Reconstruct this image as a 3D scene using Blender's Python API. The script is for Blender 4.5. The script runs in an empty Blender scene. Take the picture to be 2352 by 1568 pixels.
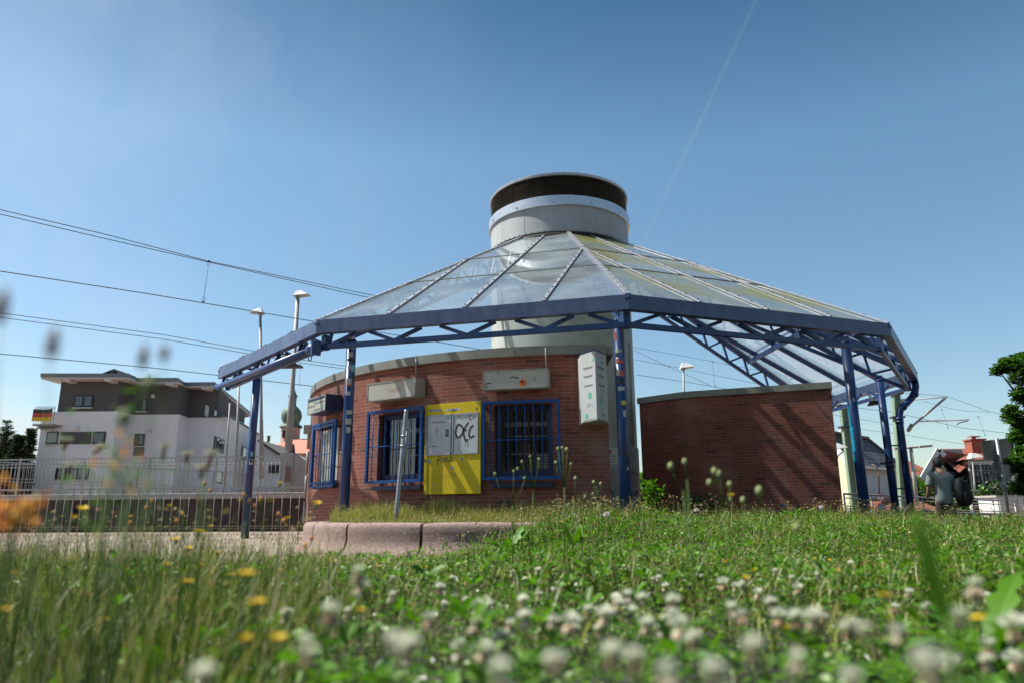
import bpy, math, random
import numpy as np
from math import sin, cos, pi, radians, atan, atan2, tan, sqrt
from mathutils import Vector, Matrix

random.seed(7)
RNG = np.random.default_rng(11)
SC = bpy.context.scene
COL = SC.collection

# ------------------------------------------------------------------ camera
FPX, HZ, ROLL, CAMZ = 1650.0, 1175.0, radians(-0.4), 0.50     # focal length etc. in pixels of a 2352 px wide frame
PITCH = atan((HZ - 784) / FPX)
cam_data = bpy.data.cameras.new('camera')
cam_data.sensor_width = 36.0
cam_data.lens = 36.0 * FPX / 2352.0
cam_data.clip_start = 0.02
cam_data.clip_end = 4000
cam = bpy.data.objects.new('camera', cam_data)
COL.objects.link(cam)
cam.matrix_world = Matrix.Translation((0, 0, CAMZ)) @ Matrix.Rotation(pi / 2 + PITCH, 4, 'X') @ Matrix.Rotation(ROLL, 4, 'Z')
cam_data.dof.use_dof = True
cam_data.dof.focus_distance = 13.0
cam_data.dof.aperture_fstop = 2.1
SC.camera = cam

# ------------------------------------------------------------------ light, sky, exposure
SUN_EL, SUN_AZ = radians(54), radians(-80.5)      # azimuth from +Y, positive towards +X
sun_dir = Vector((sin(SUN_AZ) * cos(SUN_EL), cos(SUN_AZ) * cos(SUN_EL), sin(SUN_EL)))
sl = bpy.data.lights.new('sun', 'SUN')
sl.energy = 5.0
sl.angle = radians(0.53)
sl.color = (1.0, 0.955, 0.88)
so = bpy.data.objects.new('sun', sl)
COL.objects.link(so)
so.rotation_euler = sun_dir.to_track_quat('Z', 'Y').to_euler()

world = bpy.data.worlds.new("World")
SC.world = world
world.use_nodes = True
wn, wl = world.node_tree.nodes, world.node_tree.links
wn.clear()
sky = wn.new('ShaderNodeTexSky')
sky.sky_type = 'NISHITA'
sky.sun_disc = False
sky.sun_elevation = SUN_EL
sky.sun_rotation = SUN_AZ
sky.altitude = 100
sky.air_density = 1.0
sky.dust_density = 0.9
sky.ozone_density = 1.6
bg = wn.new('ShaderNodeBackground')
bg.inputs['Strength'].default_value = 0.062
wo = wn.new('ShaderNodeOutputWorld')
tc = wn.new('ShaderNodeTexCoord')


def wnode(t, **kw):
    n = wn.new(t)
    for k, v in kw.items():
        setattr(n, k, v)
    return n


def wmath(op, a, b=None, c=None):
    n = wn.new('ShaderNodeMath')
    n.operation = op
    for i, x in enumerate((a, b, c)):
        if x is None:
            continue
        if isinstance(x, (int, float)):
            n.inputs[i].default_value = x
        else:
            wl.new(x, n.inputs[i])
    return n.outputs[0]


def wramp(x, stops):
    r = wn.new('ShaderNodeValToRGB')
    el = r.color_ramp.elements
    el[0].position, el[0].color = stops[0][0], (stops[0][1],) * 3 + (1,)
    el[1].position, el[1].color = stops[1][0], (stops[1][1],) * 3 + (1,)
    for p, v in stops[2:]:
        e = el.new(p)
        e.color = (v, v, v, 1)
    wl.new(x, r.inputs[0])
    return r.outputs[0]


sepd = wn.new('ShaderNodeSeparateXYZ')
wl.new(tc.outputs['Generated'], sepd.inputs[0])
# cloud bank low over the left horizon and thin high veils: noise on the sky direction
mp = wn.new('ShaderNodeMapping')
mp.inputs['Scale'].default_value = (2.2, 2.2, 7.0)
wl.new(tc.outputs['Generated'], mp.inputs[0])
nz = wn.new('ShaderNodeTexNoise')
nz.inputs['Scale'].default_value = 1.6
nz.inputs['Detail'].default_value = 7
nz.inputs['Roughness'].default_value = 0.56
wl.new(mp.outputs[0], nz.inputs[0])
low = wramp(sepd.outputs['Z'], [(0.03, 1.0), (0.20, 0.0)])
left = wramp(wmath('MULTIPLY', sepd.outputs['X'], -1.0), [(-0.25, 0.0), (0.42, 1.0)])
edge = wmath('ADD', nz.outputs['Fac'], wmath('MULTIPLY', low, 0.50))
bank = wmath('MULTIPLY', wmath('MULTIPLY', wmath('MULTIPLY', wramp(edge, [(0.60, 0.0), (0.92, 1.0)]), left), wramp(sepd.outputs['Z'], [(0.13, 1.0), (0.225, 0.0)])), 0.8)
mp2 = wn.new('ShaderNodeMapping')
mp2.inputs['Scale'].default_value = (3.0, 3.0, 1.2)
mp2.inputs['Rotation'].default_value = (0.2, 0.5, 0.3)
wl.new(tc.outputs['Generated'], mp2.inputs[0])
nz2 = wn.new('ShaderNodeTexNoise')
nz2.inputs['Scale'].default_value = 1.3
nz2.inputs['Detail'].default_value = 9
nz2.inputs['Roughness'].default_value = 0.6
wl.new(mp2.outputs[0], nz2.inputs[0])
veil = wmath('MULTIPLY', wmath('MULTIPLY', wramp(nz2.outputs['Fac'], [(0.42, 0.0), (0.80, 1.0)]), left), 0.24)


def ray(u, v):
    """horizontal-plane ray (x, y, z) through a point of the 2352 px wide frame"""
    x, y = (u - 1176) / FPX, (784 - v) / FPX
    x, y = x * cos(ROLL) - y * sin(ROLL), x * sin(ROLL) + y * cos(ROLL)
    return Vector((x, cos(PITCH) - y * sin(PITCH), sin(PITCH) + y * cos(PITCH)))


# vapour trail: a great circle across the sky
ta, tb = ray(1755, -40).normalized(), ray(1478, 556).normalized()
tn = ta.cross(tb).normalized()
dotn = wnode('ShaderNodeVectorMath', operation='DOT_PRODUCT')
nzt = wn.new('ShaderNodeTexNoise')
nzt.inputs['Scale'].default_value = 9
nzt.inputs['Detail'].default_value = 5
wl.new(tc.outputs['Generated'], nzt.inputs[0])
wl.new(tc.outputs['Generated'], dotn.inputs[0])
dotn.inputs[1].default_value = tn
dist = wmath('ABSOLUTE', wmath('ADD', dotn.outputs['Value'], wmath('MULTIPLY', wmath('SUBTRACT', nzt.outputs['Fac'], 0.5), 0.004)))
trail = wramp(dist, [(0.0, 1.0), (0.0034, 0.0)])
dota = wnode('ShaderNodeVectorMath', operation='DOT_PRODUCT')
wl.new(tc.outputs['Generated'], dota.inputs[0])
dota.inputs[1].default_value = ((ta + tb) / 2).normalized()
trail = wmath('MULTIPLY', wmath('MULTIPLY', trail, wramp(dota.outputs['Value'], [(0.93, 0.0), (0.97, 1.0)])),
              wmath('MULTIPLY', nzt.outputs['Fac'], 0.085))
cl = wmath('MINIMUM', wmath('ADD', wmath('ADD', bank, veil), trail), 0.95)
mixw = wn.new('ShaderNodeMix')
mixw.data_type = 'RGBA'
wl.new(cl, mixw.inputs['Factor'])
hsv = wn.new('ShaderNodeHueSaturation')
hsv.inputs['Saturation'].default_value = 1.12
wl.new(sky.outputs[0], hsv.inputs['Color'])
grade = wn.new('ShaderNodeValToRGB')
els = grade.color_ramp.elements
els[0].position, els[0].color = 0.0, (0.60, 0.60, 0.56, 1)
els[1].position, els[1].color = 1.0, (0.30, 0.38, 0.40, 1)
for p_, c_ in ((0.30, (0.64, 0.66, 0.60)), (0.46, (0.64, 0.70, 0.62)), (0.62, (0.31, 0.43, 0.43))):
    e_ = els.new(p_)
    e_.color = c_ + (1,)
wl.new(sepd.outputs['Z'], grade.inputs[0])
mulw = wn.new('ShaderNodeMix')
mulw.data_type = 'RGBA'
mulw.blend_type = 'MULTIPLY'
mulw.inputs[0].default_value = 1.0
wl.new(hsv.outputs[0], mulw.inputs[6])
wl.new(grade.outputs[0], mulw.inputs[7])
dbl = wn.new('ShaderNodeMix')
dbl.data_type = 'RGBA'
dbl.blend_type = 'ADD'
dbl.inputs[0].default_value = 1.0
wl.new(mulw.outputs[2], dbl.inputs[6])
wl.new(mulw.outputs[2], dbl.inputs[7])
wl.new(dbl.outputs[2], mixw.inputs[6])
mixw.inputs[7].default_value = (6.6, 7.0, 7.3, 1)
wl.new(mixw.outputs[2], bg.inputs['Color'])
wl.new(bg.outputs[0], wo.inputs[0])

SC.view_settings.view_transform = 'Standard'
SC.view_settings.look = 'None'
SC.view_settings.exposure = 1.02
SC.view_settings.gamma = 1.0
SC.render.engine = 'CYCLES'
SC.cycles.use_denoising = True
SC.cycles.max_bounces = 8
SC.cycles.transparent_max_bounces = 16
SC.cycles.caustics_reflective = False
SC.cycles.caustics_refractive = False

# ------------------------------------------------------------------ unprojection helpers (place things at a real distance)
O = Vector((0, 0, CAMZ))


def at_y(u, v, Y):
    r = ray(u, v)
    return O + r * (Y / r.y)


def at_z(u, v, Z):
    r = ray(u, v)
    return O + r * ((Z - CAMZ) / r.z)


def at_plane(u, v, p, d):
    """vertical plane through p along horizontal direction d"""
    n = Vector((-d[1], d[0], 0))
    r = ray(u, v)
    return O + r * (n.dot(Vector((p[0], p[1], 0)) - Vector((0, 0, 0))) / n.dot(r))


# ------------------------------------------------------------------ object helpers
def tag(o, label=None, cat=None, group=None, kind=None):
    if label: o['label'] = label
    if cat: o['category'] = cat
    if group: o['group'] = group
    if kind: o['kind'] = kind
    return o


ORG = {}


def empty(name, loc, label, cat, group=None):
    o = bpy.data.objects.new(name, None)
    o.empty_display_size = 0.2
    COL.objects.link(o)
    o.location = loc
    ORG[o.name] = Vector(loc)
    return tag(o, label, cat, group)


def copy_tree(o, parent=None):
    c = o.copy()
    COL.objects.link(c)
    if parent: c.parent = parent
    for ch in list(o.children):
        copy_tree(ch, c)
    return c


class MB:
    def __init__(s):
        s.v, s.f, s.m, s.uv, s.sm = [], [], [], [], []

    def add(s, vs, fs, m=0, uvs=None, smooth=False):
        b = len(s.v)
        s.v += [Vector(x) for x in vs]
        for i, f in enumerate(fs):
            s.f.append([b + k for k in f])
            s.m.append(m)
            s.sm.append(smooth)
            s.uv.append(uvs[i] if uvs else None)
        return s

    def box(s, c, size, rz=0.0, m=0, M=None):
        hx, hy, hz = size[0] / 2, size[1] / 2, size[2] / 2
        R = M if M is not None else Matrix.Rotation(rz, 3, 'Z')
        vs = [Vector(c) + R @ Vector((x * hx, y * hy, z * hz)) for z in (-1, 1) for x, y in ((-1, -1), (1, -1), (1, 1), (-1, 1))]
        return s.add(vs, [(3, 2, 1, 0), (4, 5, 6, 7), (0, 1, 5, 4), (1, 2, 6, 5), (2, 3, 7, 6), (3, 0, 4, 7)], m)

    def bar(s, p0, p1, w, h, m=0, up=(0, 0, 1)):
        p0, p1 = Vector(p0), Vector(p1)
        d = p1 - p0
        L = d.length
        d.normalize()
        x = d.cross(Vector(up))
        if x.length < 1e-4: x = Vector((1, 0, 0))
        x.normalize()
        z = x.cross(d)
        M = Matrix((x, d, z)).transposed()
        return s.box((p0 + p1) / 2, (w, L, h), M=M, m=m)

    def tube(s, p0, p1, r0, r1=None, n=12, m=0, caps=True):
        r1 = r0 if r1 is None else r1
        return s.path([p0, p1], [r0, r1], n, m, caps)

    def path(s, pts, rs, n=8, m=0, caps=True):
        pts = [Vector(p) for p in pts]
        if not isinstance(rs, (list, tuple)): rs = [rs] * len(pts)
        ref = None
        b = len(s.v)
        for i, p in enumerate(pts):
            d = (pts[min(i + 1, len(pts) - 1)] - pts[max(i - 1, 0)]).normalized()
            if ref is None:
                ref = d.orthogonal().normalized()
            ref = (ref - d * ref.dot(d))
            ref = ref.normalized() if ref.length > 1e-6 else d.orthogonal().normalized()
            y = d.cross(ref)
            s.v += [p + (ref * cos(2 * pi * k / n) + y * sin(2 * pi * k / n)) * rs[i] for k in range(n)]
        for i in range(len(pts) - 1):
            for k in range(n):
                a, c = b + i * n + k, b + i * n + (k + 1) % n
                s.f.append([a, c, c + n, a + n])
                s.m.append(m); s.sm.append(True); s.uv.append(None)
        if caps:
            for q, rev in ((b, True), (b + (len(pts) - 1) * n, False)):
                f = [q + k for k in range(n)]
                s.f.append(f[::-1] if rev else f)
                s.m.append(m); s.sm.append(False); s.uv.append(None)
        return s

    def prism(s, poly, z0, z1, m=0, mt=None):
        """vertical prism over a CCW polygon of (x, y); z0, z1 numbers"""
        n = len(poly)
        vs = [(x, y, z0) for x, y in poly] + [(x, y, z1) for x, y in poly]
        s.add(vs[:], [(k, (k + 1) % n, n + (k + 1) % n, n + k) for k in range(n)], m)
        s.add(vs[n:], [tuple(range(n))], m if mt is None else mt)
        s.add(vs[:n], [tuple(range(n))[::-1]], m)
        return s

    def lathe(s, prof, c, n=48, m=0, a0=0.0, a1=2 * pi, hard=False):
        """profile [(r, z)...] turned about the vertical through c"""
        if hard:
            for i in range(len(prof) - 1): s.lathe(prof[i:i + 2], c, n, m, a0, a1)
            return s
        full = abs(a1 - a0 - 2 * pi) < 1e-6
        k = n if full else n + 1
        vs = []
        for r, z in prof:
            for i in range(k):
                a = a0 + (a1 - a0) * i / n
                vs.append((c[0] + r * cos(a), c[1] + r * sin(a), c[2] + z))
        fs = []
        for j in range(len(prof) - 1):
            for i in range(n):
                i2 = (i + 1) % k
                fs.append((j * k + i, j * k + i2, (j + 1) * k + i2, (j + 1) * k + i))
        return s.add(vs, fs, m, smooth=True)

    def build(s, name, mats, parent=None, bevel=0, sharp=True):
        me = bpy.data.meshes.new(name)
        root = parent
        while root is not None and root.parent is not None: root = root.parent
        og = Vector((0, 0, 0)) if root is None else ORG.get(root.name, Vector((0, 0, 0)))
        me.from_pydata([tuple(x - og) for x in s.v], [], s.f)
        if not isinstance(mats, (list, tuple)): mats = [mats]
        for q in mats: me.materials.append(q)
        me.polygons.foreach_set('material_index', s.m)
        me.polygons.foreach_set('use_smooth', s.sm)
        if any(u is not None for u in s.uv):
            lay = me.uv_layers.new(name='UVMap')
            for p, u in zip(me.polygons, s.uv):
                if u is not None:
                    for li, q in zip(p.loop_indices, u): lay.data[li].uv = q
        me.update()
        o = bpy.data.objects.new(name, me)
        COL.objects.link(o)
        if parent is not None: o.parent = parent
        if bevel:
            bv = o.modifiers.new('bevel', 'BEVEL')
            bv.width = bevel
            bv.segments = 2
            bv.limit_method = 'ANGLE'
            bv.angle_limit = radians(50)
        return o


def solo(mb, name, mats, label, cat, group=None, kind=None, **kw):
    o = mb.build(name, mats, None, **kw)
    return tag(o, label, cat, group, kind)


# ------------------------------------------------------------------ materials
def new_mat(name):
    m = bpy.data.materials.new(name)
    m.use_nodes = True
    nt = m.node_tree
    nt.nodes.clear()
    return m, nt.nodes, nt.links


def N(ns, t, **kw):
    n = ns.new(t)
    for k, v in kw.items():
        setattr(n, k, v)
    return n


def ramp(ns, ls, x, stops, interp='LINEAR'):
    r = ns.new('ShaderNodeValToRGB')
    r.color_ramp.interpolation = interp
    el = r.color_ramp.elements
    while len(el) > 1: el.remove(el[-1])
    el[0].position, el[0].color = stops[0][0], tuple(stops[0][1]) + (1,)
    for p, c in stops[1:]:
        e = el.new(p)
        e.color = tuple(c) + (1,)
    ls.new(x, r.inputs[0])
    return r.outputs[0]


def mixc(ns, ls, f, a, b, mode='MIX'):
    n = N(ns, 'ShaderNodeMix', data_type='RGBA', blend_type=mode)
    for i, x in ((0, f), (6, a), (7, b)):
        if isinstance(x, (int, float)):
            n.inputs[i].default_value = x
        elif isinstance(x, tuple):
            n.inputs[i].default_value = tuple(x) + (1,) if len(x) == 3 else x
        else:
            ls.new(x, n.inputs[i])
    return n.outputs[2]


def plain(name, col, rough=0.5, metal=0.0, var=0.12, scale=6.0, bump=0.0, bscale=40.0, dirt=None, dirtamt=0.3, streak=False, spec=0.5, grime=0.0):
    m, ns, ls = new_mat(name)
    out = N(ns, 'ShaderNodeOutputMaterial')
    p = N(ns, 'ShaderNodeBsdfPrincipled')
    ls.new(p.outputs[0], out.inputs[0])
    co = N(ns, 'ShaderNodeTexCoord').outputs['Object']
    if streak:
        mpn = N(ns, 'ShaderNodeMapping')
        mpn.inputs['Scale'].default_value = (1, 1, 0.08)
        ls.new(co, mpn.inputs[0])
        cs = mpn.outputs[0]
    else:
        cs = co
    t = N(ns, 'ShaderNodeTexNoise')
    t.inputs['Scale'].default_value = scale
    t.inputs['Detail'].default_value = 6
    t.inputs['Roughness'].default_value = 0.62
    ls.new(cs, t.inputs[0])
    lo = tuple(c * (1 - var) for c in col)
    hi = tuple(min(1, c * (1 + var)) for c in col)
    c = ramp(ns, ls, t.outputs['Fac'], [(0.3, lo), (0.7, hi)])
    if dirt:
        t2 = N(ns, 'ShaderNodeTexNoise')
        t2.inputs['Scale'].default_value = scale * 0.45
        t2.inputs['Detail'].default_value = 8
        t2.inputs['Roughness'].default_value = 0.7
        ls.new(co, t2.inputs[0])
        f = ramp(ns, ls, t2.outputs['Fac'], [(0.46, (0, 0, 0)), (0.72, (dirtamt,) * 3)])
        c = mixc(ns, ls, f, c, dirt)
    ls.new(c, p.inputs['Base Color'])
    rr = N(ns, 'ShaderNodeMapRange')
    rr.inputs['To Min'].default_value = max(0.02, rough - 0.12)
    rr.inputs['To Max'].default_value = min(1, rough + 0.12)
    ls.new(t.outputs['Fac'], rr.inputs[0])
    ls.new(rr.outputs[0], p.inputs['Roughness'])
    p.inputs['Metallic'].default_value = metal
    p.inputs['Specular IOR Level'].default_value = spec
    if bump:
        tb_ = N(ns, 'ShaderNodeTexNoise')
        tb_.inputs['Scale'].default_value = bscale
        tb_.inputs['Detail'].default_value = 5
        ls.new(co, tb_.inputs[0])
        bn = N(ns, 'ShaderNodeBump')
        bn.inputs['Strength'].default_value = bump
        bn.inputs['Distance'].default_value = 0.01
        ls.new(tb_.outputs['Fac'], bn.inputs['Height'])
        ls.new(bn.outputs[0], p.inputs['Normal'])
    return m


def brick_mat(name, c1, c2, mortar, w=0.25, h=0.0625, ms=0.0042, bump=0.6, dark=(0.10, 0.040, 0.030)):
    m, ns, ls = new_mat(name)
    out = N(ns, 'ShaderNodeOutputMaterial')
    p = N(ns, 'ShaderNodeBsdfPrincipled')
    ls.new(p.outputs[0], out.inputs[0])
    uv = N(ns, 'ShaderNodeTexCoord').outputs['UV']
    b = N(ns, 'ShaderNodeTexBrick')
    b.offset = 0.5
    b.inputs['Scale'].default_value = 1.0
    b.inputs['Brick Width'].default_value = w
    b.inputs['Row Height'].default_value = h
    b.inputs['Mortar Size'].default_value = ms
    b.inputs['Mortar Smooth'].default_value = 0.15
    b.inputs['Bias'].default_value = 0.0
    b.inputs['Color1'].default_value = (0, 0, 0, 1)
    b.inputs['Color2'].default_value = (1, 1, 1, 1)
    b.inputs['Mortar'].default_value = (0.5, 0.5, 0.5, 1)
    ls.new(uv, b.inputs[0])
    bc = ramp(ns, ls, b.outputs['Color'], [(0.0, dark), (0.07, c1), (0.5, tuple((a + d) / 2 for a, d in zip(c1, c2))), (1.0, c2)])
    t = N(ns, 'ShaderNodeTexNoise')
    t.inputs['Scale'].default_value = 34
    t.inputs['Detail'].default_value = 6
    ls.new(uv, t.inputs[0])
    g = ramp(ns, ls, t.outputs['Fac'], [(0.3, (0.78,) * 3), (0.7, (1.18,) * 3)])
    bc = mixc(ns, ls, 1.0, bc, g, 'MULTIPLY')
    t2 = N(ns, 'ShaderNodeTexNoise')
    t2.inputs['Scale'].default_value = 1.1
    t2.inputs['Detail'].default_value = 8
    ls.new(uv, t2.inputs[0])
    col = mixc(ns, ls, b.outputs['Fac'], bc, mortar)
    f = ramp(ns, ls, t2.outputs['Fac'], [(0.5, (0, 0, 0)), (0.8, (0.35,) * 3)])
    col = mixc(ns, ls, f, col, (0.42, 0.34, 0.30))
    ls.new(col, p.inputs['Base Color'])
    p.inputs['Roughness'].default_value = 0.8
    ad = N(ns, 'ShaderNodeMath', operation='MULTIPLY_ADD')
    ls.new(b.outputs['Fac'], ad.inputs[0])
    ad.inputs[1].default_value = -1.0
    ls.new(t.outputs['Fac'], ad.inputs[2])
    bn = N(ns, 'ShaderNodeBump')
    bn.inputs['Strength'].default_value = bump
    bn.inputs['Distance'].default_value = 0.006
    ls.new(ad.outputs[0], bn.inputs['Height'])
    ls.new(bn.outputs[0], p.inputs['Normal'])
    return m


def foliage(name, stops, trans=0.35, rough=0.5, tint=(1.15, 1.25, 0.6)):
    """leaf shader: colour drawn per leaf, some light passes through"""
    m, ns, ls = new_mat(name)
    out = N(ns, 'ShaderNodeOutputMaterial')
    geo = N(ns, 'ShaderNodeNewGeometry')
    c = ramp(ns, ls, geo.outputs['Random Per Island'], stops)
    p = N(ns, 'ShaderNodeBsdfPrincipled')
    ls.new(c, p.inputs['Base Color'])
    p.inputs['Roughness'].default_value = rough
    p.inputs['Specular IOR Level'].default_value = 0.38
    t = N(ns, 'ShaderNodeBsdfTranslucent')
    ls.new(mixc(ns, ls, 1.0, c, tint, 'MULTIPLY'), t.inputs[0])
    mx = N(ns, 'ShaderNodeMixShader')
    mx.inputs[0].default_value = trans
    ls.new(p.outputs[0], mx.inputs[1])
    ls.new(t.outputs[0], mx.inputs[2])
    ls.new(mx.outputs[0], out.inputs[0])
    return m


def sheet_glass(name, tint, dirt, filmcol, algae=0.0, rough=0.03, refl=0.22):
    m, ns, ls = new_mat(name)
    out = N(ns, 'ShaderNodeOutputMaterial')
    co = N(ns, 'ShaderNodeTexCoord').outputs['Object']
    tr = N(ns, 'ShaderNodeBsdfTransparent')
    tr.inputs[0].default_value = tint + (1,)
    gl = N(ns, 'ShaderNodeBsdfGlossy')
    gl.inputs['Roughness'].default_value = rough
    gl.inputs['Color'].default_value = (1, 1, 1, 1)
    lw = N(ns, 'ShaderNodeLayerWeight')          # symmetric for both sides of the sheet
    pw = N(ns, 'ShaderNodeMath', operation='POWER')
    pw.inputs[1].default_value = 4.0
    ls.new(lw.outputs['Facing'], pw.inputs[0])
    fr = N(ns, 'ShaderNodeMath', operation='MULTIPLY_ADD')
    fr.inputs[1].default_value = 0.90
    fr.inputs[2].default_value = refl
    ls.new(pw.outputs[0], fr.inputs[0])
    wv = N(ns, 'ShaderNodeTexNoise')
    wv.inputs['Scale'].default_value = 0.7
    wv.inputs['Detail'].default_value = 2
    ls.new(co, wv.inputs[0])
    bn = N(ns, 'ShaderNodeBump')
    bn.inputs['Strength'].default_value = 0.05
    bn.inputs['Distance'].default_value = 0.05
    ls.new(wv.outputs['Fac'], bn.inputs['Height'])
    ls.new(bn.outputs[0], gl.inputs['Normal'])
    mx = N(ns, 'ShaderNodeMixShader')
    f2 = N(ns, 'ShaderNodeMath', operation='MULTIPLY')
    f2.use_clamp = True
    f2.inputs[1].default_value = 1.0
    ls.new(fr.outputs[0], f2.inputs[0])
    ls.new(f2.outputs[0], mx.inputs[0])
    ls.new(tr.outputs[0], mx.inputs[1])
    ls.new(gl.outputs[0], mx.inputs[2])
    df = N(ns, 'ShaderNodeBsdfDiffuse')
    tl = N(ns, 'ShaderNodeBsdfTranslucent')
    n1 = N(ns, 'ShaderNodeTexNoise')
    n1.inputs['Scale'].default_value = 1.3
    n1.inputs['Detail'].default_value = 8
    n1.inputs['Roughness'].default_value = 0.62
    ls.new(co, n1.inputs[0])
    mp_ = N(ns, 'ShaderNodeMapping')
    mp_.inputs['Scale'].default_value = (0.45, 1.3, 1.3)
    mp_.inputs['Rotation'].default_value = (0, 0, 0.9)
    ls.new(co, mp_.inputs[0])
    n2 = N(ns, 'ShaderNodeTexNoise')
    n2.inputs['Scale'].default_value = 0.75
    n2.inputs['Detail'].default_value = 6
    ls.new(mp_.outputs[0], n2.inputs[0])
    dc = mixc(ns, ls, ramp(ns, ls, n2.outputs['Fac'], [(0.42, (0, 0, 0)), (0.6, (algae,) * 3)]), filmcol, (0.40, 0.38, 0.10))
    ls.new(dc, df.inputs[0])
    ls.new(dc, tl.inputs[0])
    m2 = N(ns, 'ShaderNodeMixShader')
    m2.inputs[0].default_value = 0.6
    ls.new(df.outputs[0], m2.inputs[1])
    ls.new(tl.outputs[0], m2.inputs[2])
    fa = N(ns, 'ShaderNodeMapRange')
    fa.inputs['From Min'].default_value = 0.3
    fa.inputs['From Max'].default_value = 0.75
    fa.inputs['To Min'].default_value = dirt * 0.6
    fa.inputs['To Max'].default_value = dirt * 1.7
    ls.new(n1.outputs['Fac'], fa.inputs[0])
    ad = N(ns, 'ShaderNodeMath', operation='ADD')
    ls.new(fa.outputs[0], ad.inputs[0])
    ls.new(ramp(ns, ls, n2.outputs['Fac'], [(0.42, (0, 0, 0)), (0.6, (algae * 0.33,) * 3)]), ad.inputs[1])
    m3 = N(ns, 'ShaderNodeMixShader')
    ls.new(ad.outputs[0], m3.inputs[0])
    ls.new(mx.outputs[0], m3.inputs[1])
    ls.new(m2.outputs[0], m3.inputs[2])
    ls.new(m3.outputs[0], out.inputs[0])
    return m


M = {}
M['blue'] = plain('blue_paint', (0.008, 0.038, 0.144), 0.36, var=0.25, scale=3, dirt=(0.090, 0.117, 0.198), dirtamt=0.35, bump=0.08, bscale=25)
M['fascia'] = plain('faded_blue_paint', (0.055, 0.082, 0.165), 0.38, var=0.22, scale=7, streak=True, dirt=(0.20, 0.22, 0.30), dirtamt=0.35)
M['grille'] = plain('bright_blue_paint', (0.005, 0.070, 0.25), 0.45, var=0.15, scale=5, spec=0.3)
M['darkblue'] = plain('dark_blue_paint', (0.010, 0.020, 0.075), 0.4, var=0.15)
M['alu'] = plain('aluminium', (0.341, 0.347, 0.372), 0.42, metal=0.55, var=0.1, scale=8)
M['steel'] = plain('galvanised_steel', (0.300, 0.315, 0.323), 0.42, metal=0.75, var=0.2, scale=14, dirt=(0.150, 0.135, 0.105), dirtamt=0.25)
M['bolt'] = plain('bolt_steel', (0.05, 0.05, 0.06), 0.5, metal=0.5)
M['white_metal'] = plain('white_grey_metal', (0.335, 0.355, 0.36), 0.5, var=0.08, scale=2.5, streak=True, dirt=(0.20, 0.195, 0.165), dirtamt=0.4)
M['white_metal'].node_tree.nodes['Principled BSDF'].inputs['Specular IOR Level'].default_value = 0.2
M['band'] = plain('polished_band', (0.55, 0.56, 0.57), 0.25, metal=0.6, var=0.06)
M['louvre'] = plain('louvre_bronze', (0.060, 0.048, 0.026), 0.35, metal=0.4, var=0.3, scale=9)
M['louvreback'] = plain('louvre_backing', (0.035, 0.026, 0.015), 0.5, var=0.3, scale=2)
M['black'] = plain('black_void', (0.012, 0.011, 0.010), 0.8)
M['coping'] = plain('coping_zinc', (0.272, 0.280, 0.248), 0.6, var=0.14, scale=5, dirt=(0.120, 0.112, 0.080), dirtamt=0.4)
M['brick'] = brick_mat('red_brick', (0.200, 0.050, 0.031), (0.311, 0.085, 0.052), (0.266, 0.215, 0.170))
M['brick_dark'] = brick_mat('red_brick_wall', (0.200, 0.051, 0.036), (0.304, 0.084, 0.058), (0.240, 0.192, 0.160))
M['yellow'] = plain('yellow_board', (0.74, 0.54, 0.012), 0.5, var=0.06, scale=2, dirt=(0.42, 0.28, 0.015), dirtamt=0.5, spec=0.25)
M['poster'] = plain('poster_glass', (0.527, 0.535, 0.544), 0.28, var=0.05, scale=3, dirt=(0.357, 0.365, 0.357), dirtamt=0.35)
M['signwhite'] = plain('sign_box_acrylic', (0.510, 0.493, 0.422), 0.35, var=0.05, scale=2, dirt=(0.370, 0.334, 0.264), dirtamt=0.35)
M['signcase'] = plain('sign_box_case', (0.340, 0.323, 0.289), 0.5, var=0.08)
M['ink'] = plain('black_ink', (0.02, 0.02, 0.025), 0.6)
M['inkgrey'] = plain('worn_ink', (0.16, 0.15, 0.15), 0.6)
M['redink'] = plain('red_ink', (0.42, 0.05, 0.04), 0.6)
M['teal'] = plain('teal_print', (0.10, 0.52, 0.36), 0.5, var=0.15)
M['white'] = plain('white_paint', (0.562, 0.562, 0.540), 0.5, var=0.06)
M['paper'] = plain('sticker_paper', (0.468, 0.459, 0.425), 0.7, var=0.2, scale=40)
M['stick_y'] = plain('sticker_yellow', (0.62, 0.50, 0.04), 0.6, var=0.2, scale=30)
M['stick_r'] = plain('sticker_red', (0.52, 0.10, 0.07), 0.6, var=0.3, scale=60)
M['stick_k'] = plain('sticker_black', (0.03, 0.035, 0.035), 0.5, var=0.5, scale=80)
M['stick_c'] = plain('sticker_cyan', (0.20, 0.52, 0.58), 0.6, var=0.3, scale=50)
M['cyanspray'] = plain('cyan_spray', (0.016, 0.336, 0.560), 0.5, var=0.3, scale=12)
M['bluespray'] = plain('blue_spray', (0.03, 0.17, 0.33), 0.5)
M['greenspray'] = plain('green_spray', (0.17, 0.36, 0.15), 0.5)
M['orange'] = plain('orange_sticker', (0.75, 0.13, 0.02), 0.5, var=0.3, scale=30)
M['kerb'] = plain('red_sandstone_concrete', (0.25, 0.175, 0.155), 0.92, var=0.45, scale=55, bump=1.0, bscale=80, dirt=(0.11, 0.085, 0.07), dirtamt=0.6)
M['concrete'] = plain('concrete', (0.374, 0.365, 0.340), 0.85, var=0.14, scale=4, bump=0.3, dirt=(0.212, 0.187, 0.153), dirtamt=0.4)
M['rust'] = plain('rust_brown_plate', (0.20, 0.14, 0.11), 0.8, var=0.2)
M['darkwall'] = plain('dark_concrete', (0.055, 0.045, 0.042), 0.85, var=0.3, scale=3, dirt=(0.10, 0.06, 0.05), dirtamt=0.5)
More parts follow.
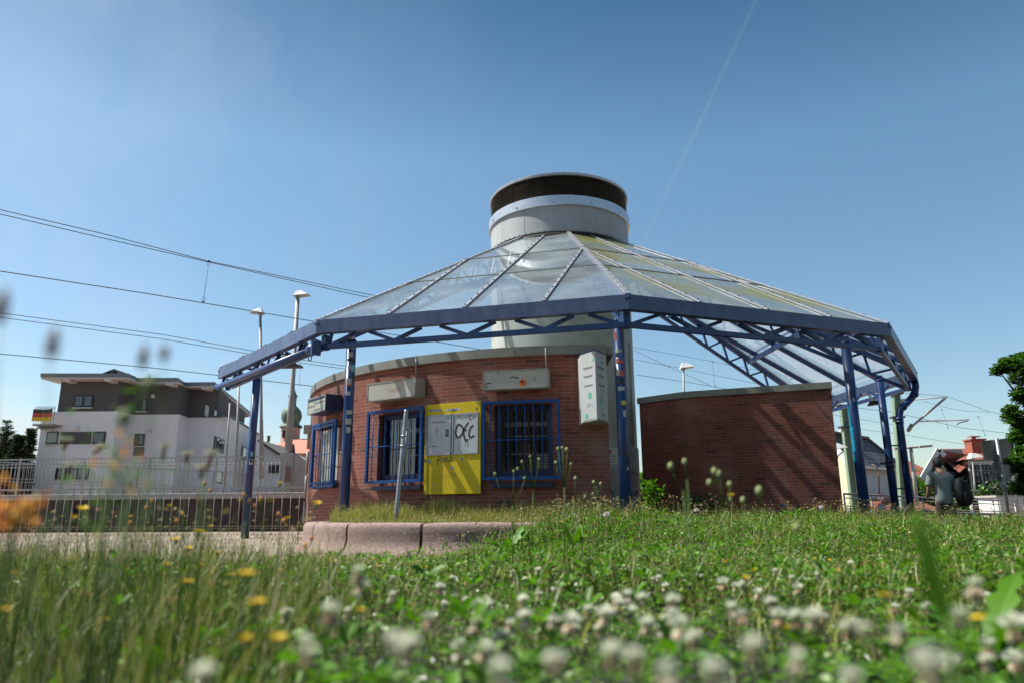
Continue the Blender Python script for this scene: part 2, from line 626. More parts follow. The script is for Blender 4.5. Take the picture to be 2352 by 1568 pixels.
M['soil'] = plain('soil', (0.020, 0.020, 0.009), 0.95, var=0.4, scale=18, bump=0.6, bscale=30, dirt=(0.020, 0.035, 0.008), dirtamt=0.8)
M['rail'] = plain('railing_grey', (0.33, 0.32, 0.30), 0.45, metal=0.35, var=0.1)
M['cable'] = plain('cable', (0.045, 0.04, 0.04), 0.6, metal=0.3)
M['lampgrey'] = plain('lamp_pole_grey', (0.256, 0.248, 0.232), 0.6, var=0.12)
M['lampwhite'] = plain('lamp_shade_white', (0.680, 0.680, 0.663), 0.45, var=0.04)
M['render_white'] = plain('render_white', (0.70, 0.67, 0.665), 0.9, var=0.05, scale=1.5)
M['render_grey'] = plain('render_dark_grey', (0.085, 0.077, 0.074), 0.9, var=0.08, scale=2)
M['soffit'] = plain('soffit_timber', (0.558, 0.504, 0.468), 0.8, var=0.07)
M['zinc'] = plain('zinc_edge', (0.16, 0.18, 0.185), 0.55, metal=0.3, var=0.12)
M['frame_dark'] = plain('window_frame_dark', (0.02, 0.02, 0.022), 0.5)
M['shutter'] = plain('roller_shutter', (0.33, 0.33, 0.34), 0.6, var=0.05)
M['copper'] = plain('green_copper', (0.075, 0.125, 0.080), 0.6, var=0.35, scale=1.2, streak=True, spec=0.3)
M['pinkstone'] = plain('pink_stone', (0.425, 0.272, 0.221), 0.9, var=0.1)
M['tile_pink'] = plain('church_tiles', (0.42, 0.17, 0.12), 0.9, var=0.22, scale=0.9)
M['greenmast'] = plain('green_mast_paint', (0.160, 0.232, 0.152), 0.6, var=0.12, scale=3)
M['cream'] = plain('cream_render', (0.496, 0.456, 0.304), 0.9, var=0.06)
M['greyrender'] = plain('grey_render', (0.50, 0.50, 0.50), 0.9, var=0.06)
M['chimneyred'] = plain('red_chimney', (0.288, 0.080, 0.048), 0.9, var=0.2)
M['solar'] = plain('solar_panel', (0.012, 0.013, 0.02), 0.6, var=0.2)
M['signgrey'] = plain('sign_back_grey', (0.28, 0.29, 0.30), 0.5, metal=0.3, var=0.1)
M['bark'] = plain('bark', (0.12, 0.09, 0.06), 0.95, var=0.3, scale=14, bump=0.6, bscale=30)
M['skin'] = plain('skin', (0.42, 0.24, 0.17), 0.6, var=0.06)
M['hair'] = plain('hair_dark', (0.018, 0.013, 0.010), 0.7, var=0.4, scale=60)
M['tee'] = plain('grey_green_shirt', (0.30, 0.32, 0.28), 0.95, var=0.1, scale=12, bump=0.5, bscale=14)
M['trouser'] = plain('dark_trousers', (0.05, 0.045, 0.045), 0.95, var=0.15)
M['bag'] = plain('black_bag', (0.006, 0.006, 0.008), 0.75, var=0.4, scale=14, bump=0.4, bscale=18)
M['flagk'] = plain('flag_black', (0.02, 0.02, 0.02), 0.8)
M['flagr'] = plain('flag_red', (0.50, 0.07, 0.04), 0.8)
M['flagy'] = plain('flag_gold', (0.66, 0.46, 0.03), 0.8)


def tile_mat(name, c1, c2, w=0.3, h=0.34):
    m, ns, ls = new_mat(name)
    out = N(ns, 'ShaderNodeOutputMaterial')
    p = N(ns, 'ShaderNodeBsdfPrincipled')
    ls.new(p.outputs[0], out.inputs[0])
    uv = N(ns, 'ShaderNodeTexCoord').outputs['UV']
    b = N(ns, 'ShaderNodeTexBrick')
    b.offset = 0.0
    for k, v in (('Scale', 1.0), ('Brick Width', w), ('Row Height', h), ('Mortar Size', 0.05), ('Mortar Smooth', 1.0)):
        b.inputs[k].default_value = v
    b.inputs['Color1'].default_value = c1 + (1,)
    b.inputs['Color2'].default_value = c2 + (1,)
    b.inputs['Mortar'].default_value = tuple(x * 0.25 for x in c1) + (1,)
    ls.new(uv, b.inputs[0])
    ls.new(b.outputs['Color'], p.inputs['Base Color'])
    p.inputs['Roughness'].default_value = 0.6
    bn = N(ns, 'ShaderNodeBump')
    bn.invert = True
    bn.inputs['Strength'].default_value = 1.0
    bn.inputs['Distance'].default_value = 0.05
    ls.new(b.outputs['Fac'], bn.inputs['Height'])
    ls.new(bn.outputs[0], p.inputs['Normal'])
    return m


M['tile_dark'] = tile_mat('dark_roof_tiles', (0.055, 0.055, 0.06), (0.12, 0.12, 0.125))
M['tile_red'] = tile_mat('red_roof_tiles', (0.225, 0.064, 0.034), (0.300, 0.098, 0.053))

# window glass that mirrors the sky
m, ns, ls = new_mat('window_glass')
out = N(ns, 'ShaderNodeOutputMaterial')
p = N(ns, 'ShaderNodeBsdfPrincipled')
p.inputs['Base Color'].default_value = (0.035, 0.045, 0.055, 1)
p.inputs['Roughness'].default_value = 0.06
p.inputs['Specular IOR Level'].default_value = 1.0
ls.new(p.outputs[0], out.inputs[0])
M['winglass'] = m
M['kioskglass'] = sheet_glass('kiosk_glass', (0.70, 0.73, 0.73), 0.012, (0.3, 0.3, 0.3), refl=0.10)
M['roofglass'] = sheet_glass('canopy_sheet', (0.86, 0.92, 0.94), 0.27, (0.62, 0.72, 0.76), 0.0)  # pale blue film: dirt, milky sheet and painted sky reflection in one colour
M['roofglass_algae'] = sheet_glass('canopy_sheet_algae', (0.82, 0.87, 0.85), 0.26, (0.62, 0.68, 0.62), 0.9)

# shaft metal with lichen spots
m, ns, ls = new_mat('shaft_panels')
out = N(ns, 'ShaderNodeOutputMaterial')
p = N(ns, 'ShaderNodeBsdfPrincipled')
ls.new(p.outputs[0], out.inputs[0])
co = N(ns, 'ShaderNodeTexCoord').outputs['Object']
t1 = N(ns, 'ShaderNodeTexNoise'); t1.inputs['Scale'].default_value = 1.2; t1.inputs['Detail'].default_value = 7
ls.new(co, t1.inputs[0])
c = ramp(ns, ls, t1.outputs['Fac'], [(0.3, (0.26, 0.275, 0.245)), (0.7, (0.37, 0.385, 0.355))])
vo = N(ns, 'ShaderNodeTexVoronoi'); vo.inputs['Scale'].default_value = 4.5
t4 = N(ns, 'ShaderNodeTexNoise'); t4.inputs['Scale'].default_value = 22; t4.inputs['Detail'].default_value = 4
ls.new(co, t4.inputs[0])
dis = mixc(ns, ls, 0.06, co, t4.outputs['Color'])
ls.new(dis, vo.inputs[0])
sp = ramp(ns, ls, vo.outputs['Distance'], [(0.07, (1, 1, 1)), (0.17, (0, 0, 0))])
t3 = N(ns, 'ShaderNodeTexNoise'); t3.inputs['Scale'].default_value = 1.0; t3.inputs['Detail'].default_value = 2
ls.new(co, t3.inputs[0])
gate = ramp(ns, ls, t3.outputs['Fac'], [(0.46, (0, 0, 0)), (0.56, (1, 1, 1))])
f = mixc(ns, ls, 1.0, sp, gate, 'MULTIPLY')
c = mixc(ns, ls, f, c, (0.10, 0.09, 0.06))
ls.new(c, p.inputs['Base Color'])
p.inputs['Roughness'].default_value = 0.55
M['shaft'] = m

# paving in world metres
m, ns, ls = new_mat('brick_paving')
out = N(ns, 'ShaderNodeOutputMaterial')
p = N(ns, 'ShaderNodeBsdfPrincipled')
ls.new(p.outputs[0], out.inputs[0])
co = N(ns, 'ShaderNodeTexCoord').outputs['Object']
mpn = N(ns, 'ShaderNodeMapping'); mpn.inputs['Rotation'].default_value = (0, 0, 0.5)
ls.new(co, mpn.inputs[0])
b = N(ns, 'ShaderNodeTexBrick')
for k, v in (('Scale', 1.0), ('Brick Width', 0.205), ('Row Height', 0.105), ('Mortar Size', 0.006), ('Mortar Smooth', 0.3)):
    b.inputs[k].default_value = v
b.inputs['Color1'].default_value = (0.20, 0.145, 0.125, 1)
b.inputs['Color2'].default_value = (0.32, 0.245, 0.215, 1)
b.inputs['Mortar'].default_value = (0.06, 0.055, 0.035, 1)
ls.new(mpn.outputs[0], b.inputs[0])
t = N(ns, 'ShaderNodeTexNoise'); t.inputs['Scale'].default_value = 1.2; t.inputs['Detail'].default_value = 8
ls.new(co, t.inputs[0])
f = ramp(ns, ls, t.outputs['Fac'], [(0.5, (0, 0, 0)), (0.7, (0.6,) * 3)])
c = mixc(ns, ls, f, b.outputs['Color'], (0.16, 0.15, 0.10))
ls.new(c, p.inputs['Base Color'])
p.inputs['Roughness'].default_value = 0.85
bn = N(ns, 'ShaderNodeBump'); bn.invert = True
bn.inputs['Distance'].default_value = 0.01
ls.new(b.outputs['Fac'], bn.inputs['Height'])
ls.new(bn.outputs[0], p.inputs['Normal'])
M['paving'] = m

GREENS = [(0.0, (0.010, 0.030, 0.002)), (0.35, (0.033, 0.105, 0.003)), (0.65, (0.078, 0.195, 0.006)), (0.90, (0.13, 0.24, 0.030)), (1.0, (0.34, 0.40, 0.22))]  # darkest and palest stops paint deep shade and glints into the leaf colour
M['grass'] = foliage('grass_blades', [(0.0, (0.010, 0.028, 0.002)), (0.35, (0.042, 0.090, 0.005)), (0.62, (0.105, 0.150, 0.014)), (0.80, (0.24, 0.22, 0.08)), (1.0, (0.46, 0.39, 0.22))], 0.32, 0.42)
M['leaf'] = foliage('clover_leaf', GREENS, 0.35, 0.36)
M['weed'] = foliage('weed_leaf', [(0.0, (0.035, 0.115, 0.003)), (1.0, (0.10, 0.24, 0.008))], 0.4, 0.5)
M['speck'] = foliage('tiny_blooms', [(0.0, (0.450, 0.315, 0.015)), (0.25, (0.465, 0.413, 0.315)), (0.45, (0.338, 0.098, 0.022)), (0.6, (0.120, 0.180, 0.022)), (0.8, (0.270, 0.270, 0.060)), (1.0, (0.315, 0.270, 0.150))], 0.3, 0.7, (1, 1, 1))
M['dryweed'] = foliage('dry_weed', [(0.0, (0.08, 0.13, 0.010)), (0.5, (0.24, 0.26, 0.035)), (1.0, (0.46, 0.38, 0.15))], 0.35, 0.6)
M['stem'] = plain('plant_stem', (0.060, 0.115, 0.022), 0.7, var=0.3, scale=30, spec=0.2)
M['petal_white'] = foliage('clover_petal', [(0.0, (0.54, 0.56, 0.42)), (1.0, (0.80, 0.80, 0.72))], 0.45, 0.7, (1.0, 1.0, 0.95))
M['petal_brown'] = foliage('clover_petal_old', [(0.0, (0.360, 0.210, 0.120)), (1.0, (0.540, 0.420, 0.285))], 0.3, 0.8, (1, 1, 1))
M['petal_yellow'] = foliage('yellow_petal', [(0.0, (0.648, 0.432, 0.009)), (1.0, (0.765, 0.594, 0.018))], 0.3, 0.6, (1, 1, 0.5))
M['bud'] = plain('bud_green', (0.20, 0.24, 0.09), 0.7, var=0.3, scale=60)
M['budorange'] = plain('bud_orange', (0.50, 0.20, 0.04), 0.7, var=0.3, scale=60)
M['spike'] = plain('plantain_spike', (0.22, 0.12, 0.06), 0.9, var=0.4, scale=90)
M['seedpuff'] = plain('seed_puff', (0.55, 0.52, 0.47), 0.9, var=0.1)
M['maple'] = foliage('maple_leaf', [(0.0, (0.018, 0.059, 0.009)), (0.6, (0.041, 0.108, 0.013)), (1.0, (0.090, 0.171, 0.027))], 0.35, 0.45)
M['conifer'] = foliage('conifer_needles', [(0.0, (0.008, 0.022, 0.010)), (1.0, (0.030, 0.055, 0.020))], 0.15, 0.6)
M['ivy'] = foliage('ivy_leaf', [(0.0, (0.024, 0.056, 0.014)), (0.7, (0.052, 0.096, 0.024)), (1.0, (0.208, 0.224, 0.176))], 0.2, 0.4)
M['sorrel'] = foliage('sorrel_seed', [(0.0, (0.45, 0.10, 0.03)), (0.5, (0.62, 0.25, 0.04)), (1.0, (0.55, 0.42, 0.08))], 0.4, 0.7, (1, 1, 1))


# ------------------------------------------------------------------ writing
def text_verts(s, size):
    cu = bpy.data.curves.new('t', 'FONT')
    cu.body = s
    cu.size = size
    cu.align_x = 'CENTER'
    cu.align_y = 'CENTER'
    ob = bpy.data.objects.new('t', cu)
    COL.objects.link(ob)
    bpy.context.view_layer.update()
    dg = bpy.context.evaluated_depsgraph_get()
    me = bpy.data.meshes.new_from_object(ob.evaluated_get(dg))
    vs = [v.co.copy() for v in me.vertices]
    fs = [tuple(p.vertices) for p in me.polygons]
    bpy.data.objects.remove(ob)
    bpy.data.curves.remove(cu)
    bpy.data.meshes.remove(me)
    return vs, fs


def frame_map(c, x, y, n):
    """maps (a, b, off) of a flat face to the world"""
    c, x, y, n = Vector(c), Vector(x), Vector(y), Vector(n)
    return lambda a, b, off=0.0: c + x * a + y * b + n * off


def put_text(mb, s, size, fm, a, b, off=0.003, m=0, sx=1.0, rot=0.0):
    vs, fs = text_verts(s, size)
    ca, sa = cos(rot), sin(rot)
    mb.add([fm(a + sx * (v.x * ca - v.y * sa), b + v.x * sa + v.y * ca, off) for v in vs], fs, m)


def stroke(mb, fm, pts, w, off=0.003, m=0, n=5):
    """a pen or spray stroke through (a, b) points, smoothed, drawn as a ribbon with round ends"""
    P = [Vector(p) for p in pts]
    Q = []
    for i in range(len(P) - 1):
        p0, p1, p2, p3 = P[max(i - 1, 0)], P[i], P[i + 1], P[min(i + 2, len(P) - 1)]
        for k in range(n):
            t = k / n
            Q.append(0.5 * ((2 * p1) + (p2 - p0) * t + (2 * p0 - 5 * p1 + 4 * p2 - p3) * t * t + (3 * p1 - p0 - 3 * p2 + p3) * t ** 3))
    Q.append(P[-1])
    vs = []
    for i, q in enumerate(Q):
        d = (Q[min(i + 1, len(Q) - 1)] - Q[max(i - 1, 0)])
        d = d.normalized() if d.length > 1e-9 else Vector((1, 0))
        nrm = Vector((-d.y, d.x))
        ww = w * (0.5 if i in (0, len(Q) - 1) else 1.0) / 2
        vs += [fm(*(q + nrm * ww), off), fm(*(q - nrm * ww), off)]
    mb.add(vs, [(2 * i, 2 * i + 1, 2 * i + 3, 2 * i + 2) for i in range(len(Q) - 1)], m)


def disc(mb, fm, a, b, r, off=0.002, m=0, n=20, r2=None):
    if r2:
        vs = [fm(a + q * cos(2 * pi * k / n), b + q * sin(2 * pi * k / n), off) for q in (r, r2) for k in range(n)]
        mb.add(vs, [(k, (k + 1) % n, n + (k + 1) % n, n + k) for k in range(n)], m)
    else:
        mb.add([fm(a + r * cos(2 * pi * k / n), b + r * sin(2 * pi * k / n), off) for k in range(n)], [tuple(range(n))], m)


def rect(mb, fm, a0, b0, a1, b1, off=0.002, m=0):
    mb.add([fm(a0, b0, off), fm(a1, b0, off), fm(a1, b1, off), fm(a0, b1, off)], [(0, 1, 2, 3)], m)


def blot(mb, fm, a, b, ra, rb, off=0.002, m=0, n=12, jag=0.35):
    mb.add([fm(a + ra * cos(2 * pi * k / n) * (1 - jag * random.random()), b + rb * sin(2 * pi * k / n) * (1 - jag * random.random()), off) for k in range(n)], [tuple(range(n))], m)


# ------------------------------------------------------------------ ground
def sst(x, a, b):
    t = np.clip((np.asarray(x, float) - a) / (b - a), 0, 1)
    return t * t * (3 - 2 * t)


def ground_h(x, y):
    return -0.32 * sst(x, 6.5, 9.0) * sst(y, 13.0, 15.0)


def lawn_h(x, y):
    x, y = np.asarray(x, float), np.asarray(y, float)
    r = np.sqrt(x * x + y * y)
    cen = 1 - sst(x, -0.7, 0.9) * sst(y, 4.0, 7.0) - (1 - sst(y, 4.0, 7.0)) * sst(x, 0.2, 3.4)
    h = 0.145 * (1 - cen * 1.15 * sst(y, 3.4, 6.6)) + 0.115 * np.exp(-(r / 1.15) ** 2) + 0.185 * sst(y, 3.2, 9.5) * (1 - cen) * (1 - 0.45 * sst(x / np.maximum(y, 1.0), 0.46, 0.66))
    h = h + 0.020 * np.sin(x * 2.1 + 1) * np.sin(y * 1.7) + 0.012 * np.sin(x * 5.3) * np.sin(y * 4.1 + 2)
    yend = 7.0 + 20.0 * sst(x, -3.0, -1.7) - (20 - 7.2) * sst(x, 6.2, 7.6)      # far edge of the lawn
    h = h - 0.40 * sst(y - yend, -0.9, 0.5)
    h = h - 0.30 * sst(-x, 8.5, 10)
    return h


def grid_obj(name, xs, ys, fn, mat, drop=None):
    X, Y = np.meshgrid(xs, ys)
    Z = fn(X, Y)
    nx, ny = len(xs), len(ys)
    vs = np.stack([X, Y, Z], -1).reshape(-1, 3)
    fs = []
    for j in range(ny - 1):
        for i in range(nx - 1):
            a = j * nx + i
            if drop is not None and drop(X[j, i], Y[j, i]): continue
            fs.append((a, a + 1, a + 1 + nx, a + nx))
    me = bpy.data.meshes.new(name)
    me.from_pydata(vs.tolist(), [], fs)
    me.materials.append(mat)
    me.polygons.foreach_set('use_smooth', [True] * len(fs))
    o = bpy.data.objects.new(name, me)
    COL.objects.link(o)
    return tag(o, kind='structure')


gx = np.concatenate([[-3000, -800, -200, -80], np.linspace(-40, 40, 81), [80, 200, 800, 3000]])
gy = np.concatenate([[-400, -60], np.linspace(-10, 60, 71), [90, 150, 300, 900, 3000]])
grid_obj('ground', gx, gy, ground_h, M['paving'])
grid_obj('lawn_ground', np.linspace(-10.5, 13, 118), np.linspace(-2.5, 18.5, 106), lawn_h, M['soil'])

# ------------------------------------------------------------------ the round centre of the station entrance
HE = 3.05                                    # eaves above the camera
CX, CY = 0.424 * HE, 5.992 * HE
RC = 2.697 * HE                              # eaves circumradius of the ten-sided canopy
PHI = radians(-159.15)
ZE = CAMZ + HE
ZT = CAMZ + 6.55                             # where the roof meets the tower
RT = 1.93


def corner(k, R, z):
    a = PHI + k * 2 * pi / 10
    return Vector((CX + R * cos(a), CY + R * sin(a), z))


# ---- ventilation tower
vt = empty('ventilation_tower', (CX, CY, 0), 'pale grey round ventilation tower rising through the glass canopy', 'tower')
mb = MB()
mb.lathe([(1.83, 0.0), (1.83, 6.62 + CAMZ)], (CX, CY, 0), n=64)
mb.build('shaft', M['shaft'], vt)
mb = MB()
mb.lathe([(1.86, 6.62 + CAMZ), (1.90, 6.635 + CAMZ), (1.90, 6.68 + CAMZ), (1.845, 6.69 + CAMZ), (1.845, 7.34 + CAMZ)], (CX, CY, 0), n=72, hard=True)
for k in range(9):                              # panel seams
    a = radians(-170 + k * 24)
    mb.box((CX + 1.842 * cos(a), CY + 1.842 * sin(a), 7.01 + CAMZ), (0.012, 0.03, 0.60), rz=a)
for k in range(72):
    a = 2 * pi * k / 72
    mb.box((CX + 1.905 * cos(a), CY + 1.905 * sin(a), 6.66 + CAMZ), (0.02, 0.02, 0.02), rz=a)
mb.build('drum', M['white_metal'], vt)
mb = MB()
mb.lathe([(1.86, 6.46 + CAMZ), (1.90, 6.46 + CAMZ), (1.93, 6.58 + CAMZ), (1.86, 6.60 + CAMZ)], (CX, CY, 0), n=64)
mb.build('gap_shade_ring', M['black'], vt)  # black ring put in for the dark shaded gap under the drum
mb = MB()
mb.lathe([(1.84, 7.315 + CAMZ), (1.885, 7.32 + CAMZ), (1.90, 7.33 + CAMZ), (1.90, 7.575 + CAMZ), (1.86, 7.585 + CAMZ), (1.78, 7.585 + CAMZ)], (CX, CY, 0), n=96, hard=True)
for k in range(12):
    a = radians(-170 + k * 30 + 12)
    mb.box((CX + 1.905 * cos(a), CY + 1.905 * sin(a), 7.42 + CAMZ), (0.03, 0.04, 0.04), rz=a)
mb.build('metal_band', M['band'], vt)
mb = MB()
for k in range(11):
    z = 7.62 + CAMZ + k * 0.049
    mb.lathe([(1.80, z + 0.004), (1.83, z - 0.008), (1.836, z - 0.002), (1.80, z + 0.012)], (CX, CY, 0), n=72)
mb.build('louvre', M['louvre'], vt)
mb = MB()
for k in range(24):
    a = 2 * pi * k / 24
    mb.box((CX + 1.765 * cos(a), CY + 1.765 * sin(a), 7.86 + CAMZ), (0.03, 0.05, 0.54), rz=a)
mb.build('louvre_post', M['black'], vt)
mb = MB()
mb.lathe([(1.74, 7.58 + CAMZ), (1.74, 8.14 + CAMZ), (0.0, 8.14 + CAMZ)], (CX, CY, 0), n=64)
mb.build('louvre_backing', M['louvreback'], vt)
mb = MB()
mb.lathe([(1.78, 8.13 + CAMZ), (1.865, 8.13 + CAMZ), (1.875, 8.19 + CAMZ), (1.865, 8.20 + CAMZ), (0.0, 8.26 + CAMZ)], (CX, CY, 0), n=96, hard=True)
for k in range(60):
    a = 2 * pi * k / 60
    mb.box((CX + 1.85 * cos(a), CY + 1.85 * sin(a), 8.206 + CAMZ), (0.04, 0.02, 0.016), rz=a)
mb.build('cap', M['alu'], vt)
# lower cladding with the graffiti, seen right of the column
mb = MB()
a0, a1 = radians(-84), radians(-18)
mb.lathe([(1.83, 0), (1.875, 0), (1.875, 1.98), (1.85, 2.02), (1.83, 2.02)], (CX, CY, 0), n=20, a0=a0, a1=a1)
mb.build('door_panel', M['white_metal'], vt)
mb = MB()
mb.box((CX + 1.84 * cos(radians(-66)), CY + 1.84 * sin(radians(-66)), 2.32), (0.03, 0.02, 4.5), rz=radians(-66))
mb.box((CX + 1.84 * cos(radians(-28)), CY + 1.84 * sin(radians(-28)), 2.32), (0.03, 0.02, 4.5), rz=radians(-28))
mb.build('seam', M['white_metal'], vt)


def tower_fm(adeg, R=1.879):
    a = radians(adeg)
    n = Vector((cos(a), sin(a), 0))
    return lambda s, z, off=0.0: Vector((CX + (R + off) * cos(a + s / R), CY + (R + off) * sin(a + s / R), z))


fm = tower_fm(-64)
mb = MB()
stroke(mb, fm, [(0.02, 1.62), (-0.03, 1.40), (-0.05, 1.20), (0.06, 1.18), (0.10, 1.42), (0.02, 1.62)], 0.045, m=0)
stroke(mb, fm, [(0.0, 1.2), (-0.02, 0.95), (0.08, 0.70), (0.02, 0.45)], 0.05, m=0)
stroke(mb, fm, [(-0.06, 0.85), (0.16, 0.82)], 0.03, m=0)
stroke(mb, fm, [(0.86, 0.95), (0.95, 0.75), (0.92, 0.4), (1.0, 0.3)], 0.04, m=0)
stroke(mb, fm, [(0.9, 0.7), (1.1, 0.65), (1.15, 0.9)], 0.03, m=0)
stroke(mb, fm, [(-0.10, 1.05), (0.1, 1.0), (0.2, 0.75), (0.15, 0.45), (0.0, 0.42), (-0.1, 0.6), (-0.07, 0.85)], 0.025, m=1)
stroke(mb, fm, [(-0.12, 0.25), (0.1, 0.2)], 0.03, m=1)
stroke(mb, fm, [(0.0, 0.25), (0.02, 0.08)], 0.03, m=1)
stroke(mb, fm, [(1.02, 0.95), (1.06, 0.6), (1.25, 0.4), (1.3, 0.75)], 0.035, m=1)
stroke(mb, fm, [(1.05, 0.9), (1.2, 0.95), (1.2, 0.7)], 0.045, m=1)
put_text(mb, "HALFA", 0.15, fm, 0.98, 1.38, m=2, rot=0.06)
stroke(mb, fm, [(0.14, 1.35), (0.20, 1.45), (0.26, 1.3), (0.2, 1.2), (0.14, 1.35)], 0.015, m=2)
stroke(mb, fm, [(0.80, 1.85), (0.86, 1.9), (0.92, 1.78), (1.0, 1.7), (0.9, 1.62), (0.84, 1.7)], 0.025, m=3)
stroke(mb, fm, [(0.98, 1.86), (1.05, 1.78), (1.1, 1.6)], 0.02, m=3)
mb.build('graffiti', [M['bluespray'], M['ink'], M['redink'], M['greenspray']], vt)['kind'] = 'stuff'
mb = MB()
f2 = tower_fm(-64, 1.884)
for i in range(6):
    mb.add([f2(-0.17 + i * 0.09, 1.55), f2(-0.17 + (i + 1) * 0.09, 1.55), f2(-0.17 + (i + 1) * 0.09, 1.93), f2(-0.17 + i * 0.09, 1.93)], [(0, 1, 2, 3)], 0)
rect(mb, f2, -0.165, 1.555, 0.365, 1.57, 0.002, 2)
rect(mb, f2, -0.165, 1.91, 0.365, 1.925, 0.002, 2)
disc(mb, f2, 0.10, 1.84, 0.06, 0.003, 2)
disc(mb, f2, 0.10, 1.84, 0.035, 0.004, 1)
put_text(mb, "Wartungszufahrt", 0.062, f2, 0.10, 1.74, m=1)
put_text(mb, "Tag und Nacht", 0.062, f2, 0.10, 1.67, m=1)
put_text(mb, "freihalten", 0.062, f2, 0.10, 1.61, m=1)
mb.build('notice_plate', [M['white'], M['ink'], M['redink']], vt)

# ---- canopy
can = empty('glass_canopy', (CX, CY, 0), 'ten-sided blue steel and glass canopy sloping down from the ventilation tower', 'canopy')
AP = cos(pi / 10)
HOUT = RC * AP
SIDE = 2 * RC * sin(pi / 10)


def face_frame(k):
    a = PHI + (k + 0.5) * 2 * pi / 10
    n = Vector((cos(a), sin(a), 0))
    t = Vector((-sin(a), cos(a), 0))
    return n, t


def roof_z(ap):      # height of the roof plane at apothem distance ap from the axis
    return ZE + (HOUT - ap) / (HOUT - RT * AP) * (ZT - ZE)


def rp(k, ap, w, dz=0.0):
    n, t = face_frame(k)
    return Vector((CX, CY, 0)) + n * ap + t * w + Vector((0, 0, roof_z(ap) + dz))


TG = tan(pi / 10)
q = SIDE / 4
aq = q / TG
for k in range(5):
    for sgn in (-1, 1):
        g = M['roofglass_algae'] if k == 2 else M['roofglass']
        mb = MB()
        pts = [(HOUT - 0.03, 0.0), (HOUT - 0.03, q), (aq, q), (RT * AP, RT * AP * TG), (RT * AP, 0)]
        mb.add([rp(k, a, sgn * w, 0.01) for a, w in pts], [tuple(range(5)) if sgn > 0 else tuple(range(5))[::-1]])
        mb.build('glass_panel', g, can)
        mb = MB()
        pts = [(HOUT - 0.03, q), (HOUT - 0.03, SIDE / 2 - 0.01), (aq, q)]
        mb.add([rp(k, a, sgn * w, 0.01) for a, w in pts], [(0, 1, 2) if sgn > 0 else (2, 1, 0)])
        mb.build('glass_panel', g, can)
    # glazing bars with bolts, rafters below
    n, t = face_frame(k)
    for w, a_top in ((-q, aq), (0, RT * AP + 0.02), (q, aq)):
        p0, p1 = rp(k, HOUT - 0.02, w, 0.035), rp(k, a_top, w, 0.035)
        up = t.cross(p1 - p0).normalized()
        if up.z < 0: up = -up
        mb = MB()
        mb.bar(p0, p1, 0.05, 0.022, 0, up)
        L = (p1 - p0).length
        nb = int(L / 0.36)
        for i in range(nb + 1):
            c = p0 + (p1 - p0) * ((i + 0.25) / (nb + 0.5))
            mb.tube(c, c + up * 0.028, 0.013, n=6, m=1)
        mb.build('glazing_bar', [M['alu'], M['bolt']], can)
        mb = MB()
        mb.bar(rp(k, HOUT - 0.08, w, -0.06), rp(k, a_top, w, -0.06), 0.06, 0.10)
        mb.build('rafter', M['blue'], can)
    # sheet joints and purlin
    for a in (aq * 1.0, aq * 1.44):
        mb = MB()
        mb.bar(rp(k, a, -a * TG, 0.016), rp(k, a, a * TG, 0.016), 0.03, 0.008)
        mb.build('joint_strip', M['coping'], can)
    mb = MB()
    a = aq * 1.44
    mb.bar(rp(k, a, -a * TG + 0.05, -0.17), rp(k, a, a * TG - 0.05, -0.17), 0.09, 0.11)
    mb.build('purlin', M['blue'], can)
    # eaves: fascia box, chord, webs
    P0, P1 = corner(k, RC, ZE), corner(k + 1, RC, ZE)
    Q0, Q1 = corner(k, RC - 0.14, ZE), corner(k + 1, RC - 0.14, ZE)
    H = 0.195
    mb = MB()
    dn = Vector((0, 0, -H))
    up = Vector((0, 0, 0.03))
    mb.add([P0 + up, P1 + up, Q1 + up, Q0 + up, P0 + dn, P1 + dn, Q1 + dn, Q0 + dn],
           [(3, 2, 1, 0)[::-1], (0, 1, 5, 4)[::-1], (2, 3, 7, 6)[::-1], (4, 5, 6, 7)[::-1]] + ([(0, 3, 7, 4)] if k == 0 else []) + ([(1, 5, 6, 2)] if k == 4 else []))
    o = mb.build('fascia', M['fascia'], can)
    mb = MB()
    c0, c1 = corner(k, RC - 0.22, ZE - 0.375), corner(k + 1, RC - 0.22, ZE - 0.375)
    mb.bar(c0, c1, 0.07, 0.08)
    mb.build('bottom_chord', M['blue'], can)
    tt = (c1 - c0).normalized()
    qq = SIDE / 4
    mid = (c0 + c1) / 2
    for j in (-2, -1, 0, 1, 2):
        b = mid + tt * (j * (c1 - c0).length / 4)
        mb = MB()
        for s_ in (-1, 1):
            if (j == -2 and s_ < 0) or (j == 2 and s_ > 0): continue
            st = 0.10 if abs(j) == 2 else 0.0
            topz = Vector((0, 0, 0.20))
            mb.bar(b + tt * (s_ * (0.0 + st)) + Vector((0, 0, 0.02)), b + tt * (s_ * (0.46 + st)) + topz, 0.05, 0.055)
        mb.build('web_bar', M['blue'], can)
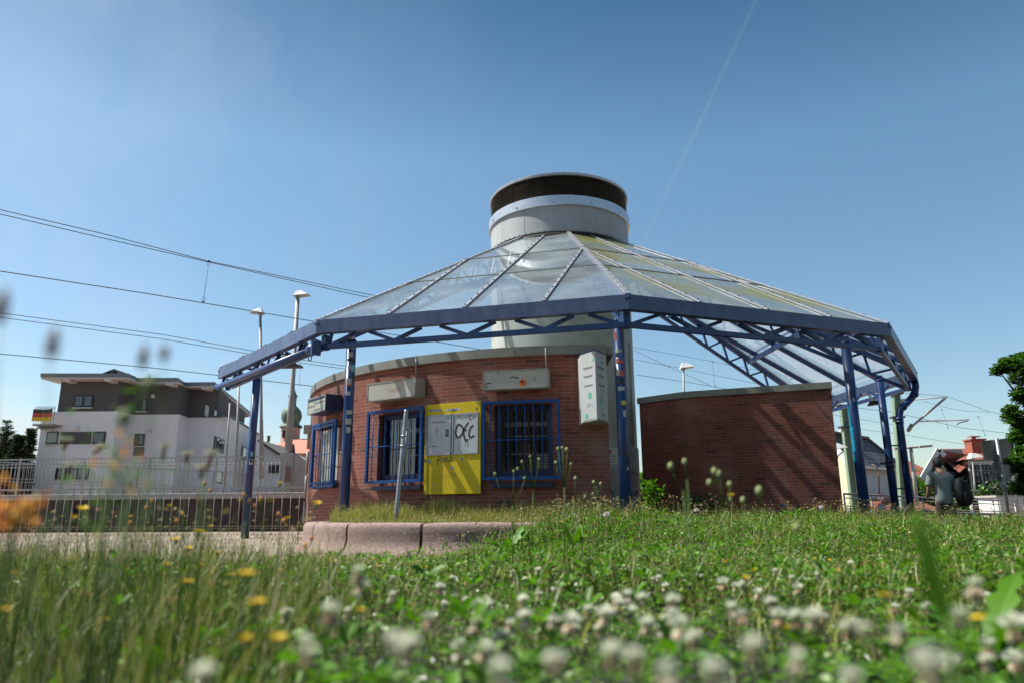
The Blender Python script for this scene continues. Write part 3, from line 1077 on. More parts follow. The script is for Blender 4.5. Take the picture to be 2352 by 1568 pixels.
for k in range(6):
    # corner post
    mb = MB()
    mb.box(corner(k, RC - 0.22, ZE - 0.31), (0.10, 0.10, 0.24), rz=PHI + k * pi / 5)
    mb.build('corner_post', M['blue'], can)
    # hip: bar on top, truss below
    h0, h1 = corner(k, RC - 0.02, 0), corner(k, RT, 0)
    h0.z, h1.z = ZE + 0.045, ZT + 0.035
    mb = MB()
    a = PHI + k * pi / 5
    tv = Vector((-sin(a), cos(a), 0))
    up = tv.cross(h1 - h0).normalized()
    if up.z < 0: up = -up
    mb.bar(h0, h1, 0.085, 0.02, 0, up)
    for i in range(22):
        for s_ in (-1, 1):
            c = h0 + (h1 - h0) * ((i + 0.4 + 0.1 * s_) / 22) + tv * (0.026 * s_)
            mb.tube(c, c + up * 0.022, 0.008, n=6, m=1)
    mb.build('hip_bar', [M['alu'], M['bolt']], can)
    dz = Vector((0, 0, 1))
    A0, A1 = h0 - dz * 0.12, h1 - dz * 0.12
    B0 = corner(k, RC - 0.30, ZE - 0.36)
    B1 = corner(k, RT - 0.05, ZT - 0.62)
    mb = MB()
    mb.bar(A0, A1, 0.09, 0.12)
    mb.bar(B0, B1, 0.07, 0.08)
    nseg = 9
    for i in range(nseg):
        t0, t1, t2 = i / nseg, (i + 0.5) / nseg, (i + 1) / nseg
        mb.bar(B0.lerp(B1, t0), A0.lerp(A1, t1), 0.045, 0.05)
        mb.bar(A0.lerp(A1, t1), B0.lerp(B1, t2), 0.045, 0.05)
    mb.build('hip_truss', M['blue'], can)

# columns
RCOL = RC - 0.80


def ground_at(x, y):
    return max(float(ground_h(x, y)), float(lawn_h(x, y)))


def patch(mb, c, r, ang, z0, z1, half, m=0, n=4):
    vs = []
    for i in range(n + 1):
        a = ang - half + 2 * half * i / n
        vs += [(c.x + r * cos(a), c.y + r * sin(a), z0), (c.x + r * cos(a), c.y + r * sin(a), z1)]
    mb.add(vs, [(2 * i, 2 * i + 2, 2 * i + 3, 2 * i + 1) for i in range(n)], m)


stk = {1: [(3.03, 0.05, -0.35, 0.22, 'stick_y'), (3.03, 0.07, 0.25, 0.28, 'paper'), (2.89, 0.10, 0.0, 0.75, 'paper'), (2.75, 0.09, -0.1, 0.45, 'paper'), (2.64, 0.05, 0.1, 0.8, 'stick_k'),
           (2.52, 0.07, -0.25, 0.28, 'paper'), (2.50, 0.12, 0.5, 0.4, 'stick_c'), (2.36, 0.08, 0.55, 0.25, 'stick_k'), (2.27, 0.13, -0.1, 0.52, 'stick_r'), (2.27, 0.09, -0.1, 0.36, 'paper'), (2.05, 0.07, -0.15, 0.3, 'paper'),
           (1.76, 0.07, 0.25, 0.5, 'paper'), (1.60, 0.10, 0.1, 0.55, 'paper'), (1.46, 0.14, 0.35, 0.42, 'stick_k'), (1.43, 0.10, 0.15, 0.36, 'paper')],
       2: [(2.73, 0.13, -0.75, 0.25, 'stick_r'), (2.50, 0.05, -0.2, 0.6, 'paper'), (2.42, 0.06, -0.5, 0.35, 'stick_k'), (2.34, 0.05, 0.4, 0.4, 'stick_r'), (2.33, 0.07, -0.35, 0.35, 'stick_r'), (2.17, 0.10, -0.45, 0.3, 'paper'), (2.16, 0.09, 0.3, 0.4, 'stick_r'),
           (2.04, 0.09, -0.25, 0.55, 'stick_k'), (1.92, 0.06, 0.05, 0.6, 'paper'), (1.68, 0.07, 0.35, 0.42, 'stick_y'), (1.66, 0.03, 0.35, 0.36, 'stick_k'), (1.53, 0.10, 0.45, 0.28, 'paper'), (0.93, 0.07, 0.35, 0.5, 'stick_k'), (0.72, 0.05, 0.55, 0.12, 'paper')],
       3: [(2.06, 0.16, -0.1, 0.30, 'stick_k'), (1.98, 0.06, 0.35, 0.2, 'paper'), (1.52, 0.70, -1.05, 0.36, 'cyanspray'), (1.30, 0.42, -0.95, 0.48, 'cyanspray'), (1.72, 0.30, -1.1, 0.22, 'cyanspray'), (1.02, 0.25, -1.1, 0.25, 'cyanspray')],
       4: [(0.95, 0.02, 0.0, 0.5, 'stick_k')],
       0: [(1.36, 0.10, 0.15, 0.35, 'stick_c'), (1.20, 0.12, 0.1, 0.5, 'paper'), (1.20, 0.06, 0.1, 0.28, 'darkblue')]}
for k in range(5):
    c = corner(k, RCOL, 0)
    zb = float(ground_h(c.x, c.y)) - 0.05
    mb = MB()
    R = 0.084
    top = ZE - 0.17
    mb.tube((c.x, c.y, zb), (c.x, c.y, top), R, n=28)
    mb.tube((c.x, c.y, top), (c.x, c.y, top + 0.035), R * 1.12, R * 0.8, n=28)
    a = PHI + k * pi / 5
    mb.box((c.x, c.y, top + 0.06), (0.14, 0.025, 0.14), rz=a)
    if k == 4:
        for z in (1.42, 1.52):
            mb.tube((c.x, c.y, z), (c.x, c.y, z + 0.035), R + 0.014, n=24, m=1)
        mb.box((c.x - 0.16, c.y - 0.05, 1.50), (0.14, 0.04, 0.05), m=1)
    o = mb.build('column', [M['blue'], M['bolt']], can)
    toc = atan2(-c.y, -c.x)
    mats = sorted({s[4] for s in stk[k]})
    for j, s in enumerate(stk[k]):
        mb2 = MB()
        jit = random.uniform(-0.02, 0.02)
        patch(mb2, c, R + 0.002 + 0.0007 * j, toc + s[2], s[0] + 0.40 - s[1] / 2 + jit, s[0] + 0.40 + s[1] / 2 + jit, s[3], 0)
        st = mb2.build('sticker' if s[4] != 'cyanspray' else 'spray_mark', M[s[4]], o)

# thick tube with oval cap under the left edge, and the downpipe on the right
mb = MB()
n0, t0 = face_frame(0)
g0 = at_plane(498, 889, corner(0, RC - 0.05, 0), t0)
g1 = at_plane(722, 801, corner(0, RC - 0.05, 0), t0)
dg = (g1 - g0).normalized()
mb.tube(g0 + dg * 0.02, g1, 0.062, n=20)
mb.tube(g0, g0 + dg * 0.03, 0.066, n=20)
mb.tube(g0 + dg * 0.2 + Vector((0, 0, -0.02)), g0 + dg * 0.2 + Vector((0, 0, -0.09)), 0.03, n=8)
mb.path([g1 - dg * 0.30, g1 - dg * 0.15, g1 - dg * 0.02, g1 + dg * 0.03], [0.03, 0.10, 0.10, 0.03], n=18)
mb.box(g1 + dg * 0.06, (0.05, 0.16, 0.22), rz=atan2(dg.y, dg.x))
for s_ in range(5):
    pz = g0.lerp(g1, (s_ + 0.3) / 5)
    mb.bar(pz, pz + Vector((0, 0, 0.30)) - n0 * 0.1, 0.03, 0.05)
rr_ = g1 - dg * 0.16 + Vector((0, 0, -0.12))
mb.path([rr_ + Vector((0.0, 0, 0.04)) + Vector((0.028 * sin(x), 0, 0.045 * cos(x) - 0.045)) for x in np.linspace(0, 2 * pi, 13)], 0.009, n=6, m=1)
mb.build('gutter_tube', [M['blue'], M['bolt']], can)
mb = MB()
YD = 16.25
dp = [at_y(u, v, YD) for u, v in ((2099, 868), (2103, 886), (2101, 903), (2092, 915), (2075, 932), (2067, 942), (2065, 960), (2091, 1200))]
dp[-1] = Vector((dp[-2].x, YD, -0.35))
mb.path(dp, 0.078, n=20)
for i in (2, 4, 6):
    d = (dp[i + 1] - dp[i]).normalized()
    mb.tube(dp[i] - d * 0.02, dp[i] + d * 0.05, 0.088, n=20)
mb.tube(dp[-2] + Vector((0, 0, -0.12)), dp[-2] + Vector((0, 0, -0.05)), 0.088, n=20)
cE = corner(4, RCOL, 0)
for z in (1.0 + 0.9, 0.45 + 0.5):
    mb.bar((cE.x, cE.y, z), (dp[-2].x, YD, z), 0.02, 0.03, m=1)
mb.build('downpipe', [M['blue'], M['bolt']], can)

# floodlights under the canopy
for (u, v, Y, rz, lab) in ((668, 845, 14.6, 0.25, 'dark flat floodlight under the left tip of the canopy'), (2012, 930, 16.6, -0.5, 'grey floodlight on a bracket behind the brick wall end')):
    c = at_y(u, v, Y)
    fl = empty('floodlight', c, lab, 'floodlight')
    w = 0.5 if u < 1000 else 0.36
    mb = MB()
    mb.add([c + Matrix.Rotation(rz, 3, 'Z') @ Vector(p_) for p_ in ((-w / 2, -0.12, 0), (w / 2, -0.12, 0.03), (w / 2, 0.12, 0.03), (-w / 2, 0.12, 0), (-w * 0.3, -0.1, 0.10), (w * 0.1, -0.1, 0.11), (w * 0.1, 0.1, 0.11), (-w * 0.3, 0.1, 0.10))],
           [(3, 2, 1, 0), (4, 5, 6, 7), (0, 1, 5, 4), (1, 2, 6, 5), (2, 3, 7, 6), (3, 0, 4, 7)])
    mb.build('lamp_housing', M['bolt'], fl, bevel=0.01)
    mb = MB()
    mb.bar(c + Vector((-w * 0.1, 0, 0.1)), c + Vector((-w * 0.3, 0.1, 0.30)), 0.03, 0.05)
    mb.bar(c + Vector((-w * 0.3, 0.1, 0.28)), c + Vector((-w * 0.5, 0.2, 0.30)), 0.05, 0.05)
    mb.build('bracket', M['steel'], fl)

# ---- curved brick pavilion
ZW = CAMZ + 2.65
wp = [at_z(u, v, ZW) for u, v in ((741, 872), (786, 854), (869, 833), (948, 821), (1045, 808), (1137, 800.6), (1163, 798.5), (1270, 793.6), (1394.7, 792.4))]
A_ = np.array([[2 * p_.x, 2 * p_.y, 1] for p_ in wp])
B_ = np.array([p_.x ** 2 + p_.y ** 2 for p_ in wp])
s_ = np.linalg.lstsq(A_, B_, rcond=None)[0]
WX, WY = float(s_[0]), float(s_[1])
WR = float(sqrt(s_[2] + WX ** 2 + WY ** 2))
print('pavilion circle', WX, WY, WR, 'tower', CX, CY)


def wall_hit(u, v, off=0.0):
    r = ray(u, v)
    a = r.x ** 2 + r.y ** 2
    b = -2 * (r.x * WX + r.y * WY)
    c = WX ** 2 + WY ** 2 - (WR + off) ** 2
    dd = max(b * b - 4 * a * c, 0)
    t_ = (-b - sqrt(dd)) / (2 * a)
    p_ = O + r * t_
    return atan2(p_.y - WY, p_.x - WX), p_.z


def wpt(a, z, off=0.0):
    return Vector((WX + (WR + off) * cos(a), WY + (WR + off) * sin(a), z))


pav = empty('brick_pavilion', (WX, WY, 0), 'curved red brick pavilion with barred windows under the left of the canopy', 'building')
AE = wall_hit(1394.7, 900)[0]                    # right end
AS = AE - radians(168)                           # wraps away to the left behind
# windows: angle range and height range of each grille and opening
G = []
for (tl, tr, bl, br) in (((717, 976), (770, 960), (710, 1121), (764, 1116)), ((843, 945), (970, 931.5), (837.5, 1110), (966, 1106)), ((1107, 921), (1285, 915), (1107, 1100.5), (1288, 1100.5))):
    h = [wall_hit(*p_, 0.16) for p_ in (tl, tr, bl, br)]
    G.append(((h[0][0] + h[2][0]) / 2, (h[1][0] + h[3][0]) / 2, (h[2][1] + h[3][1]) / 2, (h[0][1] + h[1][1]) / 2))
print('grilles', [[round(x, 3) for x in g] for g in G])
OPN = []
for i, g in enumerate(G):
    wa = (g[1] - g[0])
    OPN.append((g[0] + wa * (0.10 if i < 2 else 0.12), g[1] - wa * (0.04 if i < 2 else 0.10), g[2] + 0.02, g[3] - 0.05))
OPN[0] = (G[0][0] + (G[0][1] - G[0][0]) * 0.08, G[0][1] - (G[0][1] - G[0][0]) * 0.1, G[0][2] + 0.08, G[0][3] - 0.08)
mb = MB()
edges = sorted([AS, AE] + [x for o_ in OPN for x in o_[:2]])
zc = ZW - 0.14
for i in range(len(edges) - 1):
    a, b = edges[i], edges[i + 1]
    mid = (a + b) / 2
    op = [o_ for o_ in OPN if o_[0] <= mid <= o_[1]]
    spans = [(-0.1, zc)] if not op else [(-0.1, op[0][2]), (op[0][3], zc)]
    nn = max(1, int((b - a) / radians(2.0)))
    for (z0, z1) in spans:
        for j in range(nn):
            x0, x1 = a + (b - a) * j / nn, a + (b - a) * (j + 1) / nn
            mb.add([wpt(x0, z0), wpt(x1, z0), wpt(x1, z1), wpt(x0, z1)], [(0, 1, 2, 3)], 0,
                   [[(x0 * WR, z0), (x1 * WR, z0), (x1 * WR, z1), (x0 * WR, z1)]])
for o_ in OPN:                                   # brick reveals
    D = 0.24
    for a, flip in ((o_[0], 1), (o_[1], -1)):
        f_ = (0, 1, 2, 3) if flip > 0 else (3, 2, 1, 0)
        uvq = [(0, o_[2]), (D, o_[2]), (D, o_[3]), (0, o_[3])]
        mb.add([wpt(a, o_[2]), wpt(a, o_[2], -D), wpt(a, o_[3], -D), wpt(a, o_[3])], [f_], 0, [[uvq[q_] for q_ in f_]])
    for z in (o_[2], o_[3]):
        mb.add([wpt(o_[0], z), wpt(o_[1], z), wpt(o_[1], z, -D), wpt(o_[0], z, -D)], [(0, 1, 2, 3)], 0, [[(0, 0), (1, 0), (1, D), (0, D)]])
# flat return wall from the right end back to the tower
e0, e1 = wpt(AE, 0), Vector((CX + 0.35, CY - 1.7, 0))
L = (e1 - e0).length
mb.add([(e0.x, e0.y, -0.1), (e1.x, e1.y, -0.1), (e1.x, e1.y, zc), (e0.x, e0.y, zc)], [(0, 1, 2, 3)], 0, [[(AE * WR, -0.1), (AE * WR + L, -0.1), (AE * WR + L, zc), (AE * WR, zc)]])
mb.build('wall', M['brick'], pav)
mb = MB()
nn = 90
ring = []
for i in range(nn + 1):
    a = AS + (AE - AS) * i / nn
    ring.append([wpt(a, ZW - 0.15, 0.0), wpt(a, ZW - 0.15, 0.045), wpt(a, ZW, 0.045), wpt(a, ZW + 0.012, -0.02), wpt(a, ZW + 0.012, -0.30), wpt(a, ZW - 0.1, -0.30)])
for i in range(nn):
    for j in range(5):
        mb.add([ring[i][j], ring[i + 1][j], ring[i + 1][j + 1], ring[i][j + 1]], [(0, 1, 2, 3)], 0)
mb.add(ring[-1], [(0, 1, 2, 3, 4, 5)], 0)
for a in np.arange(AE - 0.25, AS, -0.30):
    mb.box(wpt(a, ZW - 0.07, 0.048), (0.012, 0.03, 0.16), rz=a, m=0)
mb.bar(wpt(AE, ZW - 0.07, -0.1), (e1.x, e1.y, ZW - 0.07), 0.26, 0.15)
mb.build('coping', M['coping'], pav)
mb = MB()
poly = [wpt(AS + (AE - AS) * i / 40, 0, -0.28) for i in range(41)] + [Vector((CX + 0.2, CY, 0))]
mb.add([(p_.x, p_.y, ZW - 0.12) for p_ in poly], [tuple(range(len(poly)))])
mb.build('flat_roof', M['concrete'], pav)
# drip pipes
for (u, v0, v1) in ((960, 825, 868), (1255, 800, 843)):
    a, _ = wall_hit(u, 850)
    mb = MB()
    mb.tube(wpt(a, wall_hit(u, v0)[1], 0.06), wpt(a, wall_hit(u, v1)[1] - 0.02, 0.06), 0.012, n=8)
    mb.build('conduit', M['signcase'], pav)
# windows
for i, o_ in enumerate(OPN):
    a0, a1, z0, z1 = o_
    am = (a0 + a1) / 2
    nrm = Vector((cos(am), sin(am), 0))
    tan_ = Vector((-sin(am), cos(am), 0))
    c = wpt(am, (z0 + z1) / 2, -0.16)
    hw = (a1 - a0) * (WR - 0.16) / 2
    hh = (z1 - z0) / 2
    fw = 0.09 if i else 0.05
    mb = MB()
    rzz = am + pi / 2
    mb.box(c - tan_ * (hw - fw / 2), (fw, 0.07, 2 * hh), rz=rzz)
    mb.box(c + tan_ * (hw - fw / 2), (fw, 0.07, 2 * hh), rz=rzz)
    mb.box(c + Vector((0, 0, hh - fw / 2)), (2 * hw - 2 * fw, 0.07, fw), rz=rzz)
    mb.box(c - Vector((0, 0, hh - fw * 0.75)), (2 * hw - 2 * fw, 0.07, fw * 1.5), rz=rzz)
    w_ = mb.build('window', M['darkblue'], pav, bevel=0.005)
    fmw = frame_map(c, tan_, (0, 0, 1), nrm)
    mb = MB()
    rect(mb, fmw, -hw + fw, -hh + fw * 1.5, hw - fw, hh - fw, 0.0)
    mb.build('pane', M['kioskglass'], w_)
    if i == 0:                                   # pale vertical blind in the left window
        mb = MB()
        for j in range(9):
            x = -hw + 0.07 + j * (2 * hw - 0.14) / 8.0
            mb.box(fmw(x, 0, 0.14), (0.078, 0.012, 2 * hh - 0.1), rz=rzz + 0.25)
        mb.build('blind', M['signwhite'], w_)
    else:
        mb = MB()                                # shelves and bars inside
        for zz in ((0.30, -0.12, -0.45) if i == 1 else (0.12, -0.17, -0.45)):
            mb.box(fmw(0, zz, -0.30), (2 * hw - 0.2, 0.12, 0.025), rz=rzz)
        mb.box(fmw(0, hh - 0.28, -0.22), (2 * hw - 0.2, 0.02, 0.07), rz=rzz)
        mb.build('shelf', M['signwhite'], w_)
        mb = MB()
        for j in range(6):
            mb.box(fmw(-hw + 0.2 + j * (2 * hw - 0.4) / 5, 0, -0.12), (0.018, 0.018, 2 * hh - 0.2), rz=rzz)
        mb.box(fmw(0, 0, -0.12), (2 * hw - 0.2, 0.018, 0.02), rz=rzz)
        mb.build('inner_bar', M['black'], w_)
        if i == 2:
            mb = MB()
            rect(mb, fmw, 0.18, -hh + 0.16, 0.52, -hh + 0.42, -0.02)
            for j in range(5):
                rect(mb, fmw, 0.21, -hh + 0.19 + j * 0.045, 0.49, -hh + 0.205 + j * 0.045, -0.018, 1)
            mb.build('notice', [M['rust'], M['poster']], w_)
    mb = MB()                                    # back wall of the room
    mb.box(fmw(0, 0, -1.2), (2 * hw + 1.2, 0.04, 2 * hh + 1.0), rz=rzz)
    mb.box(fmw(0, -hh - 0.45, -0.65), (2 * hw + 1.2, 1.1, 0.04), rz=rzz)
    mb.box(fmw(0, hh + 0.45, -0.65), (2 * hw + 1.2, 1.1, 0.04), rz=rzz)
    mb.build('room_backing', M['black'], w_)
    # sill
    mb = MB()
    cs = wpt(am, z0 - (0.10 if i else 0.06), 0.03)
    mb.box(cs, (2 * hw + 0.05, 0.12, 0.07), rz=rzz)
    mb.build('window_sill', M['darkblue'], pav, bevel=0.004)
    # grille
    ga0, ga1, gz0, gz1 = G[i]
    gm = (ga0 + ga1) / 2
    gn = Vector((cos(gm), sin(gm), 0))
    gt = Vector((-sin(gm), cos(gm), 0))
    gw = (ga1 - ga0) * (WR + 0.16) / 2
    gc = wpt(gm, (gz0 + gz1) / 2, 0.11)
    gh = (gz1 - gz0) / 2
    gr = gm + pi / 2
    mb = MB()
    s5 = 0.048
    mb.box(gc - gt * (gw - s5 / 2), (s5, s5, 2 * gh), rz=gr)
    mb.box(gc + gt * (gw - s5 / 2), (s5, s5, 2 * gh), rz=gr)
    mb.box(gc + Vector((0, 0, gh - s5 / 2)), (2 * gw - 2 * s5, s5, s5), rz=gr)
    mb.box(gc - Vector((0, 0, gh - s5 / 2)), (2 * gw - 2 * s5, s5, s5), rz=gr)
    g_ = mb.build('window_grille', M['grille'], pav, bevel=0.003)
    mb = MB()
    nb = 8
    for j in range(1, nb + 1):
        x = -gw + 2 * gw * j / (nb + 1)
        mb.tube(gc + gt * x - Vector((0, 0, gh - s5)), gc + gt * x + Vector((0, 0, gh - s5)), 0.0085, n=8)
    mb.tube(gc - gt * (gw - s5) + Vector((0, 0, 0.0)), gc + gt * (gw - s5), 0.0085, n=8)
    for zz in (-gh * 0.85, 0, gh * 0.85):
        for s1 in (-1, 1):
            p_ = gc + gt * (s1 * (gw - 0.03)) + Vector((0, 0, zz))
            mb.path([p_, p_ - gn * 0.06 - gt * s1 * 0.02, p_ - gn * 0.14 - gt * s1 * 0.03 + Vector((0, 0, -0.03))], 0.006, n=6)
    mb.build('bars', M['grille'], g_)
    if i == 0:
        mb = MB()
        for d_ in (-gt * (gw - 0.09), gt * (gw - 0.09)):
            mb.box(gc + d_ + gn * 0.02, (0.04, 0.03, 2 * gh - 0.14), rz=gr)
        for d_ in (-gh + 0.09, gh - 0.09):
            mb.box(gc + gn * 0.02 + Vector((0, 0, d_)), (2 * gw - 0.2, 0.03, 0.04), rz=gr)
        mb.build('inner_frame', M['grille'], g_)


def wall_rect(tl, tr, bl, br, off):
    h = [wall_hit(*p_, off) for p_ in (tl, tr, bl, br)]
    return (h[0][0] + h[2][0]) / 2, (h[1][0] + h[3][0]) / 2, (h[2][1] + h[3][1]) / 2, (h[0][1] + h[1][1]) / 2


def wall_frame(a0, a1, z0, z1, off):
    am = (a0 + a1) / 2
    c = wpt(am, (z0 + z1) / 2, 0)
    c0, c1 = wpt(a0, 0, off), wpt(a1, 0, off)
    hw = (c1 - c0).length / 2
    n = Vector((cos(am), sin(am), 0))
    c = (c0 + c1) / 2
    c.z = (z0 + z1) / 2
    return frame_map(c, (-sin(am), cos(am), 0), (0, 0, 1), n), hw, (z1 - z0) / 2, am + pi / 2, c, n


# yellow board
a0, a1, z0, z1 = wall_rect((974.5, 929), (1105.6, 919.5), (971.5, 1134.5), (1105.6, 1132.5), 0.09)
fmb, hw, hh, rz, c, nrm = wall_frame(a0, a1, z0, z1, 0.09)
rz -= radians(3.0)
nrm = Matrix.Rotation(radians(-3.0), 3, 'Z') @ nrm
fmb = frame_map(c, (-nrm.y, nrm.x, 0), (0, 0, 1), nrm)
yb = empty('notice_board', c, 'yellow notice board with two poster frames and black tags between the windows', 'notice board')
mb = MB()
mb.box(c - nrm * 0.012, (2 * hw, 0.024, 2 * hh), rz=rz)
for s1 in (-1, 1):
    mb.box(c - nrm * 0.06 + Vector((0, 0, s1 * hh * 0.8)), (2 * hw * 0.8, 0.07, 0.05), rz=rz)
mb.build('board', M['yellow'], yb, bevel=0.003)


def yb_uv(px, py):      # zoomed board coordinates 0..1
    return (px * 2 - 1) * hw, (1 - py * 2) * hh


frames = ((0.035, 0.125, 0.485, 0.575), (0.505, 0.125, 0.965, 0.575))
for fi, (x0, y0, x1, y1) in enumerate(frames):
    A0, B1 = yb_uv(x0, y0)
    A1, B0 = yb_uv(x1, y1)
    mb = MB()
    fwid = 0.022
    for (p0_, p1_) in (((A0, B0 + fwid / 2), (A1, B0 + fwid / 2)), ((A0, B1 - fwid / 2), (A1, B1 - fwid / 2)), ((A0 + fwid / 2, B0), (A0 + fwid / 2, B1)), ((A1 - fwid / 2, B0), (A1 - fwid / 2, B1))):
        mb.bar(fmb(*p0_, 0.010), fmb(*p1_, 0.010), fwid, 0.02, up=nrm)
    fr_ = mb.build('poster_frame', M['alu'], yb)
    mb = MB()
    rect(mb, fmb, A0 + 0.01, B0 + 0.01, A1 - 0.01, B1 - 0.01, 0.006)
    pz = mb.build('poster', M['poster'], fr_)
    mb = MB()
    if fi == 0:
        rect(mb, fmb, A0 + 0.07, B1 - 0.135, A1 - 0.09, B1 - 0.105, 0.008, 3)
        put_text(mb, "Fahrausweise", 0.05, fmb, (A0 + A1) / 2 - 0.01, B1 - 0.12, 0.0095, 0, sx=0.9)
        disc(mb, fmb, A1 - 0.06, B1 - 0.06, 0.022, 0.008, 2)
        rect(mb, fmb, A1 - 0.11, B0 + 0.30, A1 - 0.05, B0 + 0.42, 0.008, 0)
        for j in range(4):
            rect(mb, fmb, A1 - 0.10, B0 + 0.33 + j * 0.02, A1 - 0.06, B0 + 0.336 + j * 0.02, 0.009, 3)
        for j in range(16):
            for q_ in range(3):
                if random.random() < 0.75: rect(mb, fmb, A0 + 0.05 + q_ * 0.11, B1 - 0.30 - j * 0.017, A0 + 0.05 + q_ * 0.11 + random.uniform(0.04, 0.09), B1 - 0.297 - j * 0.017, 0.0075, 4)
        for j in range(5):
            rect(mb, fmb, A0 + 0.17, B1 - 0.23 - j * 0.014, A0 + 0.23, B1 - 0.224 - j * 0.014, 0.008, 1)
        blot(mb, fmb, A0 + 0.14, B0 + 0.15, 0.02, 0.015, 0.008, 0)
        blot(mb, fmb, A0 + 0.16, B0 + 0.22, 0.06, 0.05, 0.007, 3)
    else:
        w5 = 0.030
        cx_, cy_ = (A0 + A1) / 2, (B0 + B1) / 2 + 0.01
        stroke(mb, fmb, [(cx_ - 0.07, cy_ + 0.12), (cx_ - 0.14, cy_ + 0.14), (cx_ - 0.18, cy_ + 0.02), (cx_ - 0.14, cy_ - 0.07), (cx_ - 0.06, cy_ - 0.02), (cx_ - 0.04, cy_ + 0.07), (cx_ - 0.09, cy_ + 0.14)], w5, 0.009)
        stroke(mb, fmb, [(cx_ + 0.06, cy_ + 0.17), (cx_ + 0.02, cy_ + 0.12), (cx_ - 0.03, cy_ + 0.04), (cx_ - 0.02, cy_ - 0.05), (cx_ + 0.01, cy_ - 0.13), (cx_ + 0.05, cy_ - 0.10)], w5, 0.009)
        stroke(mb, fmb, [(cx_ - 0.05, cy_ + 0.03), (cx_ + 0.03, cy_ + 0.05)], w5, 0.009)
        stroke(mb, fmb, [(cx_ + 0.15, cy_ + 0.12), (cx_ + 0.09, cy_ + 0.06), (cx_ + 0.07, cy_ - 0.03), (cx_ + 0.10, cy_ - 0.08), (cx_ + 0.17, cy_ - 0.05)], w5, 0.009)
        for (x_, y_, l_) in ((-0.18, -0.05, 0.07), (-0.09, -0.06, 0.06), (0.01, -0.12, 0.10), (0.05, -0.11, 0.12), (-0.12, -0.06, 0.03), (0.08, -0.07, 0.05)):
            stroke(mb, fmb, [(cx_ + x_, cy_ + y_), (cx_ + x_ + 0.002, cy_ + y_ - l_)], 0.006, 0.0092)
        for _ in range(16):
            blot(mb, fmb, cx_ + random.uniform(-0.14, 0.15), B1 - random.uniform(0.04, 0.11), random.uniform(0.008, 0.03), random.uniform(0.006, 0.018), 0.0085 + random.random() * 0.001, random.choice((0, 1, 3, 3)))
        for _ in range(7):
            blot(mb, fmb, cx_ + random.uniform(-0.14, 0.0), B0 + random.uniform(0.04, 0.15), 0.006, 0.012, 0.0085, 4)
    mb.build('print', [M['ink'], M['stick_r'], M['teal'], M['white'], M['inkgrey']], pz)
mb = MB()
x_, y_ = yb_uv(0.27, 0.625)                       # marker tag RYKO..
s3 = 0.010
def T(pts): stroke(mb, fmb, [(x_ + p_[0], y_ + p_[1]) for p_ in pts], s3, 0.004, 0)
T([(-0.03, -0.09), (-0.025, 0.01), (-0.01, 0.055), (0.03, 0.045), (0.025, 0.01), (-0.02, -0.002), (0.03, -0.03), (0.05, -0.04)])
T([(0.065, 0.04), (0.07, 0.0), (0.10, 0.0), (0.115, 0.04), (0.10, -0.02), (0.085, -0.055)])
T([(0.14, 0.035), (0.135, -0.04)])
T([(0.18, 0.04), (0.14, 0.0), (0.19, -0.045), (0.20, 0.0)])
T([(0.205, 0.03), (0.235, 0.042), (0.262, 0.015), (0.25, -0.02), (0.22, -0.028), (0.212, 0.0), (0.225, 0.03)])
T([(0.275, -0.03), (0.278, -0.036)])
T([(0.30, -0.03), (0.303, -0.036)])
a_, b_ = yb_uv(0.17, 0.07)
rect(mb, fmb, a_ - 0.09, b_ - 0.02, a_ - 0.055, b_ + 0.02, 0.002, 2)
rect(mb, fmb, a_ - 0.05, b_ - 0.018, a_ + 0.14, b_ + 0.018, 0.002, 3)
put_text(mb, "i", 0.04, fmb, a_ - 0.072, b_, 0.004, 3)
put_text(mb, "OFFENBACH", 0.036, fmb, a_ + 0.045, b_, 0.004, 4, sx=0.9)
a_, b_ = yb_uv(0.52, 0.075)
rect(mb, fmb, a_ - 0.15, b_ - 0.018, a_ + 0.13, b_ + 0.018, 0.002, 3)
put_text(mb, "ZEITKARTEN", 0.034, fmb, a_ - 0.01, b_, 0.004, 4)
blot(mb, fmb, a_ - 0.03, b_, 0.05, 0.02, 0.005, 5)
stroke(mb, fmb, [(a_ - 0.05, b_ + 0.01), (a_ + 0.03, b_ - 0.005), (a_ - 0.02, b_ - 0.03)], 0.012, 0.006, 0)
a_, b_ = yb_uv(0.93, 0.085)
disc(mb, fmb, a_, b_, 0.018, 0.003, 0)
put_text(mb, "A", 0.026, fmb, a_, b_, 0.005, 3)
a_, b_ = yb_uv(0.085, 0.635)
disc(mb, fmb, a_, b_, 0.040, 0.003, 5)
blot(mb, fmb, a_, b_, 0.012, 0.012, 0.005, 0)
a_, b_ = yb_uv(0.68, 0.63)
blot(mb, fmb, a_, b_, 0.05, 0.02, 0.003, 3)
blot(mb, fmb, a_, b_, 0.03, 0.011, 0.005, 0)
a_, b_ = yb_uv(0.50, 0.715)
stroke(mb, fmb, [(a_ - 0.04, b_ - 0.025), (a_ + 0.04, b_ + 0.02)], 0.022, 0.003, 3)
stroke(mb, fmb, [(a_ - 0.02, b_ - 0.012), (a_ + 0.02, b_ + 0.01)], 0.006, 0.005, 4)
for px, py, r_ in ((0.82, 0.62, 0.012), (0.35, 0.78, 0.010), (0.18, 0.90, 0.017), (0.82, 0.70, 0.008), (0.67, 0.77, 0.007), (0.6, 0.95, 0.009), (0.49, 0.93, 0.008), (0.04, 0.015, 0.012), (0.965, 0.02, 0.012), (0.03, 0.98, 0.012), (0.965, 0.965, 0.014)):
    a_, b_ = yb_uv(px, py)
    disc(mb, fmb, a_, b_, r_, 0.003, 5, n=10)
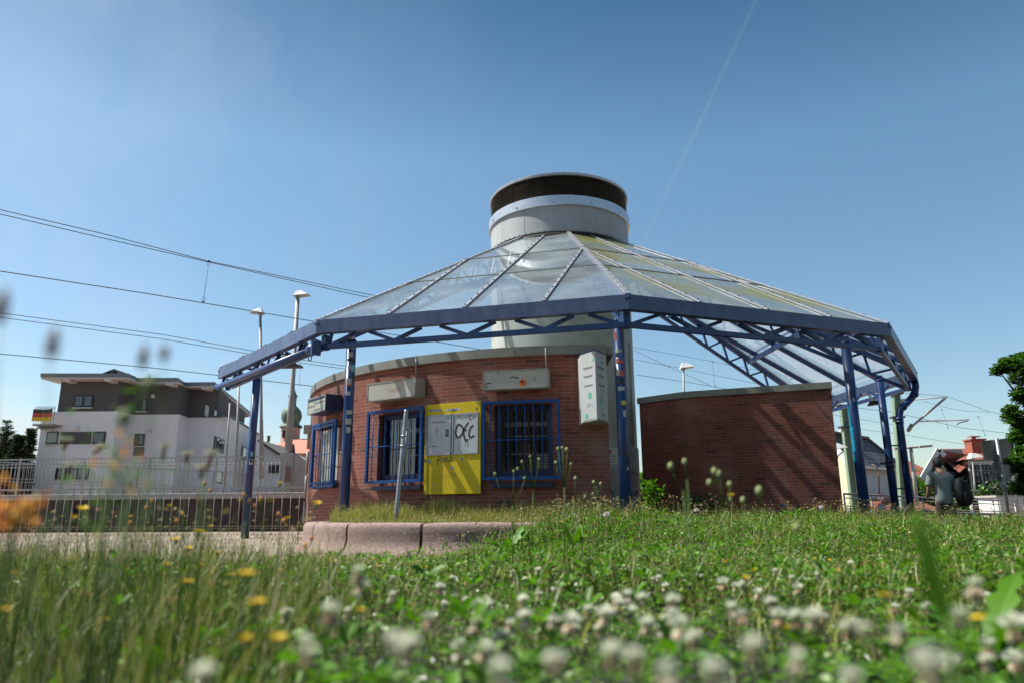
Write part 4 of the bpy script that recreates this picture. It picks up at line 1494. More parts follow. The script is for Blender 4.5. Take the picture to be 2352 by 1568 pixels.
for j in range(14):
    a_, b_ = yb_uv(0.32 + j * 0.012, 0.812)
    rect(mb, fmb, a_, b_ - 0.003, a_ + 0.007, b_ + 0.003, 0.003, 4)
stroke(mb, fmb, [yb_uv(0.53, 0.76), yb_uv(0.52, 0.79), yb_uv(0.56, 0.78), yb_uv(0.55, 0.82)], 0.004, 0.003, 4)
mb.build('markings', [M['ink'], M['stick_r'], M['bluespray'], M['white'], M['inkgrey'], M['paper']], yb)


def sign_box(tl, tr, bl, br, depth, label, case, front_mat, group=None):
    a0, a1, z0, z1 = wall_rect(tl, tr, bl, br, depth)
    fm_, hw, hh, rz, c, n = wall_frame(a0, a1, z0, z1, depth)
    root = empty('sign_box', c, label, 'sign box', group)
    mb = MB()
    mb.box(c - n * (depth * 0.5 - 0.01), (2 * hw, depth - 0.02, 2 * hh), rz=rz)
    mb.build('case', case, root, bevel=0.008)
    mb = MB()
    w = 0.022
    for (p0_, p1_) in (((-hw, -hh + w / 2), (hw, -hh + w / 2)), ((-hw, hh - w / 2), (hw, hh - w / 2)), ((-hw + w / 2, -hh), (-hw + w / 2, hh)), ((hw - w / 2, -hh), (hw - w / 2, hh))):
        mb.bar(fm_(*p0_, 0.005), fm_(*p1_, 0.005), w, 0.012, up=n)
    mb.build('rim', case if case is not M['darkblue'] else M['signcase'], root)
    mb = MB()
    rect(mb, fm_, -hw + w * 0.8, -hh + w * 0.8, hw - w * 0.8, hh - w * 0.8, 0.004)
    mb.build('sign_face', front_mat, root)
    return root, fm_, hw, hh


r1, f1, hw, hh = sign_box((708, 917), (749, 902), (707, 953), (747.5, 940), 0.36, 'blue cased sign box with green circles above the leftmost barred window', M['darkblue'], M['signwhite'])
mb = MB()
rect(mb, f1, -hw + 0.03, hh - 0.075, hw - 0.03, hh - 0.03, 0.007, 2)
put_text(mb, "Zeitkarten", 0.085, f1, -0.26, -0.01, 0.008, 0)
put_text(mb, "Informationen", 0.085, f1, 0.18, 0.03, 0.008, 0)
put_text(mb, "Fahrpläne", 0.085, f1, 0.05, -0.10, 0.008, 0)
for a_, b_, r_ in ((-0.45, -0.09, 0.06), (-0.12, 0.06, 0.045), (0.30, -0.09, 0.065), (-0.2, -0.12, 0.03), (0.5, 0.05, 0.04)):
    if abs(a_) < hw - r_: disc(mb, f1, a_, b_, r_, 0.006, 1, r2=r_ * 0.62)
mb.build('lettering', [M['inkgrey'], M['teal'], M['darkblue']], r1)
r2, f2_, hw, hh = sign_box((843.8, 882), (955, 865), (843.8, 922), (955, 909), 0.28, 'blank grey sign box with faint red scrawl above the window with the leaning pole', M['signcase'], M['signwhite'])
mb = MB()
for j in range(2):
    pts = [(-0.06 + i * 0.022, 0.005 - j * 0.035 + (0.013 if i % 2 else -0.010) * random.uniform(0.5, 1)) for i in range(14 if j == 0 else 13)]
    stroke(mb, f2_, pts, 0.0035, 0.007, 0, n=2)
stroke(mb, f2_, [(-0.05, -0.02), (0.24, 0.0)], 0.003, 0.007, 0)
mb.build('scrawl', M['redink'], r2)
r3, f3_, hw, hh = sign_box((1109, 852), (1260, 843.5), (1110, 895), (1260, 889.5), 0.20, 'blank grey sign box with an orange sticker beside the vertical sign', M['signcase'], M['signwhite'])
mb = MB()
blot(mb, f3_, 0.12, -0.06, 0.065, 0.06, 0.007, 0, jag=0.12)
blot(mb, f3_, 0.115, -0.045, 0.035, 0.02, 0.008, 1)
for a_, b_ in ((-0.04, 0.04), (0.0, 0.03), (-0.07, 0.03), (0.03, 0.02)):
    blot(mb, f3_, a_, b_, 0.018, 0.014, 0.007, 1)
stroke(mb, f3_, [(-hw + 0.03, -0.055), (-hw + 0.09, -0.045), (-hw + 0.14, -0.05), (-hw + 0.05, -0.065), (-hw + 0.06, -0.12), (-hw + 0.09, -0.09)], 0.008, 0.007, 1)
for a_, b_ in ((0.30, 0.0), (-0.30, 0.11)):
    for q_ in range(3): stroke(mb, f3_, [(a_ + q_ * 0.015, b_ + 0.03), (a_ + q_ * 0.015 + 0.004, b_ - 0.03)], 0.004, 0.007, 2)
mb.build('sticker', [M['orange'], M['ink'], M['redink']], r3)

# vertical two-faced information box at the wall end
pl, pm, pr = at_y(1335.5, 880, 11.1), at_y(1368.5, 880, 10.78), at_y(1394, 880, 11.12)
zt_, zb_ = at_y(1368, 804.5, 10.78).z, at_y(1372, 963.6, 10.78).z
vb = empty('information_sign', (pm.x, pm.y, zb_), 'tall white two-sided sign box with green circles on the end of the brick wall', 'sign')
mb = MB()
back = wpt(AE - 0.02, 0)
poly = [(pl.x, pl.y), (pm.x, pm.y), (pr.x, pr.y), (pr.x + 0.0, back.y + 0.05), (pl.x - 0.02, back.y + 0.05)]
mb.prism(poly, zb_, zt_)
mb.build('case', M['white'], vb, bevel=0.006)
mb = MB()
mb.prism([(x, y) for x, y in poly], zt_ + 0.002, zt_ + 0.022)
mb.build('top_plate', M['darkblue'], vb)
mb = MB()
for (A, B) in ((pl, pm), (pm, pr)):
    d = (B - A); W = Vector((d.x, d.y, 0)).length
    d = Vector((d.x, d.y, 0)).normalized()
    n = Vector((d.y, -d.x, 0))
    cc = (A + B) / 2
    cc.z = (zt_ + zb_) / 2
    fmv = frame_map(cc, d, (0, 0, 1), n)
    H = zt_ - zb_
    sx = min(1.0, W / 0.25)
    put_text(mb, "Zeitkarten", 0.060, fmv, -0.005, H * 0.28, 0.004, 0, sx=sx * 0.95)
    put_text(mb, "Fahrpläne", 0.060, fmv, -0.005, H * 0.155, 0.004, 0, sx=sx * 0.95)
    put_text(mb, "Informationen", 0.058, fmv, 0.0, H * 0.02, 0.004, 0, sx=sx * 0.66)
    if A is pl:
        L_ = (("U", 0.02, -0.13, 0.055), ("", -0.03, 0.37, 0.014), ("H", W * 0.38, 0.375, 0.03), ("", -0.07, -0.42, 0.045), ("", 0.08, -0.30, 0.012))
        stroke(mb, fmv, [(-0.07, -H * 0.28), (-0.02, -H * 0.24), (0.0, -H * 0.28), (-0.04, -H * 0.30), (0.03, -H * 0.25), (0.06, -H * 0.27), (0.08, -H * 0.24)], 0.004, 0.004, 2)
    else:
        L_ = (("S", -0.03, -0.20, 0.052), ("", 0.07, 0.36, 0.03), ("", 0.05, -0.06, 0.018), ("", 0.09, -0.36, 0.014))
        for q_ in range(4): blot(mb, fmv, 0.01 + q_ * 0.012, -H * 0.42 + 0.01 * q_, 0.022, 0.014, 0.004, 2)
    for ch, a_, b_, r_ in L_:
        disc(mb, fmv, a_ * sx, b_ * H, r_ * (0.9 if sx > 0.8 else 0.8), 0.003, 1)
        if ch: put_text(mb, ch, r_ * 1.6, fmv, a_ * sx, b_ * H, 0.005, 3)
    stroke(mb, fmv, [(-W / 2 + 0.02, -H / 2 + 0.015), (W / 2 - 0.02, -H / 2 + 0.012)], 0.03, 0.0035, 4)
mb.build('lettering', [M['ink'], M['teal'], M['inkgrey'], M['white'], M['coping']], vb)

# ---- right brick wall
rw = [at_z(u, v, ZW) for u, v in ((1467.6, 913.2), (1571, 899), (1905, 876.5))]
bw = empty('brick_wall', rw[1], 'long red brick wall with pale coping to the right of the tower', 'wall')
dr = (rw[2] - rw[1]).normalized()
nr = Vector((-dr.y, dr.x, 0))
bx1, bx2 = rw[2] + nr * 3.5, rw[1] + nr * 3.5
poly = [rw[0], rw[1], rw[2], bx1, bx2]
mb = MB()
acc = 0.0
for i in range(len(poly)):
    A, B = poly[i], poly[(i + 1) % len(poly)]
    L = Vector((B.x - A.x, B.y - A.y)).length
    mb.add([(A.x, A.y, -0.4), (B.x, B.y, -0.4), (B.x, B.y, ZW - 0.13), (A.x, A.y, ZW - 0.13)], [(0, 1, 2, 3)], 0,
           [[(acc, -0.4), (acc + L, -0.4), (acc + L, ZW - 0.13), (acc, ZW - 0.13)]])
    acc += L
mb.build('wall', M['brick_dark'], bw)
mb = MB()


def offs(poly, d):
    n_ = len(poly)
    out_ = []
    for i in range(n_):
        A, B, C_ = Vector(poly[i - 1][:2]), Vector(poly[i][:2]), Vector(poly[(i + 1) % n_][:2])
        e1_, e2_ = (B - A).normalized(), (C_ - B).normalized()
        n1_, n2_ = Vector((e1_.y, -e1_.x)), Vector((e2_.y, -e2_.x))
        bi = (n1_ + n2_)
        bi = bi / max(bi.dot(n1_), 0.3)
        out_.append(tuple(B + bi * d))
    return out_


mb.prism(offs(poly, 0.04), ZW - 0.14, ZW)
mb.build('coping', M['coping'], bw, bevel=0.008)
mb = MB()
fmr = frame_map(rw[1], dr, (0, 0, 1), -nr)
for a_, b_, s1 in ((1.9, -2.55, 0.04), (2.6, -2.62, 0.05), (0.9, -2.3, 0.03)):
    blot(mb, fmr, a_, b_, s1, s1 * 1.2, 0.004)
mb.build('paint_mark', M['bluespray'], bw)

# ---- planter kerb of stone blocks
kp = [(-2.70, 12.3), (-2.84, 11.3), (-2.84, 10.40), (-2.52, 9.66), (-1.98, 9.10), (-1.06, 8.78), (0.0, 8.66), (1.05, 8.68), (2.1, 8.85), (3.1, 9.2)]
pk = empty('planter_kerb', (0, 8.8, 0), 'curved planter edge of rounded pink stone blocks in front of the pavilion', 'planter')


def cat(P, t_):
    i = min(int(t_), len(P) - 2)
    f_ = t_ - i
    p0, p1, p2, p3 = [Vector(P[max(0, min(len(P) - 1, j))]) for j in (i - 1, i, i + 1, i + 2)]
    return 0.5 * ((2 * p1) + (p2 - p0) * f_ + (2 * p0 - 5 * p1 + 4 * p2 - p3) * f_ ** 2 + (3 * p1 - p0 - 3 * p2 + p3) * f_ ** 3)


PROF = [(-0.11, -0.1), (-0.10, 0.03), (-0.05, 0.07), (-0.015, 0.12), (0.0, 0.18), (0.0, 0.26), (0.002, 0.325), (0.014, 0.36), (0.038, 0.381), (0.075, 0.386), (0.16, 0.386), (0.24, 0.386), (0.285, 0.375), (0.30, 0.33), (0.30, -0.1)]
for i in range(len(kp) - 1):
    mb = MB()
    K = 7
    g = 0.018
    rings = []
    for j in range(K + 1):
        t_ = i + g + (1 - 2 * g) * j / K
        c2 = cat(kp, t_)
        d2 = (cat(kp, min(t_ + 0.02, len(kp) - 1)) - cat(kp, max(t_ - 0.02, 0))).normalized()
        nin = Vector((-d2.y, d2.x))                       # points into the planter
        if nin.dot(Vector((0.6, 12)) - c2) < 0: nin = -nin
        sh = 0.012 if j in (0, K) else 0
        rings.append([(c2.x + nin.x * (o_ + sh * (1 if o_ < 0.15 else -1) - 0.10 + (0 if z_ > 0.2 else 0.0)), c2.y + nin.y * (o_ + sh * (1 if o_ < 0.15 else -1) - 0.10), z_ - sh * (1 if z_ > 0.36 else 0)) for o_, z_ in PROF])
    vs = [p_ for r_ in rings for p_ in r_]
    n_ = len(PROF)
    fs = [(j * n_ + k_, (j + 1) * n_ + k_, (j + 1) * n_ + k_ + 1, j * n_ + k_ + 1) for j in range(K) for k_ in range(n_ - 1)]
    mb.add(vs, fs, 0, smooth=True)
    mb.add(rings[0], [tuple(range(n_))], 0)
    mb.add(rings[-1], [tuple(range(n_))[::-1]], 0)
    mb.build('stone_block', M['kerb'], pk)


def planter_h(x, y):
    return 0.345 + 0.05 * sst(y, 9.5, 11.8) + 0.012 * np.sin(x * 4) * np.sin(y * 5)


mb = MB()
inner = []
for j in range(46):
    t_ = j / 45 * (len(kp) - 1)
    c2 = cat(kp, t_)
    d2 = (cat(kp, min(t_ + 0.02, len(kp) - 1)) - cat(kp, max(t_ - 0.02, 0))).normalized()
    nin = Vector((-d2.y, d2.x))
    if nin.dot(Vector((0.6, 12)) - c2) < 0: nin = -nin
    inner.append(c2 + nin * 0.18)
vs, fs = [], []
for j, c2 in enumerate(inner):
    tgt = Vector((0.9 * c2.x + 0.3, 14.5))
    for k_ in range(9):
        p_ = c2.lerp(tgt, k_ / 8)
        vs.append((p_.x, p_.y, float(planter_h(p_.x, p_.y))))
for j in range(len(inner) - 1):
    for k_ in range(8):
        fs.append((j * 9 + k_, (j + 1) * 9 + k_, (j + 1) * 9 + k_ + 1, j * 9 + k_ + 1))
mb.add(vs, fs, 0, smooth=True)
tag(mb.build('planter_ground', M['soil']), kind='structure')

# leaning steel pole in the planter
pb, pt_ = at_y(911, 1172, 10.3), at_y(933.5, 941, 10.45)
lp = empty('leaning_pole', pb, 'galvanised steel pole leaning in the planter before the second barred window', 'pole')
mb = MB()
mb.path([pb - Vector((0, 0, 0.3)), pb, pb.lerp(pt_, 0.985), pt_], [0.032, 0.032, 0.032, 0.03], n=18)
mb.build('tube', M['steel'], lp)
mb = MB()
q0, q1 = pb.lerp(pt_, 0.44), pb.lerp(pt_, 0.80)
mb.path([q0 + Vector((0.035, 0, 0)), q1 + Vector((0.035, 0, 0))], 0.022, n=12)
for f_ in (0.63, 0.73):
    c = pb.lerp(pt_, f_)
    d = (pt_ - pb).normalized()
    mb.path([c - d * 0.012, c + d * 0.012], 0.044, n=16)
    mb.box(c + Vector((0, -0.045, 0)), (0.07, 0.02, 0.018))
mb.build('clamp', M['steel'], lp)

# ------------------------------------------------------------------ overhead wires of the railway
TA, TD = Vector((-11.6, 15.5, 0)), Vector((0.795, 0.607, 0))
TB, TD2 = Vector((-17.7, 24.2, 0)), Vector((0.814, 0.581, 0))


def wire(px, p, d, label, r=0.012, group='overhead railway wires'):
    pts = [at_plane(u, v, p, d) for u, v in px]
    mb = MB()
    Q = []
    for i in range(len(pts) - 1):
        for k in range(8):
            t = k / 8
            q_ = pts[i].lerp(pts[i + 1], t)
            q_.z -= 0.0
            Q.append(q_)
    Q.append(pts[-1])
    mb.path(Q, r, n=6)
    return solo(mb, 'overhead_wire', M['cable'], label, 'wire', group)


def ext(px, du=-260):
    (u0, v0), (u1, v1) = px[0], px[1]
    return [(u0 + du, v0 + du * (v1 - v0) / (u1 - u0))] + list(px)


wire(ext([(0, 482), (240, 538), (477, 600), (877, 683), (1180, 742), (1420, 786)]), TA, TD, 'upper of the two nearly touching wires from the top left edge to the canopy', 0.010)
wire(ext([(0, 492), (240, 548), (477, 602), (860, 687), (1180, 752), (1420, 794)]), TA + Vector((0, .3, 0)), TD, 'lower of the two nearly touching wires from the top left edge to the canopy', 0.010)
wire(ext([(0, 623), (340, 675), (700, 735), (980, 781), (1110, 803), (1400, 848)]), TA, TD, 'single taut wire running from the left edge behind the canopy corner', 0.011)
wire(ext([(0, 719), (370, 768), (715, 829), (800, 841), (1200, 898)]), TB, TD2, 'upper wire of the lower pair passing behind the left canopy tip', 0.012)
wire(ext([(0, 729), (370, 778), (715, 836), (790, 846), (1200, 902)]), TB + Vector((0, .3, 0)), TD2, 'lower wire of the lower pair passing behind the left canopy tip', 0.012)
wire(ext([(0, 812), (360, 845), (718, 886), (1200, 940)]), TB, TD2, 'lowest wire on the left crossing above the grey and white apartment roof', 0.014)
RA, RDr = Vector((3.5, 30, 0)), Vector((0.9, 0.43, 0))
RB = Vector((3.5, 34, 0))
wire([(1440, 795), (1575, 818), (1716, 845), (1900, 880)], RA, RDr, 'upper thin wire between the tower and the right wall', 0.008)
wire([(1440, 822), (1575, 847), (1731, 879), (1900, 915)], RA, RDr, 'middle thin wire between the tower and the right wall', 0.008)
wire([(1440, 797), (1540, 843), (1633, 885)], RA, RDr, 'steeply slanting wire between the tower and the right wall', 0.008)
wire([(1462, 860), (1575, 876), (1700, 898)], RA, RDr, 'lowest wire just above the left end of the right wall', 0.010)
FA, FD = Vector((13, 31, 0)), Vector((0.97, 0.24, 0))
wire([(1905, 928), (2050, 945), (2210, 982), (2352, 998), (2500, 1020)], FA, FD, 'long contact wire sagging behind the downpipe towards the right edge', 0.009)
wire([(2060, 900), (2176, 909), (2274, 945), (2352, 962), (2500, 990)], FA, FD, 'topmost wire at the far right above the bracket arm', 0.008)
wire([(2120, 920), (2186, 938), (2225, 944), (2274, 945)], FA, FD, 'short wire joining the topmost wire at the far right', 0.007)
wire([(1905, 975), (2080, 998), (2186, 1015), (2262, 1024)], FA, FD, 'faint low wire above the red roofed house', 0.007)
wire([(1905, 950), (1990, 964), (2060, 975)], FA, FD, 'faint wire seen between the blue columns', 0.007)


def dropper(a, b, p, d, label):
    A, B = at_plane(*a, p, d), at_plane(*b, p, d)
    mb = MB()
    mb.path([A, A.lerp(B, 0.5), B], 0.006, n=5)
    for c, s1 in ((A, -1), (B, 1)):
        if A.y < 26 and A.x < 0: mb.path([c + Vector((0.05 * sin(t) * s1, 0, 0.08 * s1 * -1 * (1 - cos(t)) * -1)) * 0.9 for t in np.linspace(0, 2 * pi, 10)], 0.005, n=4)
        mb.box(c, (0.04, 0.03, 0.04))
    solo(mb, 'dropper_wire', M['cable'], label, 'wire')


dropper((480, 600), (467, 694), TA, TD, 'thin looped dropper joining two wires in the open sky on the left')
dropper((690, 836), (688, 883), TB, TD2, 'thin dropper wire beside the tall lamp pole below the canopy tip')
dropper((1636, 830), (1643, 887), RA, RDr, 'thin dropper wire above the right brick wall')
dropper((2163, 940), (2178, 982), FA, FD, 'left dropper wire under the bracket arm at far right')
dropper((2247, 956), (2263, 998), FA, FD, 'right dropper wire under the bracket arm at far right')


# ------------------------------------------------------------------ lamps and masts
def floodlamp(u_base, v_base, u_top, v_top, Y, label, flip=1, size=0.55, r=0.07, base_u=None):
    A, B = at_y(u_base, v_base, Y), at_y(u_top, v_top, Y)
    B.x = A.x + (B.x - A.x)
    root = empty('street_lamp', A, label, 'street lamp')
    mb = MB()
    mb.path([A, A.lerp(B, 0.35), A.lerp(B, 0.36), B], [r * 1.35, r, r * 0.85, r * 0.7], n=12)
    mb.build('pole', M['lampgrey'], root)
    s = size
    c = B
    mb = MB()
    f = flip
    bot = [(-0.30 * s * f, -0.4 * s, 0.0), (0.95 * s * f, -0.4 * s, 0.13 * s), (0.95 * s * f, 0.4 * s, 0.13 * s), (-0.30 * s * f, 0.4 * s, 0.0)]
    top = [(-0.10 * s * f, -0.2 * s, 0.50 * s), (0.25 * s * f, -0.2 * s, 0.50 * s), (0.25 * s * f, 0.2 * s, 0.50 * s), (-0.10 * s * f, 0.2 * s, 0.50 * s)]
    fs = [(4, 5, 6, 7), (0, 1, 5, 4), (1, 2, 6, 5), (2, 3, 7, 6), (3, 0, 4, 7)]
    if f < 0: fs = [q_[::-1] for q_ in fs]
    mb.add([c + Vector(p_) for p_ in bot + top], fs)
    mb.build('lamp_shade', M['lampwhite'], root)
    mb = MB()
    mb.add([c + Vector(p_) + Vector((0, 0, 0.01)) for p_ in bot], [(3, 2, 1, 0) if f > 0 else (0, 1, 2, 3)])
    mb.box(c + Vector((0, 0, -0.03 * s)), (0.28 * s, 0.3 * s, 0.16 * s))
    mb.build('lamp_glass', M['signcase'], root)
    return root


floodlamp(662, 1040, 684, 682, 24.0, 'tall lamp on a concrete block left of the pavilion', 1, 0.42, 0.095)
floodlamp(601, 1100, 598, 722, 26.5, 'lamp with white hood rising behind the left canopy tip', -1, 0.42, 0.07)
floodlamp(1571, 960, 1570, 846, 31.0, 'small lamp with white hood behind the middle of the right wall', 1, 0.50, 0.06)
floodlamp(2240, 1130, 2233, 1052, 30.0, 'small white lamp in front of the red roofed house', 1, 0.44, 0.035)
floodlamp(1925, 1120, 1917, 1031, 26.0, 'white lamp hood peeking out beside the end of the brick wall', 1, 0.44, 0.05)

# concrete block carrying the tall lamp
c0, c1 = at_y(643, 1122, 24.0), at_y(673, 1122, 24.0)
zt0 = at_y(660, 1040, 24.0).z
cb = empty('concrete_block', ((c0.x + c1.x) / 2, 24, 0), 'pale concrete block with a rusty plate under the tall lamp', 'concrete block')
mb = MB()
w_ = c1.x - c0.x
xr = at_y(707, 1100, 24.0).x
mb.prism([(c0.x, 23.8), (c1.x, 23.8), (c1.x, 24.6), (c0.x, 24.6)], 0.0, zt0)
mb.add([(c1.x, 23.85, 0), (xr + 0.3, 23.85, 0), (xr + 0.3, 23.85, zt0 - 0.45), (c1.x, 23.85, zt0 - 0.02), (c1.x, 24.5, 0), (xr + 0.3, 24.5, 0), (xr + 0.3, 24.5, zt0 - 0.45), (c1.x, 24.5, zt0 - 0.02)],
       [(0, 1, 2, 3), (3, 2, 6, 7), (1, 5, 6, 2), (5, 4, 7, 6)])
mb.build('block', M['concrete'], cb, bevel=0.02)
mb = MB()
ca, cc2 = at_y(652, 1112, 23.79), at_y(664, 1078, 23.79)
ca = at_y(649, 1105, 23.79); cc2 = at_y(668, 1070, 23.79)
mb.box(((ca.x + cc2.x) / 2, 23.79, (ca.z + cc2.z) / 2), (cc2.x - ca.x, 0.03, cc2.z - ca.z))
mb.build('plate', M['rust'], cb)
mb = MB()
bx = at_y(660, 1040, 24.0)
mb.lathe([(0.0, 0.0), (0.24, 0.0), (0.20, 0.05), (0.15, 0.32), (0, 0.32)], (bx.x, 24.2, zt0), n=12)
mb.build('foot', M['bolt'], cb)


def mast(u0, v0, u1, v1, Y, w, label):
    A, B = at_y(u0, v0, Y), at_y(u1, v1, Y)
    A.z = 0.0 if Y < 40 else 0.0
    root = empty('railway_mast', A, label, 'mast')
    mb = MB()
    for s1 in (-1, 1):
        mb.bar(A + Vector((s1 * w / 2, 0, 0)), B + Vector((s1 * w / 2, 0, 0)), 0.05, w, up=(0, 1, 0))
    mb.bar(A + Vector((0, 0, 0)), B, w - 0.08, 0.03, up=(0, 1, 0))
    mb.build('post', M['greenmast'], root)
    mb = MB()
    for f_ in (0.99, 0.80):
        mb.box(A.lerp(B, f_), (w + 0.30, w + 0.1, 0.07))
    mb.build('clamp', M['bolt'], root)
    return root


m1 = mast(1964, 1175, 1936, 928, 32.0, 0.24, 'pale green railway mast between the brick wall end and the blue column')
m2 = mast(2075, 1175, 2057, 900, 31.0, 0.24, 'pale green railway mast behind the blue downpipe carrying a bracket arm')
YM = 31.0
for nm, pts, r, mt in (('bracket_arm', [(2085, 990), (2090, 982), (2174, 911)], 0.05, 'lampgrey'), ('bracket_arm', [(2066, 920), (2100, 917), (2172, 911)], 0.03, 'lampwhite'),
                       ('steady_arm', [(2112, 967), (2226, 963)], 0.035, 'lampwhite'), ('steady_arm', [(2198, 974), (2204, 970), (2222, 966)], 0.02, 'cable')):
    mb = MB()
    mb.path([at_y(u, v, YM) for u, v in pts], r, n=8)
    if nm == 'bracket_arm':
        c = at_y(*pts[0], YM)
        d = (at_y(*pts[1], YM) - c).normalized()
        for j in range(4): mb.path([c + d * (0.06 + j * 0.09), c + d * (0.10 + j * 0.09)], 0.09, n=10)
    mb.build(nm, M[mt], m2)
# two slim masts before the apartment house
for (u0, u1, v1, Y, r, lab) in ((540, 549, 880, 33.0, 0.07, 'slim grey mast close left of the leftmost blue column'), (516, 528, 925, 33.5, 0.05, 'shorter grey post with a small arm in front of the apartment house')):
    A, B = at_y(u0, 1120, Y), at_y(u1, v1, Y)
    root = empty('slim_mast', A, lab, 'mast')
    mb = MB()
    mb.path([A, B], [r, r * 0.7], n=10)
    mb.build('pole', M['lampgrey'], root)
    if Y > 33.2:
        mb = MB()
        c = at_y(530, 1016, Y)
        mb.bar(c, at_y(505, 1015, Y), 0.12, 0.05)
        mb.build('lamp_arm', M['white'], root)
# double street lamp on the right
A, B = at_y(2107, 1160, 27.0), at_y(2092, 1027, 27.0)
root = empty('street_lamp', A, 'grey street lamp with two flat heads right of the downpipe', 'street lamp')
mb = MB()
mb.path([A, B], [0.075, 0.06], n=12)
mb.tube(B, B + Vector((0, 0, 0.03)), 0.16, n=12)
mb.build('pole', M['lampgrey'], root)
for (u, v, s1) in ((2138, 1023, 1), (2052, 1030, -1)):
    C_ = at_y(u, v, 27.0)
    mb = MB()
    mid = B.lerp(C_, 0.35)
    mb.path([B, mid], 0.035, n=8)
    mb.bar(mid, C_, 0.24, 0.07)
    mb.build('lamp_head', M['lampgrey'], root)

# ------------------------------------------------------------------ fence, wall and ramp railing on the left
YF = 18.2
F0, F1 = Vector((-17.5, 18.9, 0)), Vector((-4.6, 18.0, 0))


def fence(F0, F1, z0, z1, nseg, gap, label, top=0.03, bar=0.008, name='metal_fence', group=None, mat='rail', mids=(), post=0.025):
    root = empty(name, F0, label, 'fence', group)
    d = (F1 - F0)
    L = d.length
    d = d.normalized()
    up = Vector((0, 0, 1))
    dz0 = lambda t: F0.z + (F1.z - F0.z) * t
    mb = MB()
    mb.bar(F0 + up * z1, F1 + up * z1, top * 1.6, top * 1.3)
    mb.build('top_rail', M[mat], root)
    for m_ in mids:
        mb = MB()
        mb.bar(F0 + up * m_, F1 + up * m_, top, top * 0.8)
        mb.build('rail', M[mat], root)
    for s1 in range(nseg):
        a, b = s1 / nseg, (s1 + 1) / nseg
        mb = MB()
        n_ = int(L / nseg / gap)
        for j in range(1, n_):
            p_ = F0.lerp(F1, a + (b - a) * j / n_)
            mb.tube(p_ + up * z0, p_ + up * (z1 - top * 0.5), bar, n=6)
        mb.build('bar_panel', M[mat], root)
    for s1 in range(nseg + 1):
        p_ = F0.lerp(F1, s1 / nseg)
        mb = MB()
        mb.box(p_ + up * ((z0 + z1) / 2), (post * 2, post * 2, z1 - z0 - 0.01))
        mb.build('post', M[mat], root)
    return root


fence(F0, F1, -0.02, 1.13, 4, 0.21, 'low steel fence with thin upright bars at the paving edge left of the pavilion', 0.035, 0.009, post=0.012)
ew = empty('retaining_wall', (-12, 21.5, 0), 'dark retaining wall with a pale edge behind the low fence', 'wall')
W0, W1 = Vector((-26, 23.4, 0)), Vector((-5.2, 21.6, 0))
dW = (W1 - W0).normalized()
mb = MB()
mb.bar(W0 + Vector((0, 0.2, 0.46)), W1 + Vector((0, 0.2, 0.46)), 0.3, 0.96)
for j in range(12):
    p_ = W0.lerp(W1, (j + 0.3) / 12)
    mb.box(p_ + Vector((0, 0.03, 0.35)), (0.16, 0.16, 0.7))
mb.build('wall', M['darkwall'], ew)
mb = MB()
mb.bar(W0 + Vector((0, 0.1, 1.03)), W1 + Vector((0, 0.1, 1.03)), 0.6, 0.16)
mb.build('edge_slab', M['concrete'], ew, bevel=0.01)
mb = MB()
mb.bar(W0 + Vector((0, -0.5, 0.16)), W1 + Vector((0, -0.5, 0.16)), 0.03, 0.03)
mb.bar(W0 + Vector((0, -0.5, 0.10)), W1 + Vector((0, -0.5, 0.10)), 0.02, 0.02)
mb.build('pipe', M['rust'], ew)
R0, R1 = Vector((-26, 23.6, 1.10)), Vector((-6.9, 21.95, 1.10))
fence(R0, R1, 0.0, 1.10, 9, 0.13, 'white steel railing on top of the retaining wall', 0.03, 0.007, name='ramp_railing', mids=(0.95, 0.86))
R0, R1 = Vector((-24, 26.2, 1.75)), Vector((-7.6, 25.0, 0.9))
fence(R0, R1, 0.0, 0.9, 6, 0.16, 'second steel railing sloping down along the ramp behind', 0.03, 0.007, name='ramp_railing', mids=(0.35, 0.25))
# cables box at the pavilion's left end
c = wpt(wall_hit(741, 900)[0] - 0.10, 1.2, 0.05)
mb = MB()
for i in range(4): mb.tube(c + Vector((-0.05, 0, -0.9 + i * 0.5)), c + Vector((-0.05, 0, -0.45 + i * 0.5)), 0.03, n=8)
mb.box(c + Vector((-0.08, 0, 1.0)), (0.14, 0.1, 0.18))
solo(mb, 'junction_box', M['signcase'], 'small cable box and pipe on the far left edge of the brick pavilion', 'cable box')


# ------------------------------------------------------------------ grey and white apartment house on the left
def on_y(u, v, Y): return at_y(u, v, Y)


ap = empty('apartment_house', (-28, 60, 0), 'white apartment house with dark grey top floor and flat roof behind the ramp', 'building')
ZB = at_y(200, 944, 60).z                   # height of the colour change
ZR = at_y(200, 872, 61).z - 0.30            # underside of roof
xA0 = at_y(97, 960, 60).x
xA0u = at_y(136, 910, 60).x
xA1 = at_y(269, 944, 60).x
YA, YB, YC = 60.0, 62.2, 64.4
xB0 = at_y(309, 950, YB).x
xB1 = at_y(412, 950, YB).x
xC0 = at_y(433, 956, YC).x
xC1 = at_y(528, 957, YC).x
D1 = Vector((at_y(604, 985, 82).x, 82.0, 0))
D0 = Vector((xC1, YC, 0))
low = [(xA0, YA), (xA1, YA), (xB0, YB), (xB1, YB), (xC0, YC), (xC1, YC), (D1.x, D1.y), (xA0, 90)]
upp = [(xA0u, YA + 0.02), (xA1 - 0.05, YA + 0.02), (xB0 - 0.05, YB + 0.02), (xB1 - 0.05, YB + 0.02), (xC0 - .05, YC + 0.02), (at_y(498, 957, YC).x, YC + 0.02),
       (at_y(505, 957, YC + 1).x, YC + 1.0), (at_y(562, 960, 80).x, 80.0), (xA0u, 88)]
mb = MB(); mb.prism(low, 0, ZB); mb.build('wall', M['render_white'], ap)
